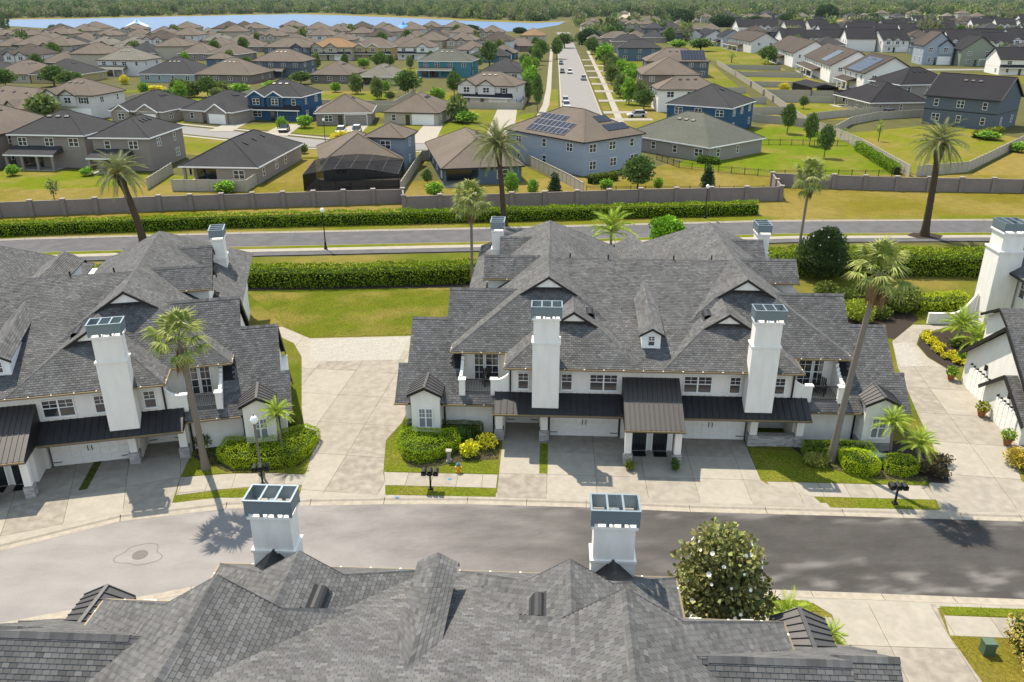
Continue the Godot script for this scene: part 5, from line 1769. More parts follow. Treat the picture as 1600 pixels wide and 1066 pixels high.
func east_block() -> void:
	# the block of the other design: its garage gables face the shared drive
	var root := thing("town_house", "white town house at the east edge with two garage gables facing the drive", "town house", Vector3.ZERO, 0.0, "")
	var wm := MB.new()
	wm.extx([Vector2(-58.5, 0), Vector2(-58.5, 2.7), Vector2(-53.7, 6.4), Vector2(-48.5, 2.5), Vector2(-48.5, 0)], 31.8, 46.0)
	wm.extx([Vector2(-54.2, 0), Vector2(-54.2, 1.9), Vector2(-51.75, 3.7), Vector2(-48.9, 1.9), Vector2(-48.9, 0)], 31.25, 33.0)
	wm.box(Vector3(40.6, 0, -73), Vector3(54, 5.7, -60.5))
	wm.box(Vector3(35.2, 0, -63.0), Vector3(46, 4.0, -59.2))
	wm.tri(Vector3(35.2, 4.0, -63.0), Vector3(35.2, 4.0, -59.2), Vector3(35.2, 5.1, -61.0))
	part(root, "wall", wm, M.stucco)
	var rm := MB.new()
	var tiles := [[Vector3(31.4, 2.45, -58.9), Vector3(48, 2.45, -58.9), Vector3(48, 6.6, -53.7), Vector3(31.4, 6.6, -53.7)], [Vector3(48, 2.3, -48.1), Vector3(31.4, 2.3, -48.1), Vector3(31.4, 6.6, -53.7), Vector3(48, 6.6, -53.7)], [Vector3(30.95, 1.8, -54.5), Vector3(34, 1.8, -54.5), Vector3(34, 3.85, -51.75), Vector3(30.95, 3.85, -51.75)], [Vector3(34, 1.7, -48.5), Vector3(30.95, 1.7, -48.5), Vector3(30.95, 3.85, -51.75), Vector3(34, 3.85, -51.75)], [Vector3(39.6, 5.6, -60.0), Vector3(55, 5.6, -60.0), Vector3(55, 9.0, -66.8), Vector3(45, 9.0, -66.8)], [Vector3(39.6, 5.6, -73.6), Vector3(39.6, 5.6, -60.0), Vector3(45, 9.0, -66.8)], [Vector3(34.8, 4.0, -58.6), Vector3(46, 4.0, -58.6), Vector3(46, 5.3, -61.0), Vector3(34.8, 5.3, -61.0)], [Vector3(46, 4.0, -63.4), Vector3(34.8, 4.0, -63.4), Vector3(34.8, 5.3, -61.0), Vector3(46, 5.3, -61.0)]]
	var sh := MB.new()
	for q in tiles:
		rm.up(q)
		var plan := PackedVector2Array()
		for p in q: plan.append(Vector2(p.x, p.z))
		var nn: Vector3 = (q[1] - q[0]).cross(q[2] - q[0]).normalized()
		if nn.y < 0.0: nn = -nn
		var old := roof_faces
		roof_faces = []
		shingle_face([500, plan, Plane(nn, q[0]), q, Rect2()], sh, MB.new(), false)
		roof_faces = old
	var roof := part(root, "roof", rm, M.underlay)
	stuff(part(roof, "shingle_field", sh, M.shingle))
	var tm := MB.new()
	for e in [[31.4, Vector2(-58.9, 2.45), Vector2(-53.7, 6.6), Vector2(-48.1, 2.3)], [30.95, Vector2(-54.5, 1.8), Vector2(-51.75, 3.85), Vector2(-48.5, 1.7)]]:
		tm.bar(Vector3(e[0], e[1].y - 0.1, e[1].x), Vector3(e[0], e[2].y - 0.1, e[2].x), 0.1, 0.24)
		tm.bar(Vector3(e[0], e[2].y - 0.1, e[2].x), Vector3(e[0], e[3].y - 0.1, e[3].x), 0.1, 0.24)
		part(roof, "barge_board", tm, M.dark_trim)
		tm = MB.new()
	tm = MB.new()
	tm.bar(Vector3(39.6, 5.5, -60.0), Vector3(55, 5.5, -60.0), 0.12, 0.2)
	tm.bar(Vector3(39.6, 5.5, -73.6), Vector3(39.6, 5.5, -60.0), 0.12, 0.2)
	part(roof, "fascia", tm, M.dark_trim)
	tm = MB.new()
	tm.bar(Vector3(34.8, 3.9, -58.6), Vector3(34.8, 5.2, -61.0), 0.12, 0.2)
	tm.bar(Vector3(34.8, 3.9, -63.4), Vector3(34.8, 5.2, -61.0), 0.12, 0.2)
	part(roof, "barge_board", tm, M.dark_trim)
	for e in [[31.79, -57.6, -53.4, 1.95], [31.24, -52.5, -49.6, 1.9]]:
		var fm := MB.new()
		fm.box(Vector3(e[0] - 0.04, 0.1, e[1]), Vector3(e[0] - 0.005, e[3], e[2]))
		var d := part(root, "garage_door", fm, M.door_white)
		var n := int(round((e[2] - e[1]) / 0.6))
		for r in 4:
			for k in n:
				var w: float = (e[2] - e[1]) / n
				var pm := MB.new()
				pm.box(Vector3(e[0] - 0.06, 0.12 + r * (e[3] - 0.1) / 4.0, e[1] + w * k + 0.03), Vector3(e[0] - 0.04, 0.07 + (r + 1) * (e[3] - 0.1) / 4.0, e[1] + w * (k + 1) - 0.03))
				part(d, "panel", pm, M.door_white)
		for k in int((e[2] - e[1]) / 0.45):
			var bm := MB.new()
			bm.box(Vector3(e[0] - 0.14, e[3] + 0.12, e[1] + 0.14 + 0.45 * k), Vector3(e[0] - 0.005, e[3] + 0.24, e[1] + 0.24 + 0.45 * k))
			part(root, "bracket", bm, M.dark_trim)
		var lm := MB.new()
		lm.box(Vector3(e[0] - 0.16, e[3] + 0.55, (e[1] + e[2]) * 0.5 - 0.09), Vector3(e[0] - 0.01, e[3] + 0.95, (e[1] + e[2]) * 0.5 + 0.09))
		part(root, "wall_lamp", lm, M.iron)
	var cm := MB.new()
	cm.box(Vector3(38.32, 0, -71.6), Vector3(40.38, 7.3, -69.2))
	cm.box(Vector3(38.23, 7.3, -71.7), Vector3(40.47, 7.45, -69.1))
	cm.box(Vector3(38.45, 7.45, -71.4), Vector3(40.3, 8.9, -69.4))
	cm.box(Vector3(38.32, 8.9, -71.55), Vector3(40.38, 9.05, -69.25))
	var ch := part(root, "chimney", cm, M.stucco)
	var cc := MB.new()
	for z in [-71.5, -69.3]: cc.box(Vector3(38.36, 9.2, z - 0.02), Vector3(40.36, 9.85, z + 0.02))
	for x in [38.36, 40.36]: cc.box(Vector3(x - 0.02, 9.2, -71.48), Vector3(x + 0.02, 9.85, -69.32))
	for x in [38.4, 39.35, 40.3]: cc.box(Vector3(x - 0.04, 9.05, -71.45), Vector3(x + 0.04, 9.2, -69.35))
	for x in [39.0, 39.7]: cc.box(Vector3(x - 0.04, 9.8, -71.47), Vector3(x + 0.04, 9.84, -69.33))
	part(ch, "chimney_cap", cc, M.cap_metal)
	var gw := MB.new()
	for k in 56:   # garden wall that sweeps up to the chimney
		var x0 := 34.3 + 0.07 * k
		var h := 1.15 + 1.6 * pow(maxf(0.0, k * 0.25 - 7.0) / 6.0, 2.0)
		gw.box(Vector3(x0, 0, -71.0), Vector3(x0 + 0.07, h, -70.75))
	part(root, "garden_wall", gw, M.stucco)
	house_window(root, Transform3D(Basis(Vector3.UP, -PI / 2), Vector3(40.59, 4.3, -65.5)), 1.0, 1.4, true)
	house_window(root, at3(42.0, 4.9, -60.45), 1.6, 1.4, true)
	window_unit(root, Transform3D(Basis(Vector3.UP, -PI / 2), Vector3(40.59, 4.3, -68.4)), 0.9, 1.5, 1, true)

func front_gardens() -> void:
	var green := C(0.05, 0.1, 0.008)
	var lime := C(0.1, 0.17, 0.012)
	mound("clipped_hedge", "large clipped hedge with a wavy top in front of the west bay window", P2([-9.75, -46.7, -9.6, -47.9, -8.4, -47.7, -7.0, -47.6, -5.9, -47.9, -5.7, -46.4, -6.4, -45.7, -7.1, -45.0, -8.1, -44.6, -9.1, -45.1]), 1.15, C(0.157, 0.222, 0.012))
	mound("clipped_hedge", "large curved hedge around the grey street lamp", P2([-20.9, -44.3, -21.0, -46.0, -19.4, -46.0, -17.8, -46.9, -16.3, -48.0, -15.2, -47.4, -15.3, -45.2, -15.9, -43.9, -17.4, -43.5, -19.6, -43.4]), 1.1, C(0.167, 0.222, 0.012))
	mound("clipped_hedge", "low dark hedge against the wall behind the wavy clipped hedge", P2([-9.6, -48.0, -4.4, -48.1, -4.4, -48.75, -9.6, -48.75]), 1.2, C(0.068, 0.088, 0.014))
	mound("clipped_hedge", "low dark hedge along the wall behind the large curved hedge", P2([-22.0, -46.6, -16.9, -48.3, -17.1, -49.0, -22.2, -47.3]), 1.2, C(0.078, 0.095, 0.014))
	shrub("shrub", "yellow-leaved shrub beside the small stone pillar", Vector3(-4.98, 0.1, -45.75), Vector3(0.62, 0.6, 0.55), C(0.3, 0.3, 0.02), 0.16, 110.0)
	shrub("shrub", "round yellow-green shrub next to the garage column", Vector3(-3.95, 0.1, -46.7), Vector3(0.75, 0.55, 0.6), C(0.24, 0.24, 0.02), 0.11, 150.0, "", true)
	shrub("shrub", "dark loose shrub by the downpipe behind the yellow shrubs", Vector3(-5.4, 0.1, -47.2), Vector3(0.6, 0.75, 0.5), C(0.03, 0.06, 0.015), 0.15, 80.0)
	shrub("shrub", "small dark shrub by the west porch column", Vector3(5.25, 0.1, -44.6), Vector3(0.28, 0.35, 0.4), C(0.06, 0.08, 0.015), 0.1, 150.0)
	shrub("shrub", "small dark shrub by the east porch column", Vector3(8.1, 0.1, -44.7), Vector3(0.22, 0.4, 0.5), C(0.04, 0.07, 0.015), 0.1, 150.0)
	shrub("shrub", "small shrub beside the porch of the block on the bend", Vector3(-32.4, 0.1, -38.9), Vector3(0.45, 0.5, 0.6), C(0.07, 0.1, 0.02), 0.12, 120.0)
	shrub("shrub", "leafy shrub with red tips beside the single garage drive", Vector3(-22.6, 0.1, -46.0), Vector3(0.55, 0.7, 0.55), C(0.08, 0.09, 0.02), 0.14, 90.0)
	mound("clipped_hedge", "dark clipped hedge behind the trunk of the leaning fan palm", P2([16.6, -47.2, 19.6, -47.4, 21.0, -47.2, 20.9, -46.2, 18.9, -46.4, 16.8, -46.2]), 1.15, C(0.090, 0.136, 0.012))
	mound("clipped_hedge", "bright block-shaped hedge just east of the leaning fan palm", P2([18.65, -44.9, 18.7, -46.2, 19.7, -46.4, 20.6, -45.9, 20.65, -44.7, 19.7, -44.3]), 1.2, C(0.190, 0.254, 0.012))
	mound("clipped_hedge", "round clipped hedge beside the small palms", P2([21.2, -44.8, 21.3, -46.0, 22.1, -46.2, 23.0, -45.8, 23.1, -44.9, 22.2, -44.4]), 1.0, C(0.167, 0.222, 0.014))
	shrub("shrub", "dull green and gold shrub at the foot of the leaning fan palm", Vector3(17.1, 0.1, -45.7), Vector3(0.85, 0.5, 0.65), C(0.12, 0.13, 0.03), 0.1, 170.0)
	palm("fan_palm", "fan palm with a pale trunk leaning over the block on the bend", Vector3(-21.39, 0.1, -43.4), Vector3(-20.85, 9.6, -41.65), 0.2, "fan", 25, 0.95, 4, "fan palms")
	palm("fan_palm", "tall leaning fan palm with dry brown stalks in front of the white block", Vector3(18.23, 0.1, -46.31), Vector3(18.9, 13.0, -45.7), 0.2, "fan", 25, 1.0, 36, "fan palms")
	palm("small_palm", "small feathery palm growing through the large curved hedge", Vector3(-17.0, 0.1, -45.2), Vector3(-17.05, 3.2, -45.0), 0.09, "small", 30, 1.0, 0, "small feathery palms")
	palm("small_palm", "taller of two small palms by the east bay window", Vector3(22.0, 0.1, -46.6), Vector3(21.6, 2.9, -46.3), 0.1, "small", 32, 1.05, 0, "small feathery palms")
	palm("small_palm", "lower of two small palms by the east bay window", Vector3(23.3, 0.1, -45.4), Vector3(23.0, 2.0, -45.2), 0.1, "small", 30, 1.1, 0, "small feathery palms")
	palm("small_palm", "spiky upright palm beside the flowering tree", Vector3(11.4, 0.1, -31.0), Vector3(11.4, 0.7, -31.0), 0.12, "small", 26, 1.15, 0, "small feathery palms")
	palm("small_palm", "low yellow-green palm beside the seamed metal bay roof", Vector3(13.1, 0.1, -29.9), Vector3(13.1, 0.5, -29.9), 0.14, "small", 34, 0.75, 0, "small feathery palms")
	# flowering tree at the near side
	var mg := tree("magnolia_tree", "dark glossy tree full of white flowers at the near kerb", Vector3(7.7, 0.1, -29.0), 7.0, 2.35, 0.7, C(0.12, 0.125, 0.045), 0, 0.23, 33.0, 18, "white-flowered trees")
	for k in 64:
		var a := k * 2.399
		var t := rf(0.12, 0.97)
		var r := 2.0 * sqrt(maxf(0.04, 1.0 - pow(2.0 * t - 0.95, 2.0)))
		flower(mg, Vector3(cos(a) * r, 0.9 + 6.0 * t, sin(a) * r), rf(0.4, 0.85))
	var mg2 := tree("magnolia_tree", "dark rounded tree with white flowers behind the east end of the white block", Vector3(28.6, 0.1, -83.6), 5.6, 2.8, 0.6, C(0.04, 0.06, 0.02), 0, 0.22, 60.0, 12, "white-flowered trees")
	for k in 18:
		var a := k * 2.399
		var t := rf(0.25, 0.97)
		flower(mg2, Vector3(cos(a) * 2.5 * sqrt(1.0 - t * t * 0.8), 1.0 + 4.7 * t, sin(a) * 2.5 * sqrt(1.0 - t * t * 0.8)), rf(0.5, 0.8))
	tree("tree", "bright green tree behind the roofs of the white block", Vector3(13.3, 0.1, -92.0), 4.4, 2.3, 0.6, C(0.12, 0.23, 0.02), 0, 0.3, 42.0, 12)
	palm("feather_palm", "dark feathery palm behind the central ridge of the white block", Vector3(6.9, 0.1, -90.6), Vector3(6.9, 3.3, -90.6), 0.16, "small", 26, 2.6, 0)
	shrub("shrub", "dark flowering shrub mass below the leaning fan palm crown", Vector3(32.5, 0.1, -74.5), Vector3(2.6, 1.5, 2.2), C(0.07, 0.09, 0.02), 0.2, 50.0)
	shrub("shrub", "yellow-green shrub at the north end of the patio stones", Vector3(28.2, 0.1, -71.5), Vector3(1.3, 1.1, 2.0), C(0.14, 0.17, 0.02), 0.18, 60.0)
	shrub("shrub", "low clipped bush west of the curved white garden wall", Vector3(33.0, 0.1, -73.8), Vector3(1.1, 0.6, 0.9), C(0.12, 0.17, 0.02), 0.14, 80.0)
	mound("clipped_hedge", "clipped hedge behind the curved white garden wall", P2([34.5, -73.4, 40.0, -74.6, 40.0, -77.2, 34.6, -75.6]), 1.3, C(0.178, 0.222, 0.014), 0.1, 130.0, "", 0.12)
	for k in 14:
		var t := k / 13.0
		shrub("shrub", "yellow-leaved bedding plant in the curved bed, %s along its edge" % ORD[k], Vector3(lerpf(32.6, 33.0, t) - 0.6 * sin(PI * t) + rf(-0.1, 0.9), 0.12, lerpf(-67.8, -61.6, t)), Vector3(0.36, 0.3, 0.34), C(0.32, 0.3, 0.02), 0.12, 110.0, "yellow bedding plants by the drive")
	palm("small_palm", "upright palm in the curved bed beside the white chimney", Vector3(35.2, 0.1, -66.8), Vector3(35.3, 1.6, -66.8), 0.14, "small", 28, 1.6, 0, "small feathery palms")
	palm("small_palm", "spreading palm in the curved bed close to the white wall", Vector3(35.6, 0.1, -64.6), Vector3(35.6, 1.2, -64.6), 0.14, "small", 26, 1.5, 0, "small feathery palms")
	shrub("shrub", "clipped bush in the curved bed by the first garage", Vector3(33.9, 0.1, -62.3), Vector3(0.8, 0.55, 0.7), C(0.09, 0.15, 0.015), 0.12, 110.0)
	for e in [["terracotta pot with a green bush beside the first garage door", Vector3(31.2, 0.11, -58.9), C(0.1, 0.16, 0.02)], ["terracotta pots of flowers between the two garage doors", Vector3(30.7, 0.11, -52.9), C(0.16, 0.17, 0.02)], ["terracotta pot of green leaves beside the second garage door", Vector3(30.5, 0.11, -48.9), C(0.11, 0.16, 0.02)]]:
		var pt := thing("flower_pot", e[0], "flower pot", e[1], 0.0, "flower pots by the garages")
		var pm := MB.new()
		pm.lathe(Vector3.ZERO, [[0.2, 0.0], [0.3, 0.42], [0.34, 0.42], [0.34, 0.5], [0.26, 0.5], [0.26, 0.46], [0.0, 0.46]], 12)
		part(pt, "pot", pm, M.terracotta)
		stuff(part(pt, "foliage", crown_mesh([[Vector3(0, 0.75, 0), Vector3(0.45, 0.36, 0.45)]], 160.0, 0.14, e[2]), M.leaf))
	shrub("shrub", "bright flowering bush at the east edge of the drive", Vector3(29.9, 0.1, -46.2), Vector3(0.9, 0.6, 0.9), C(0.25, 0.2, 0.03), 0.13, 110.0)
	hedge("hedge", "dull grey-green hedge at the near east corner", P2([22.3, -31.0, 21.8, -28.4, 21.7, -24]), 1.3, 1.2, C(0.211, 0.181, 0.050), 0.13, 110.0, 0.1)
	for e in [[23.6, -45.3, 0.9, "dark purple-leaved ground shrub beside the lower small palm"], [24.3, -44.6, 0.6, "small dark ground shrub at the corner of the east bed"], [25.0, -46.2, 0.8, "dark low shrub at the edge of the shared drive"], [33.2, -76.5, 1.6, "dark shrub in the shaded bed north of the patio stones"]]:
		shrub("shrub", e[3], Vector3(e[0], 0.1, e[1]), Vector3(e[2], 0.4, e[2] * 0.8), C(0.05, 0.045, 0.025), 0.12, 90.0)
	for e in [[28.5, -75.5, 1.3, 0.9, "loose green shrub under the leaning fan palm, west of the dark mass"], [30.5, -71.8, 1.0, 0.7, "low leafy shrub at the tip of the shaded bed"], [31.2, -77.3, 1.5, 1.2, "tall leafy shrub below the east hedge"], [27.0, -77.0, 1.3, 1.1, "leafy shrub beside the white-flowered rear tree"], [34.6, -65.6, 0.7, 0.5, "leafy shrub among the palms of the curved bed"]]:
		shrub("shrub", e[4], Vector3(e[0], 0.1, e[1]), Vector3(e[2], e[3], e[2] * 0.8), C(0.07, 0.095, 0.02), 0.17, 60.0)
	# small things
	mailbox_bank("bank of three black mailboxes on the verge before the wavy hedge", Vector3(-6.93, 0.1, -41.78), 0.0)
	mailbox_bank("bank of three black mailboxes on the verge below the leaning fan palm", Vector3(20.46, 0.1, -41.55), 0.0)
	mailbox_bank("bank of three black mailboxes beside the lamp and curved hedge", Vector3(-17.2, 0.1, -41.75), 12.0)
	street_lamp("grey-poled street lamp with a white globe in the curved hedge", Vector3(-17.68, 0.1, -42.92), 4.2, M.palm_trunk)
	var hy := thing("fire_hydrant", "yellow fire hydrant with a blue top on the front lawn", "fire hydrant", Vector3(-5.46, 0.11, -43.75))
	var hb := MB.new()
	hb.lathe(Vector3.ZERO, [[0.17, 0.0], [0.17, 0.06], [0.11, 0.08], [0.11, 0.42], [0.14, 0.43], [0.14, 0.48], [0.1, 0.5]], 12)
	hb.box(Vector3(-0.22, 0.28, -0.06), Vector3(0.22, 0.4, 0.06))
	hb.box(Vector3(-0.07, 0.26, 0), Vector3(0.07, 0.42, 0.2))
	part(hy, "barrel", hb, M.hydrant_yellow)
	var ht := MB.new()
	ht.lathe(Vector3.ZERO, [[0.13, 0.48], [0.13, 0.55], [0.08, 0.64], [0.03, 0.66], [0.03, 0.72], [0.0, 0.72]], 12)
	part(hy, "bonnet", ht, M.hydrant_blue)
	var pi := thing("stone_pillar", "small pale stone pillar standing in the bed by the wavy hedge", "pillar", Vector3(-6.2, 0.11, -45.0))
	var pm2 := MB.new()
	pm2.box(Vector3(-0.16, 0, -0.16), Vector3(0.16, 0.1, 0.16)); pm2.box(Vector3(-0.11, 0.1, -0.11), Vector3(0.11, 0.75, 0.11)); pm2.box(Vector3(-0.18, 0.75, -0.18), Vector3(0.18, 0.84, 0.18))
	part(pi, "shaft", pm2, M.old_concrete)
	for e in [["green utility cabinet between the two clipped hedges", Vector3(20.9, 0.11, -46.0), Vector3(0.95, 0.75, 0.8)], ["small green utility pedestal on the dry lawn at the near east corner", Vector3(20.1, 0.11, -29.7), Vector3(0.5, 0.7, 0.45)]]:
		var u := thing("utility_box", e[0], "utility box", e[1])
		var s: Vector3 = e[2]
		var um := MB.new()
		um.box(Vector3(-s.x * 0.5, 0, -s.z * 0.5), Vector3(s.x * 0.5, s.y * 0.85, s.z * 0.5))
		part(u, "cabinet", um, M.utility_green)
		var lm := MB.new()
		lm.extx([Vector2(-s.z * 0.54, s.y * 0.85), Vector2(-s.z * 0.5, s.y), Vector2(s.z * 0.5, s.y), Vector2(s.z * 0.56, s.y * 0.85)], -s.x * 0.54, s.x * 0.54)
		part(u, "lid", lm, M.utility_green)
	for e in [["dark slatted armchair on the west balcony of the white block", Vector3(-4.0, 3.2, -50.0), 20.0], ["dark chair and table on the east balcony of the white block", Vector3(18.0, 3.2, -49.6), -30.0]]:
		var ch := thing("garden_chair", e[0], "chair", e[1], e[2])
		var sm := MB.new()
		sm.box(Vector3(-0.3, 0.34, -0.28), Vector3(0.3, 0.39, 0.3))
		part(ch, "seat", sm, M.chair)
		for k in 5:
			var bm := MB.new()
			bm.boxt(Transform3D(Basis(Vector3.RIGHT, 0.3), Vector3(-0.24 + 0.12 * k, 0.78, -0.36)), Vector3(0.09, 0.85 - 0.06 * absf(k - 2), 0.02))
			part(ch, "back_slat", bm, M.chair)
		for x in [-0.34, 0.34]:
			var am := MB.new()
			am.box(Vector3(x - 0.06, 0.6, -0.35), Vector3(x + 0.06, 0.63, 0.35))
			part(ch, "armrest", am, M.chair)
			for z in [-0.28, 0.3]:
				var lm := MB.new()
				lm.box(Vector3(x - 0.03, 0.0, z - 0.03), Vector3(x + 0.03, 0.6, z + 0.03))
				part(ch, "leg", lm, M.chair)
	for e in [["blue chalk dot sprayed on the sidewalk west of the fire hydrant", Vector3(-5.9, 0.118, -42.9)], ["blue chalk dot sprayed on the verge kerb below the wavy hedge", Vector3(-8.8, 0.121, -40.8)]]:
		var mk := thing("utility_mark", e[0], "paint mark", e[1], 0.0, "")
		var mm := MB.new()
		for k in 10: mm.up([Vector3.ZERO, Vector3(cos(TAU * k / 10) * 0.14, 0, sin(TAU * k / 10) * 0.1), Vector3(cos(TAU * (k + 1) / 10) * 0.14, 0, sin(TAU * (k + 1) / 10) * 0.1)])
		part(mk, "paint", mm, M.hydrant_blue)

func flower(parent: Node, at: Vector3, s: float) -> void:
	var out := Vector3(at.x, 0.8, at.z).normalized()
	var x := out.cross(Vector3.UP).normalized()
	var b := Basis(x, out, x.cross(out)).scaled(Vector3.ONE * s)
	part(parent, "flower", flower_mesh(), M.flower, Transform3D(b, at))

var flower_m: ArrayMesh
func flower_mesh() -> ArrayMesh:
	if flower_m == null:
		var mb := MB.new()
		for k in 7:
			var a := TAU * k / 7.0
			var d := Vector3(cos(a), 0.5, sin(a))
			var w := Vector3(-sin(a), 0, cos(a)) * 0.055
			mb.tri(Vector3.ZERO, d * 0.09 + w, d * 0.16 + Vector3(0, -0.02, 0)); mb.tri(Vector3.ZERO, d * 0.16 + Vector3(0, -0.02, 0), d * 0.09 - w)
		flower_m = mb.mesh()
	return flower_m

func boulevard() -> void:
	var W := P2([-130, -66, -95, -76.5, -62.3, -84.3, -37.5, -88.1, -6.8, -91.9, 30, -97.3, 58, -99.2, 100, -100.5])
	sheet("path", band(W, 0.0, -1.6), 0.106, M.asphalt_road)
	sheet("sidewalk", band(W, -1.6, -2.7), 0.11, M.concrete)
	lawn("verge", band(W, -2.7, -3.75), 0.112, C(0.1, 0.14, 0.008), 0.2, 0.0, 2.0)
	sheet("road", band(W, -3.9, -10.4), 0.02, M.asphalt_road)
	curb("curb", offset_line(W, -4.3), 1.0, 0.5, 6.0)
	curb("curb", offset_line(W, -10.0), -1.0, 0.5, 6.0)
	lawn("verge", band(W, -10.5, -12.6), 0.1, C(0.1, 0.13, 0.01), 0.35, 0.0, 2.0)
	lawn("verge", band(W, -12.6, -40.0), 0.05, C(0.12, 0.12, 0.015), 0.72, 0.0, 2.5)
	var gr := C(0.06, 0.11, 0.01)
	sheet("hedge_soil", P2([-34, -76.4, -5, -79.2, -5, -83.6, -34, -80.6]), 0.122, M.mulch)
	hedge("hedge", "tall clipped hedge behind the open lawn", P2([-34, -78.6, -23.5, -79.0, -5.5, -81.5]), 2.5, 1.9, C(0.097, 0.139, 0.010), 0.17, 60.0, 0.1, 0.1, "long clipped hedges")
	hedge("hedge", "tall clipped hedge behind the east end of the white block", P2([20, -84.5, 26, -85.5, 38, -86.0, 60, -86.5]), 3.4, 2.4, C(0.105, 0.145, 0.010), 0.18, 55.0, 0.1, 0.1, "long clipped hedges")
	hedge("hedge", "low hedge seen between the roofs of the block on the bend", P2([-75, -72, -50, -79.5, -40, -80.5]), 1.6, 1.3, gr, 0.17, 50.0, 0.1, 0.1, "long clipped hedges")
	hedge("hedge", "long hedge along the far side of the boulevard", P2([-110, -85.5, -90, -90.0, -67, -96, -41.7, -101, -13.4, -105, 11.9, -108.8, 28, -111.3]), 1.7, 1.7, C(0.105, 0.160, 0.008), 0.17, 55.0, 0.05, 0.12, "long clipped hedges")
	wall_run("boundary_wall", "long taupe boundary wall with pillars, west stretch along the dry bank", P2([-110, -96, -94, -99.8, -74, -104.55, -54, -109.1, -21.2, -115.2, -20.3, -110.7]), 2.05, 4.25, M.block_wall, M.block_wall, 0.55)
	wall_run("boundary_wall", "taupe boundary wall stretch in the middle, stepping up towards the east", P2([-20.3, -110.7, -5.5, -113.2, 12.8, -116.8, 33.3, -119.4, 34.3, -128.9]), 2.05, 4.6, M.block_wall, M.block_wall, 0.55)
	wall_run("boundary_wall", "taupe boundary wall, set-back east stretch behind the date palm", P2([34.3, -128.9, 52.5, -126.8, 71.3, -126.2, 110, -124.5]), 2.1, 4.7, M.block_wall, M.block_wall, 0.55)
	palm("date_palm", "short thick date palm leaning west of the boulevard", Vector3(-48.5, 0, -92.57), Vector3(-50.1, 8.5, -92.6), 0.42, "date", 56, 1.0, 0, "feathery date palms")
	palm("date_palm", "tall date palm rising in front of the slate-blue house", Vector3(-6.0, 0, -103.3), Vector3(-6.8, 10.3, -103.6), 0.36, "date", 62, 1.18, 0, "feathery date palms")
	palm("date_palm", "tallest date palm in a mulch ring at the east end of the boulevard", Vector3(46.25, 0, -100.83), Vector3(45.9, 11.4, -100.8), 0.42, "date", 60, 1.08, 0, "feathery date palms")
	sheet("mulch_ring", P2([44.2, -101.0, 45.4, -102.2, 47.4, -102.2, 48.6, -101.0, 47.6, -99.6, 45.0, -99.6]), 0.125, M.mulch)
	palm("fan_palm", "slender fan palm on the open lawn beside the hedge", Vector3(-7.5, 0, -75.2), Vector3(-7.45, 9.9, -75.2), 0.15, "fan", 32, 1.05, 22, "fan palms")
	palm("fan_palm", "fan palm with a shaggy skirt of dead leaves beyond the east hedge", Vector3(26.2, 0, -84.8), Vector3(26.4, 10.3, -84.8), 0.15, "fan", 32, 1.05, 26, "fan palms")
	street_lamp("black street lamp on the boulevard verge beside the west hedge", Vector3(-26.3, 0.1, -91.6), 5.0, M.iron)
	street_lamp("black street lamp beyond the boulevard behind the white block", Vector3(20.6, 0.1, -108.4), 4.6, M.iron)
	street_lamp("black street lamp on the cross street of the estate", Vector3(-43.6, 0.02, -158.2), 6.0, M.iron)

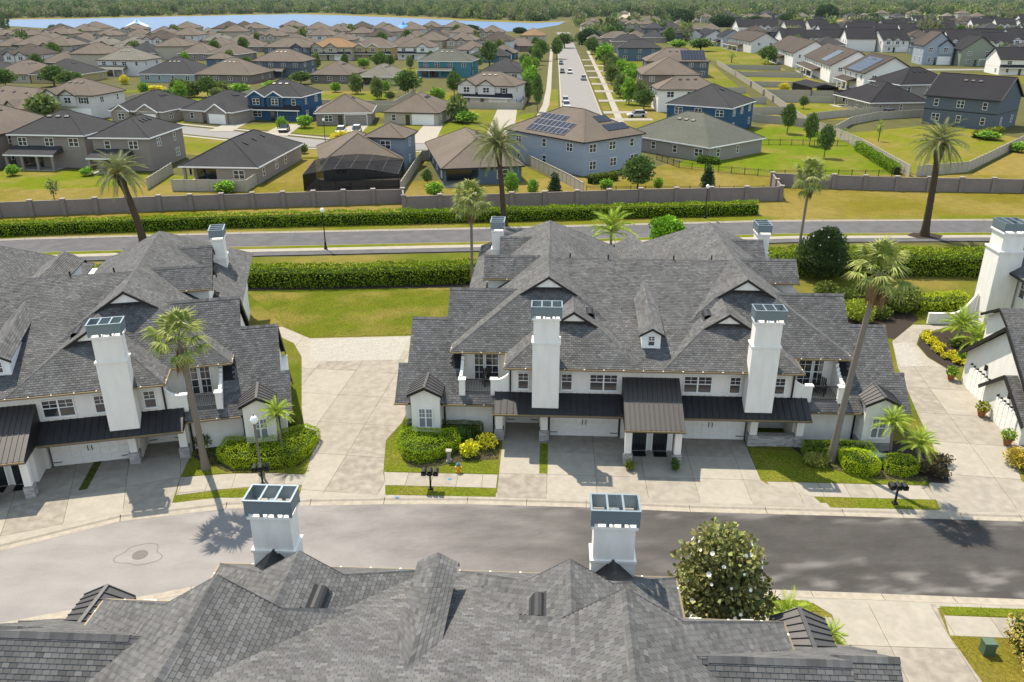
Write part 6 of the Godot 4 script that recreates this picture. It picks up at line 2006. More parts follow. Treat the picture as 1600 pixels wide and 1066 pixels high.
func estate() -> void:
	# streets
	var X := P2([-170, -232, -110, -195, -73.5, -178, -46.4, -165.2, -26, -163, -10, -166, 3, -173])
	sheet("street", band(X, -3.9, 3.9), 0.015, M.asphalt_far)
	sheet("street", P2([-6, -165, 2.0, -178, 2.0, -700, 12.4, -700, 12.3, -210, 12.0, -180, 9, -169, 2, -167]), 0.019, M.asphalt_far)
	for s in [[-5.2, -6.6], [5.2, 6.4]]: sheet("sidewalk", band(X, s[0], s[1]), 0.05, M.concrete)
	curb("curb", P2([2.0, -178, 2.0, -440]), 1.0, 0.5, 20.0)
	curb("curb", P2([12.4, -440, 12.4, -200]), 1.0, 0.5, 20.0)
	sheet("sidewalk", P2([-11.5, -185.2, -7.5, -189.0, -4.4, -200, -2.8, -230, -2.2, -270, -1.9, -520, -0.5, -520, -0.6, -270, -1.0, -230, -2.4, -201, -5.6, -187, -10.3, -183.4]), 0.05, M.concrete)
	sheet("sidewalk", P2([15.0, -195, 16.3, -280, 17.4, -463, 18.8, -463, 17.8, -280, 16.8, -195]), 0.05, M.concrete)
	for e in [[-200, 5], [-213, 5], [-238, 5], [-262, 6], [-285, 6], [-308, 6], [-335, 6], [-362, 6], [-395, 6]]:
		sheet("driveway", P2([12.9, e[0], 24, e[0] - 1.5, 24, e[0] - e[1], 12.9, e[0] - e[1]]), 0.06, M.concrete2)
	lawn("verge", P2([-2.2, -201, -0.5, -270, 1.5, -270, 1.5, -182]), 0.04, C(0.1, 0.135, 0.012), 0.3, 0.0, 3.0)
	for e in [[-205, -211], [-219, -236], [-244, -260], [-268, -283], [-291, -306]]:
		lawn("verge", P2([13.0, e[0], 15.0, e[0], 15.2, e[1], 13.0, e[1]]), 0.04, C(0.11, 0.125, 0.012), 0.4, 0.0, 3.0)
	for e in [[-62.5, -57.6, -183], [-76, -71.5, -188.5], [-46.5, -42.2, -184], [-29.5, -25.2, -186], [-14.5, -9.5, -222]]:
		var zz: float = -172.0 if e[0] < -40.0 else -166.5
		if e[0] < -58.0: zz = -174.5
		if e[0] < -70.0: zz = -180.0
		sheet("driveway", P2([e[0], e[2] - 8, e[1], e[2] - 8, e[1] + 1.5, zz, e[0] + 0.5, zz]), 0.07, M.concrete)
	# yards
	lawn("lawn", P2([-110, -100, -74, -106, -56.8, -110.3, -58, -132, -78, -137, -108, -134]), 0.03, C(0.1, 0.145, 0.006), 0.22, 0.0, 1.5)
	lawn("lawn", P2([-20.0, -112, 4.5, -117, 4, -124, -4.5, -143, -22, -128]), 0.03, C(0.11, 0.13, 0.012), 0.45, 0.0, 1.5)
	lawn("lawn", P2([5, -118, 34, -121, 36, -137, 20, -147, 5.5, -124]), 0.03, C(0.12, 0.12, 0.02), 0.55, 0.0, 1.5)
	lawn("lawn", P2([22, -146, 36, -137, 58.5, -131, 59.5, -165, 59.8, -182, 52, -200, 36, -176]), 0.035, C(0.095, 0.15, 0.006), 0.15, 0.0, 1.5)
	lawn("lawn", P2([60.5, -137.5, 70, -141, 98, -176, 92, -200, 62, -183]), 0.035, C(0.12, 0.15, 0.012), 0.38, 0.0, 1.5)
	lawn("lawn", P2([62, -130, 110, -128, 110, -180, 96, -172, 78, -150, 70, -140]), 0.03, C(0.2, 0.16, 0.03), 0.75, 0.0, 2.0)
	lawn("lawn", P2([61, -202, 92, -214, 92, -330, 74, -345, 66, -300]), 0.03, C(0.12, 0.15, 0.01), 0.4, 0.0, 2.5)
	lawn("lawn", P2([-45, -121, -39.5, -122, -24, -124, -22, -150, -40, -152, -45.8, -150]), 0.03, C(0.14, 0.135, 0.02), 0.55, 0.0, 1.5)
	lawn("lawn", P2([-105, -181, -73.5, -172, -46, -158.5, -26, -156, -10, -158, -10, -152, -50, -148, -110, -160]), 0.03, C(0.11, 0.14, 0.012), 0.4, 0.0, 2.5)
	lawn("lawn", P2([-75, -187, -50, -176, -27, -171, -12, -178, -6, -190, -4, -215, -30, -192, -60, -195]), 0.03, C(0.1, 0.14, 0.01), 0.35, 0.0, 2.0)
	lawn("lawn", P2([100, -345, 215, -325, 215, -290, 110, -300]), 0.03, C(0.11, 0.13, 0.015), 0.4, 0.0, 4.0)
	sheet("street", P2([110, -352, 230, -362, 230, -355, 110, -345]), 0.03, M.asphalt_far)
	lawn("lawn", P2([13, -180, 56, -205, 57, -240, 62, -300, 68, -374, 68, -460, 19, -460, 17, -200]), 0.025, C(0.1, 0.13, 0.014), 0.38, 0.0, 4.0)
	lawn("lawn", P2([72, -345, 92, -345, 110, -520, 74, -520]), 0.025, C(0.1, 0.13, 0.014), 0.38, 0.0, 4.0)
	lawn("lawn", P2([-180, -180, -100, -186, -60, -200, -10, -205, -6, -228, -140, -222, -180, -225]), 0.025, C(0.1, 0.13, 0.014), 0.38, 0.0, 4.0)
	for k in 18:
		estate_tree(["round", "bright", "palmy"][k % 3], 20.5 + rf(-1.5, 4.5) , -222.0 - 13.5 * k + rf(-3, 3), rf(4.5, 7.5), rf(1.7, 2.9), "%s front-yard %s east of the long street, %s from the near end" % [["dark", "bright", "feathery"][k % 3], ["tree", "tree", "palm"][k % 3], ORD[k]])
	for k in 12:
		estate_tree(["round", "bright"][k % 2], -7.0 + rf(-3.5, 1.0), -238.0 - 22.0 * k + rf(-5, 5), rf(4.5, 8.0), rf(1.8, 3.0), "%s tree west of the long street's sidewalk, %s from the near end" % [["dark", "bright"][k % 2], ORD[k]])
	# fences
	wall_run("vinyl_fence", "beige vinyl fence running back beside the grey one-storey house", P2([-57.6, -121.3, -46.2, -121.3, -46.7, -150.0]), 1.8, 1.9, M.vinyl, M.vinyl, 0.13, 0.0, 0.05, 0.0, "fence")
	wall_run("vinyl_fence", "short beige vinyl fence beside the patio of the grey one-storey house", P2([-61.8, -122.0, -63.4, -134.5]), 1.8, 1.9, M.vinyl, M.vinyl, 0.13, 0.0, 0.05, 0.0, "fence")
	wall_run("vinyl_fence", "beige vinyl fence between the pool cage house and the slate-blue house", P2([-22.6, -121.5, -23.4, -148.0, -20.5, -148.5]), 1.8, 1.9, M.vinyl, M.vinyl, 0.13, 0.0, 0.05, 0.0, "fence")
	wall_run("vinyl_fence", "curving vinyl fence beside the solar panel house", P2([-4.6, -146.0, -2.2, -140.0, 0.4, -134.0, 3.0, -127.5, 4.8, -122.0]), 1.8, 1.9, M.vinyl, M.vinyl, 0.13, 0.0, 0.05, 0.0, "fence")
	wall_run("vinyl_fence", "long vinyl fence running away between the two groups of houses", P2([58.8, -137.8, 60.2, -164.9, 59.5, -180.7, 57.7, -192.5, 62, -245, 65.0, -290, 70.0, -374]), 1.8, 2.4, M.vinyl, M.vinyl, 0.14, 0.0, 0.05, 0.0, "fence")
	wall_run("vinyl_fence", "curved vinyl fence nearest to the wide fenced lawn", P2([60.5, -182.5, 68.8, -197.0, 77.8, -205.8, 92, -211.5]), 1.8, 2.4, M.vinyl, M.vinyl, 0.14, 0.0, 0.05, 0.0, "fence")
	wall_run("vinyl_fence", "second vinyl fence behind the curved one below the grey house", P2([60.0, -201.8, 67.7, -207.6, 79.0, -213.9, 94.3, -220.7]), 1.8, 2.4, M.vinyl, M.vinyl, 0.14, 0.0, 0.05, 0.0, "fence")
	wall_run("vinyl_fence", "diagonal vinyl fence at the east edge of the wide fenced lawn", P2([60.0, -137.9, 70.0, -142.0, 77.2, -150.6, 94.7, -171.8, 101, -180]), 1.8, 2.4, M.vinyl, M.vinyl, 0.14, 0.0, 0.05, 0.0, "fence")
	wall_run("vinyl_fence", "vinyl fence in front of the blue two-storey house's yard", P2([57.8, -193, 44, -203]), 1.8, 2.4, M.vinyl, M.vinyl, 0.14, 0.0, 0.05, 0.0, "fence")
	for e in [[-240, "first"], [-256, "second"], [-281, "third"], [-318, "fourth"], [-350, "fifth"]]:
		var x0 := 57.7 + (absf(e[0]) - 192.0) * 0.07
		wall_run("vinyl_fence", "vinyl cross fence, %s back-yard divider off the long fence" % e[1], P2([x0, e[0], 90, e[0] + 4]), 1.8, 2.6, M.vinyl, M.vinyl, 0.14, 0.0, 0.05, 0.0, "fence")
	for e in [[-215, "first"], [-236, "second"], [-262, "third"]]:
		wall_run("vinyl_fence", "vinyl cross fence on the street side, %s from the green yard" % e[1], P2([58.5, e[0], 47, e[0] + 2]), 1.8, 2.6, M.vinyl, M.vinyl, 0.14, 0.0, 0.05, 0.0, "fence")
	wall_run("vinyl_fence", "vinyl fence behind the grey one-storey houses of the cross street", P2([-58, -215, -46, -213, -34, -216]), 1.8, 2.4, M.vinyl, M.vinyl, 0.14, 0.0, 0.05, 0.0, "fence")
	for e in [[-142, -118, -218, "west"], [-112, -90, -222, "middle"], [-70, -42, -224, "long"], [-38, -8, -222, "east"]]:
		wall_run("vinyl_fence", "vinyl fence across the back yards behind the cross street, %s piece" % e[3], P2([e[0], e[2], e[1], e[2] + 2, e[1] + 1, e[2] - 28]), 1.8, 2.6, M.vinyl, M.vinyl, 0.14, 0.0, 0.05, 0.0, "fence")
	for e in [[-150, -255, -118, -262], [-112, -232, -84, -258], [-80, -238, -48, -262], [-44, -236, -10, -262], [-160, -335, -90, -352], [-85, -330, -20, -350], [-200, -232, -150, -252]]:
		lawn("lawn", P2([e[0], e[1], e[2], e[1], e[2], e[3], e[0], e[3]]), 0.03, C(0.1, 0.135, 0.012), 0.32, 0.0, 3.0)
	for k in 16:
		var kind: String = ["round", "bright", "palmy", "bright"][k % 4]
		estate_tree(kind, -148.0 + 8.8 * k + rf(-2, 2), -247.0 + rf(-16, 14), rf(2.5, 6.0), rf(1.4, 2.8), "%s garden %s between the second and third rows, %s from west" % [["dark", "bright", "feathery", "light"][k % 4], ["tree", "bush", "palm", "bush"][k % 4], ORD[k]])
	for k in 16:
		var kind: String = ["bright", "round", "palmy", "round"][k % 4]
		estate_tree(kind, -150.0 + 9.2 * k + rf(-2, 2), -348.0 + rf(-8, 8), rf(3.5, 7.0), rf(1.6, 3.0), "%s garden %s between the third and fourth rows, %s from west" % [["bright", "dark", "feathery", "leafy"][k % 4], ["bush", "tree", "palm", "tree"][k % 4], ORD[k]])
	black_fence("low black metal fence across the middle of the green yard", P2([36.5, -168.2, 58.5, -167.0]))
	black_fence("black metal fence behind the wall at the foot of the green yard", P2([19.0, -150.8, 22.0, -143.5, 28.0, -139.4, 36.0, -136.2, 58.0, -137.4]))
	black_fence("black metal fence beside the solar panel house", P2([5.3, -122.5, 34.0, -124.0]))
	hedge("hedge", "dark green hedge along the fence of the wide lawn", P2([58.9, -163, 57.9, -150, 57.3, -139]), 1.3, 1.6, C(0.088, 0.145, 0.010), 0.22, 40.0)
	hedge("hedge", "small box hedge at the corner of the low stone-coloured house", P2([26.0, -148.5, 29.5, -147.0]), 1.5, 1.2, C(0.071, 0.124, 0.010), 0.2, 45.0)
	hedge("hedge", "row of bushes along the back wall of the solar panel house", P2([6.0, -129.5, 10.5, -133.0]), 1.3, 1.4, C(0.071, 0.098, 0.015), 0.2, 45.0)
	hedge("hedge", "low bushes behind the blue-grey gabled house", P2([88, -178, 97, -186]), 1.6, 1.4, C(0.105, 0.124, 0.020), 0.25, 30.0)
	house(-101.8,-145.3,-11.3,16.5,21.7,2,"h","tan","taupe","rear","grey-brown house under a tan hip roof at the west end of the wall row","A")
	house(-86.1,-144.8,-2.8,14.2,13.0,2,"h","grey","greige","rear porch","grey two-storey house with a columned back porch behind a green lawn","A")
	house(-72.3,-142.9,-0.9,10.6,14.0,2,"h","grey","greige","rear porch","grey two-storey house with a long lean-to porch behind the first date palm","A")
	house(-51.8,-137.6,-1.8,12.9,22.7,1,"h","grey","greige2","rear lanai","grey one-storey house with an open corner patio inside a vinyl fence","A")
	house(-33.1,-140.2,17.1,13.4,17.0,1,"h","tan","white","rear","tan-roofed house with the screened pool cage against its back","A")
	house(-27.8,-142.3,-7.5,7.5,8.0,2,"h","tan","bluegrey","plain","two-storey tower wing rising behind the pool cage house","T")
	house(-13.7,-140.3,13.9,13.3,25.3,1,"h","tan","slate","rear lanai","slate-blue one-storey house with a tan hip roof behind the tall date palm","A")
	house(3.7,-147.4,43.6,15.2,20.2,2,"L","tan","paleblue","rear solar","pale blue two-storey house with solar panels on its tan roof","A")
	house(26.9,-161.0,-46.9,20.8,17.1,1,"h","sage","stone","rear","low stone-coloured house with a wide grey-green hip roof and screened corner","A")
	house(35.2,-190.5,-30.1,15.2,16.2,2,"h","grey","blue","rear","blue two-storey house with a dark roof behind the grey-green roof","A")
	house(34.3,-222.4,2.8,16.6,11.0,2,"h","tan","white","rear","white house with a tan hip roof behind the blue two-storey house","A")
	house(85.4,-226.1,-81.5,20.1,16.0,1,"h","dark","stone","rear lanai","grey single-storey wing with a covered corner lanai above the curved fence","R")
	house(98.7,-240.2,13.9,17.6,15.0,2,"h","dark","stone","rear","large grey house with a dark hip roof and long pale side wall","R")
	house(96.0,-199.0,-45.0,16.5,14.0,2,"g","dark","slate2","rear","blue-grey two-storey gabled house behind the eastern date palm","R").scale = Vector3(1, 1.15, 1)
	house(102.8,-275.9,-90.8,21.4,17.0,2,"g","solarr","white","rear porch","white two-storey house with a roof slope covered in blue solar panels","L")
	house(104.2,-319.7,-95.5,49.5,17.0,2,"g","brown","white","rear porch solar2","white two-storey house with solar panels on half of its brown roof","L")
	house(107.7,-385.3,-92.7,50.4,17.0,2,"g","brown","white","rear porch","white two-storey gabled house third in the row above the vinyl fences","L")
	house(106.1,-471.8,-84.1,40.8,15.0,2,"g","brown","greywhite","rear porch","grey-white gabled house fourth in the row above the vinyl fences","L")
	house(102.4,-512.7,-90.0,20.1,13.0,2,"g","dark","paleblue","rear porch","pale blue gabled house fifth in the row above the vinyl fences","L")
	house(102.1,-580.3,-87.4,36.6,15.0,1,"g","dark","greywhite","rear porch","low dark-roofed house sixth in the row above the vinyl fences","L")
	house(90.4,-589.0,-87.6,37.7,15.0,1,"g","dark","greywhite","rear porch","low dark-roofed house seventh in the row above the vinyl fences","L")
	house(150.9,-502.6,-4.0,28.4,14.0,2,"g","dark","white","front","white gabled house with a long dark roof, west end of the second east row","M")
	house(179.0,-497.1,-4.0,18.4,14.0,2,"g","dark","white","front porch","white gabled house with a black porch roof in the second east row","M")
	house(164.0,-384.0,-4.0,13.0,14.0,2,"G","brown","paleblue","front gable","pale blue gable-fronted house with a garage beside the white porch house","M").scale = Vector3(1, 1.38, 1)
	house(178.0,-378.0,-4.0,15.0,15.0,2,"G","dark","sagewall","front","pale green gabled house with a dark roof next to the blue garage","M").scale = Vector3(1, 1.15, 1)
	house(188.0,-364.0,-4.0,9.5,14.0,1,"G","dark","sagewall","front gable","small pale green gable-fronted house with a dark garage door","M").scale = Vector3(1, 1.2, 1)
	house(174.8,-335.1,-4.0,17.5,14.0,2,"g","dark","white","front porch","white gabled house at the east end of the second row, tall side gable","M")
	house(257.5,-508.8,-4.0,26.9,14.0,2,"g","dark","white","rear","white gabled house with a dark roof beyond the tall side gable house","M")
	house(222.5,-518.6,-4.0,17.0,14.0,2,"g","dark","white","rear","white house with a dark roof beyond the pale green gabled house","M")
	house(-95.2,-199.6,-10.7,14.6,17.0,1,"h","grey","greige2","front gables","grey one-storey house with two front gables across the cross street","B")
	house(-77.7,-200.1,-19.1,15.2,17.0,1,"h","grey","greige2","front gable","grey one-storey house with an arched entry beside the blue house","B")
	house(-64.8,-203.0,-7.8,14.3,13.0,2,"h","grey","blue","front gables2 porch","deep blue two-storey house with two small front gables","B")
	house(-48.7,-197.2,7.5,13.3,14.0,1,"h","tan","greige","front","tan-roofed house with a grey garage door beside the blue house","B")
	house(-31.6,-200.0,-6.6,13.6,17.0,1,"h","tan","cream","front","tan-roofed cream house with a pale garage door, fourth along the cross street","B")
	house(-16.5,-230.5,-14.8,16.4,12.0,2,"h","tan","greywhite","front gables2 porch","grey-white two-storey house with twin gables at the street corner","B")
	house(-115.3,-203.8,-7.3,14.6,13.0,2,"h","tan","greywhite","front gables2","white two-storey house with black shutters and twin gables behind two palms","B")
	house(-131.4,-205.2,-27.6,29.4,15.0,1,"h","tan","cream","front gable","tan-roofed cream house at the west end of the cross street","B")
	house(-183.5,-292.2,-6.0,15.0,19.0,1,"h","tan","cream","rear","low tan-roofed house with a pergola corner behind the round trees","C")
	house(-167.9,-290.5,-6.0,17.1,19.0,1,"h","grey","yellow","rear","grey-roofed house with a yellow end wall behind the round trees","C")
	house(-158.5,-316.3,-6.0,18.2,15.0,2,"h","ltgrey","greywhite","rear porch","pale grey two-storey house with a light grey roof and back porch","C")
	house(-130.4,-294.7,-6.0,20.9,19.0,1,"h","grey","mint","rear","pale aqua one-storey house with a dark grey roof","C")
	house(-110.5,-293.3,-6.0,21.2,19.0,1,"h","tan","taupe","rear","dark walled house with a broad tan roof behind the tropical garden","C")
	house(-125.6,-320.9,-6.0,9.1,8.0,2,"h","tan","slate","plain","slate upper storey wing standing behind the broad tan roof","C")
	house(-98.7,-312.9,-6.0,19.2,15.0,2,"h","tan","slate2","rear porch","slate two-storey house with a tan roof above the tropical garden","C")
	house(-74.4,-295.0,-6.0,14.7,19.0,1,"h","tan","taupe","rear","brown-walled house with a tan roof above the deep blue house","C")
	house(-57.8,-288.8,-6.0,12.9,19.0,1,"h","ltgrey","yellow","rear lanai","yellow walled one-storey house with a pale roof and back terrace","C")
	house(-38.6,-316.5,-6.0,20.2,15.0,2,"h","sage","teal","rear porch","teal two-storey house with a pale green-grey roof","C")
	house(-17.3,-307.7,-6.0,16.0,19.0,1,"h","grey","greywhite","rear","grey-roofed house behind the corner house with twin gables","C")
	house(-121.2,-397.5,-5.0,22.4,15.0,2,"h","tan","slate2","front gable","slate two-storey house with an arched window in the third row","D")
	house(-101.4,-398.5,-5.0,20.6,15.0,2,"h","ltan","cream","front gables2 porch","cream two-storey house with a bright tan roof and two gables","D")
	house(-82.7,-401.9,-5.0,19.0,15.0,2,"h","tan","yellow","front gables2 porch","yellow sided two-storey house with dark shuttered windows","D")
	house(-63.1,-402.8,-5.0,17.2,15.0,2,"h","tan","white","front gable porch","white two-storey house with a band of dark windows","D")
	house(-40.6,-430.6,-5.0,15.8,15.0,1,"h","tan","greywhite","front gable","small grey-white gabled house beside the street palm","D")
	house(-23.8,-407.4,-5.0,13.2,15.0,1,"h","tan","teal2","front gable","small teal gabled house at the end of the third row","D")
	house(-18.4,-464.3,-5.0,20.2,15.0,1,"h","tan","taupe","rear","tan hip-roofed house beside the long street","D")
	house(-12.4,-520.8,-5.0,15.2,15.0,2,"h","ltan","cream","front","cream two-storey house with an orange-tan roof near the lake end of the street","D")
	house(-28.4,-387.8,-5.0,17.5,15.0,1,"h","grey","teal2","rear","grey-roofed house with a teal wall between the street palms","D")
	house(35.2,-268.2,0.0,17.6,20.0,2,"h","tan","taupe","plain","large tan-roofed house with a small roof light by the long street","S")
	house(44.7,-320.4,0.0,23.0,16.0,2,"h","tan","slate2","solar2","tan-roofed house with dark panels on its ridge by the long street","S")
	house(38.7,-399.4,0.0,19.6,13.0,2,"h","grey","slate","plain","grey hip-roofed house third along the east side of the long street","S")
	house(38.5,-456.9,0.0,18.1,12.0,2,"h","grey","greige","plain","grey hip-roofed house fourth along the east side of the long street","S")
	house(35.6,-498.1,0.0,18.0,12.0,2,"h","tan","greige","plain","tan-roofed house fifth along the east side of the long street","S")
	house(22.1,-479.3,0.0,8.6,12.0,2,"h","tan","cream","plain","cream house with a tan roof closing the east side of the long street","S")
	pool_cage()
	screen_room()
	estate_tree("round",13.0,-123.9,5.6,2.5,"rounded dark green tree beside the solar panel house")
	estate_tree("cone",0.5,-120.7,3.7,1.4,"small dark cypress in front of the curved vinyl fence")
	estate_tree("cone",23.8,-125.7,4.2,1.5,"tall dark cypress in front of the black metal fence")
	estate_tree("bright",-5.8,-120.8,3.6,1.2,"bright green young tree just east of the tall date palm")
	estate_tree("bright",-2.8,-120.5,2.6,0.9,"small bright green sapling west of the dark cypress")
	estate_tree("bright",-17.4,-119.4,2.2,1.4,"leafy bright green bush tree behind the stepped wall corner")
	estate_tree("round",-19.4,-127.3,2.5,0.9,"dark columnar shrub tree beside the slate-blue house")
	estate_tree("bright",8.4,-124.5,1.9,1.1,"small light green tree below the rounded dark green tree")
	estate_tree("bright",16.4,-125.8,1.9,0.8,"tiny light green tree near the black metal fence")
	estate_tree("round",50.6,-182.9,6.1,1.8,"dark oak sapling west of three in the green yard")
	estate_tree("round",51.0,-167.4,6.2,1.5,"dark oak sapling in the middle of three in the green yard")
	estate_tree("round",49.9,-154.2,6.0,1.5,"dark oak sapling east of three in the green yard")
	estate_tree("yellow",66.6,-173.6,4.3,0.9,"thin yellow-green sapling in the fenced lawn")
	estate_tree("yellow",60.2,-175.7,2.3,0.9,"thin yellow-green sapling behind the long vinyl fence")
	estate_tree("sparse",-72.6,-115.1,3.0,1.1,"sparse young tree behind the wall on the far green lawn")
	estate_tree("bright",-48.9,-120.0,1.9,1.7,"round yellow-green bush by the patio of the grey one-storey house")
	estate_tree("bright",-89.0,-131.3,1.8,1.2,"clipped green bush beside the grey-brown house")
	estate_tree("bright",-76.8,-131.9,1.4,1.1,"green bush at the end of the columned porch")
	estate_tree("palmy",-119.9,-193.1,6.1,3.9,"bushy palm in front of the white shuttered house")
	estate_tree("palmy",-118.3,-210.4,3.6,3.0,"second bushy palm in front of the white shuttered house")
	estate_tree("round",-163.1,-272.0,6.4,4.3,"dark round tree beside the yellow end wall house")
	estate_tree("round",-156.8,-270.3,4.7,4.3,"second round tree beside the yellow end wall house")
	estate_tree("round",-175.1,-265.4,5.9,3.6,"dark round tree at the west end of the third row")
	estate_tree("palmy",-110.6,-246.8,4.5,2.7,"feathery shrub of the tropical garden, west end")
	estate_tree("palmy",-105.5,-243.8,4.3,2.9,"feathery shrub in the middle of the tropical garden")
	estate_tree("round",-100.8,-244.0,5.7,3.2,"dark leafy tree of the tropical garden")
	estate_tree("palmy",-97.1,-244.2,4.3,2.9,"light feathery shrub of the tropical garden")
	estate_tree("bright",-92.6,-247.7,3.6,3.3,"bright shrub at the east end of the tropical garden")
	estate_tree("gold",-143.1,-279.2,2.9,1.7,"golden yellow shrub in front of the pale grey house")
	estate_tree("gold",-124.5,-260.2,1.5,3.7,"low golden hedge bush below the aqua house")
	estate_tree("round",-84.3,-282.0,4.1,3.7,"bushy tree beside the gabled brown house")
	estate_tree("round",-69.6,-344.3,6.3,3.9,"green tree in front of the yellow sided house")
	estate_tree("round",-42.8,-250.1,7.2,4.0,"large feathery tree in front of the teal house")
	estate_tree("palmy",-50.3,-241.7,5.8,2.0,"small palm on the yellow house terrace")
	estate_tree("round",-29.2,-250.8,6.9,2.5,"dark tree beside the teal house")
	estate_tree("round",-45.8,-237.2,2.6,1.5,"small round tree behind a vinyl fence")
	estate_tree("palmy2",-23.3,-312.9,11.9,3.0,"tall green palm beside the long street")
	estate_tree("palmy",-22.4,-197.8,5.8,2.6,"golden palm in front of the corner house")
	estate_tree("bright",-20.2,-195.8,2.6,3.0,"dark green shrubs in front of the corner house")
	estate_tree("round",-3.9,-215.9,8.9,1.5,"thin tree beside the corner house")
	estate_tree("round",1.5,-405.3,9.0,3.3,"round street tree on the long street verge")
	estate_tree("round",6.0,-490.9,7.8,5.5,"dark street tree at the end of the long street")
	estate_tree("round",-5.8,-392.8,9.0,3.5,"dark tree behind the long street sidewalk")
	estate_tree("round",19.2,-437.5,8.1,4.1,"round tree on the east verge of the long street")
	estate_tree("bright",22.2,-375.4,8.3,4.1,"bright green tree on the east verge of the long street")
	estate_tree("round",23.2,-328.4,6.2,3.2,"round tree by the driveways of the long street")
	estate_tree("bright",25.3,-281.1,7.3,2.5,"leafy tree by the driveways of the long street")
	estate_tree("palmy",23.6,-230.4,6.1,1.9,"small palm near the white car on the driveway")
	estate_tree("bright",-59.4,-181.2,3.1,1.3,"green shrub before the deep blue house")
	estate_tree("bright",-55.8,-186.1,2.8,1.9,"round shrub beside the driveway of the tan-roofed house")
	estate_tree("gold",-42.1,-165.2,2.5,2.6,"golden shrub tree beside the parked white cars")
	estate_tree("palmy",-46.8,-154.2,1.8,0.9,"small palm at the end of the vinyl fence")
	estate_tree("round",92.8,-378.8,7.3,4.7,"green tree among the far east rows")
	estate_tree("round",78.1,-465.8,6.4,6.8,"dark tree mass by the low dark-roofed houses")
	estate_tree("bright",70.2,-494.0,4.4,5.5,"green tree west of the vinyl fenced yards")
	estate_tree("yellow",85.2,-351.8,4.4,1.8,"yellow-green sapling in the second fenced yard")
	estate_tree("yellow",78.5,-385.4,4.8,2.0,"yellow-green sapling in the third fenced yard")
	estate_tree("round",65.8,-225.7,3.2,1.3,"small tree in the yard beside the screen room")
	estate_tree("gold",72.0,-269.7,2.3,1.8,"golden shrub in the yard beside the screen room")
	estate_tree("bright",90.3,-177.1,1.7,2.6,"low green bushes beside the blue-grey gabled house")
	estate_tree("bright",88.5,-162.1,1.9,1.8,"green bush at the east edge by the diagonal fence")
	estate_tree("round",53.2,-129.8,1.2,1.3,"dark shrub at the end of the yard hedge")
	estate_tree("big",20.9,-523.8,8.6,7.7,"broad dark tree clump at the far bend of the street")
	estate_tree("big",129.4,-900.8,13.6,13.9,"large round oak beyond the far grey roofs")
	estate_tree("big",302.0,-995.4,16.8,14.3,"large dark oak beside the dry field")
	estate_tree("big",158.0,-829.7,10.0,14.6,"dark tree mass east of the large round oak")
	estate_tree("big",180.7,-798.7,9.6,13.4,"dark tree mass before the dry field")
	estate_tree("big",217.8,-832.6,10.8,11.8,"dark tree mass beside the large dark oak")
	estate_tree("big",-85.6,-702.9,5.0,7.6,"dark lakeside pines west of the blue tent")
	estate_tree("big",-65.3,-680.0,5.9,8.0,"dark lakeside pines east of the blue tent")
	estate_tree("big",-192.9,-723.4,4.9,4.7,"pair of dark lakeside trees standing against the water")
	estate_tree("big",-26.9,-681.8,4.2,6.0,"dark lakeside tree near the far point")
	for e in [["black pickup on the drive of the deep blue house", -58.6, -180.5, 8.0, "black", 0.1], ["white car on the drive of the tan-roofed house, left of two", -45.5, -178.0, 5.0, "white", 0.05], ["white car on the drive of the tan-roofed house, right of two", -42.2, -178.6, 5.0, "white", 0.2], ["two-tone white car nearest on the long street", 3.6, -225.0, 2.0, "white", 0.2], ["silver car parked behind the nearest one on the long street", 3.5, -236.0, 2.0, "silver", 0.1], ["white car crossing the sidewalk east of the long street", 20.5, -207.5, -78.0, "white", 0.15], ["white car driving in the middle of the long street", 6.2, -328.0, 0.0, "white", 0.2], ["dark car ahead of the white one on the long street", 3.4, -330.0, 0.0, "black", 0.1], ["silver van at the east kerb of the long street", 10.6, -302.0, 180.0, "silver", 0.3], ["dark car farthest along the long street", 3.2, -372.0, 0.0, "navy", 0.1],
		["dark blue car on a driveway east of the long street", 22.5, -287.0, 90.0, "navy", 0.0], ["grey car on a driveway east of the long street", 22.0, -311.0, 90.0, "grey", 0.0], ["pale car on a driveway farther up the long street", 21.5, -338.0, 90.0, "silver", 0.0], ["white car on a shaded driveway near the golden palms", 23.0, -250.0, 90.0, "white", 0.1], ["red car at the far end of the long street driveways", 21.0, -398.0, 90.0, "red", 0.0], ["blue car under a cover beside the grey house with the long wall", 84.0, -213.5, 100.0, "navy", 0.1]]:
		car(e[0], Vector3(e[1], 0.06, e[2]), e[3], e[4], e[5])

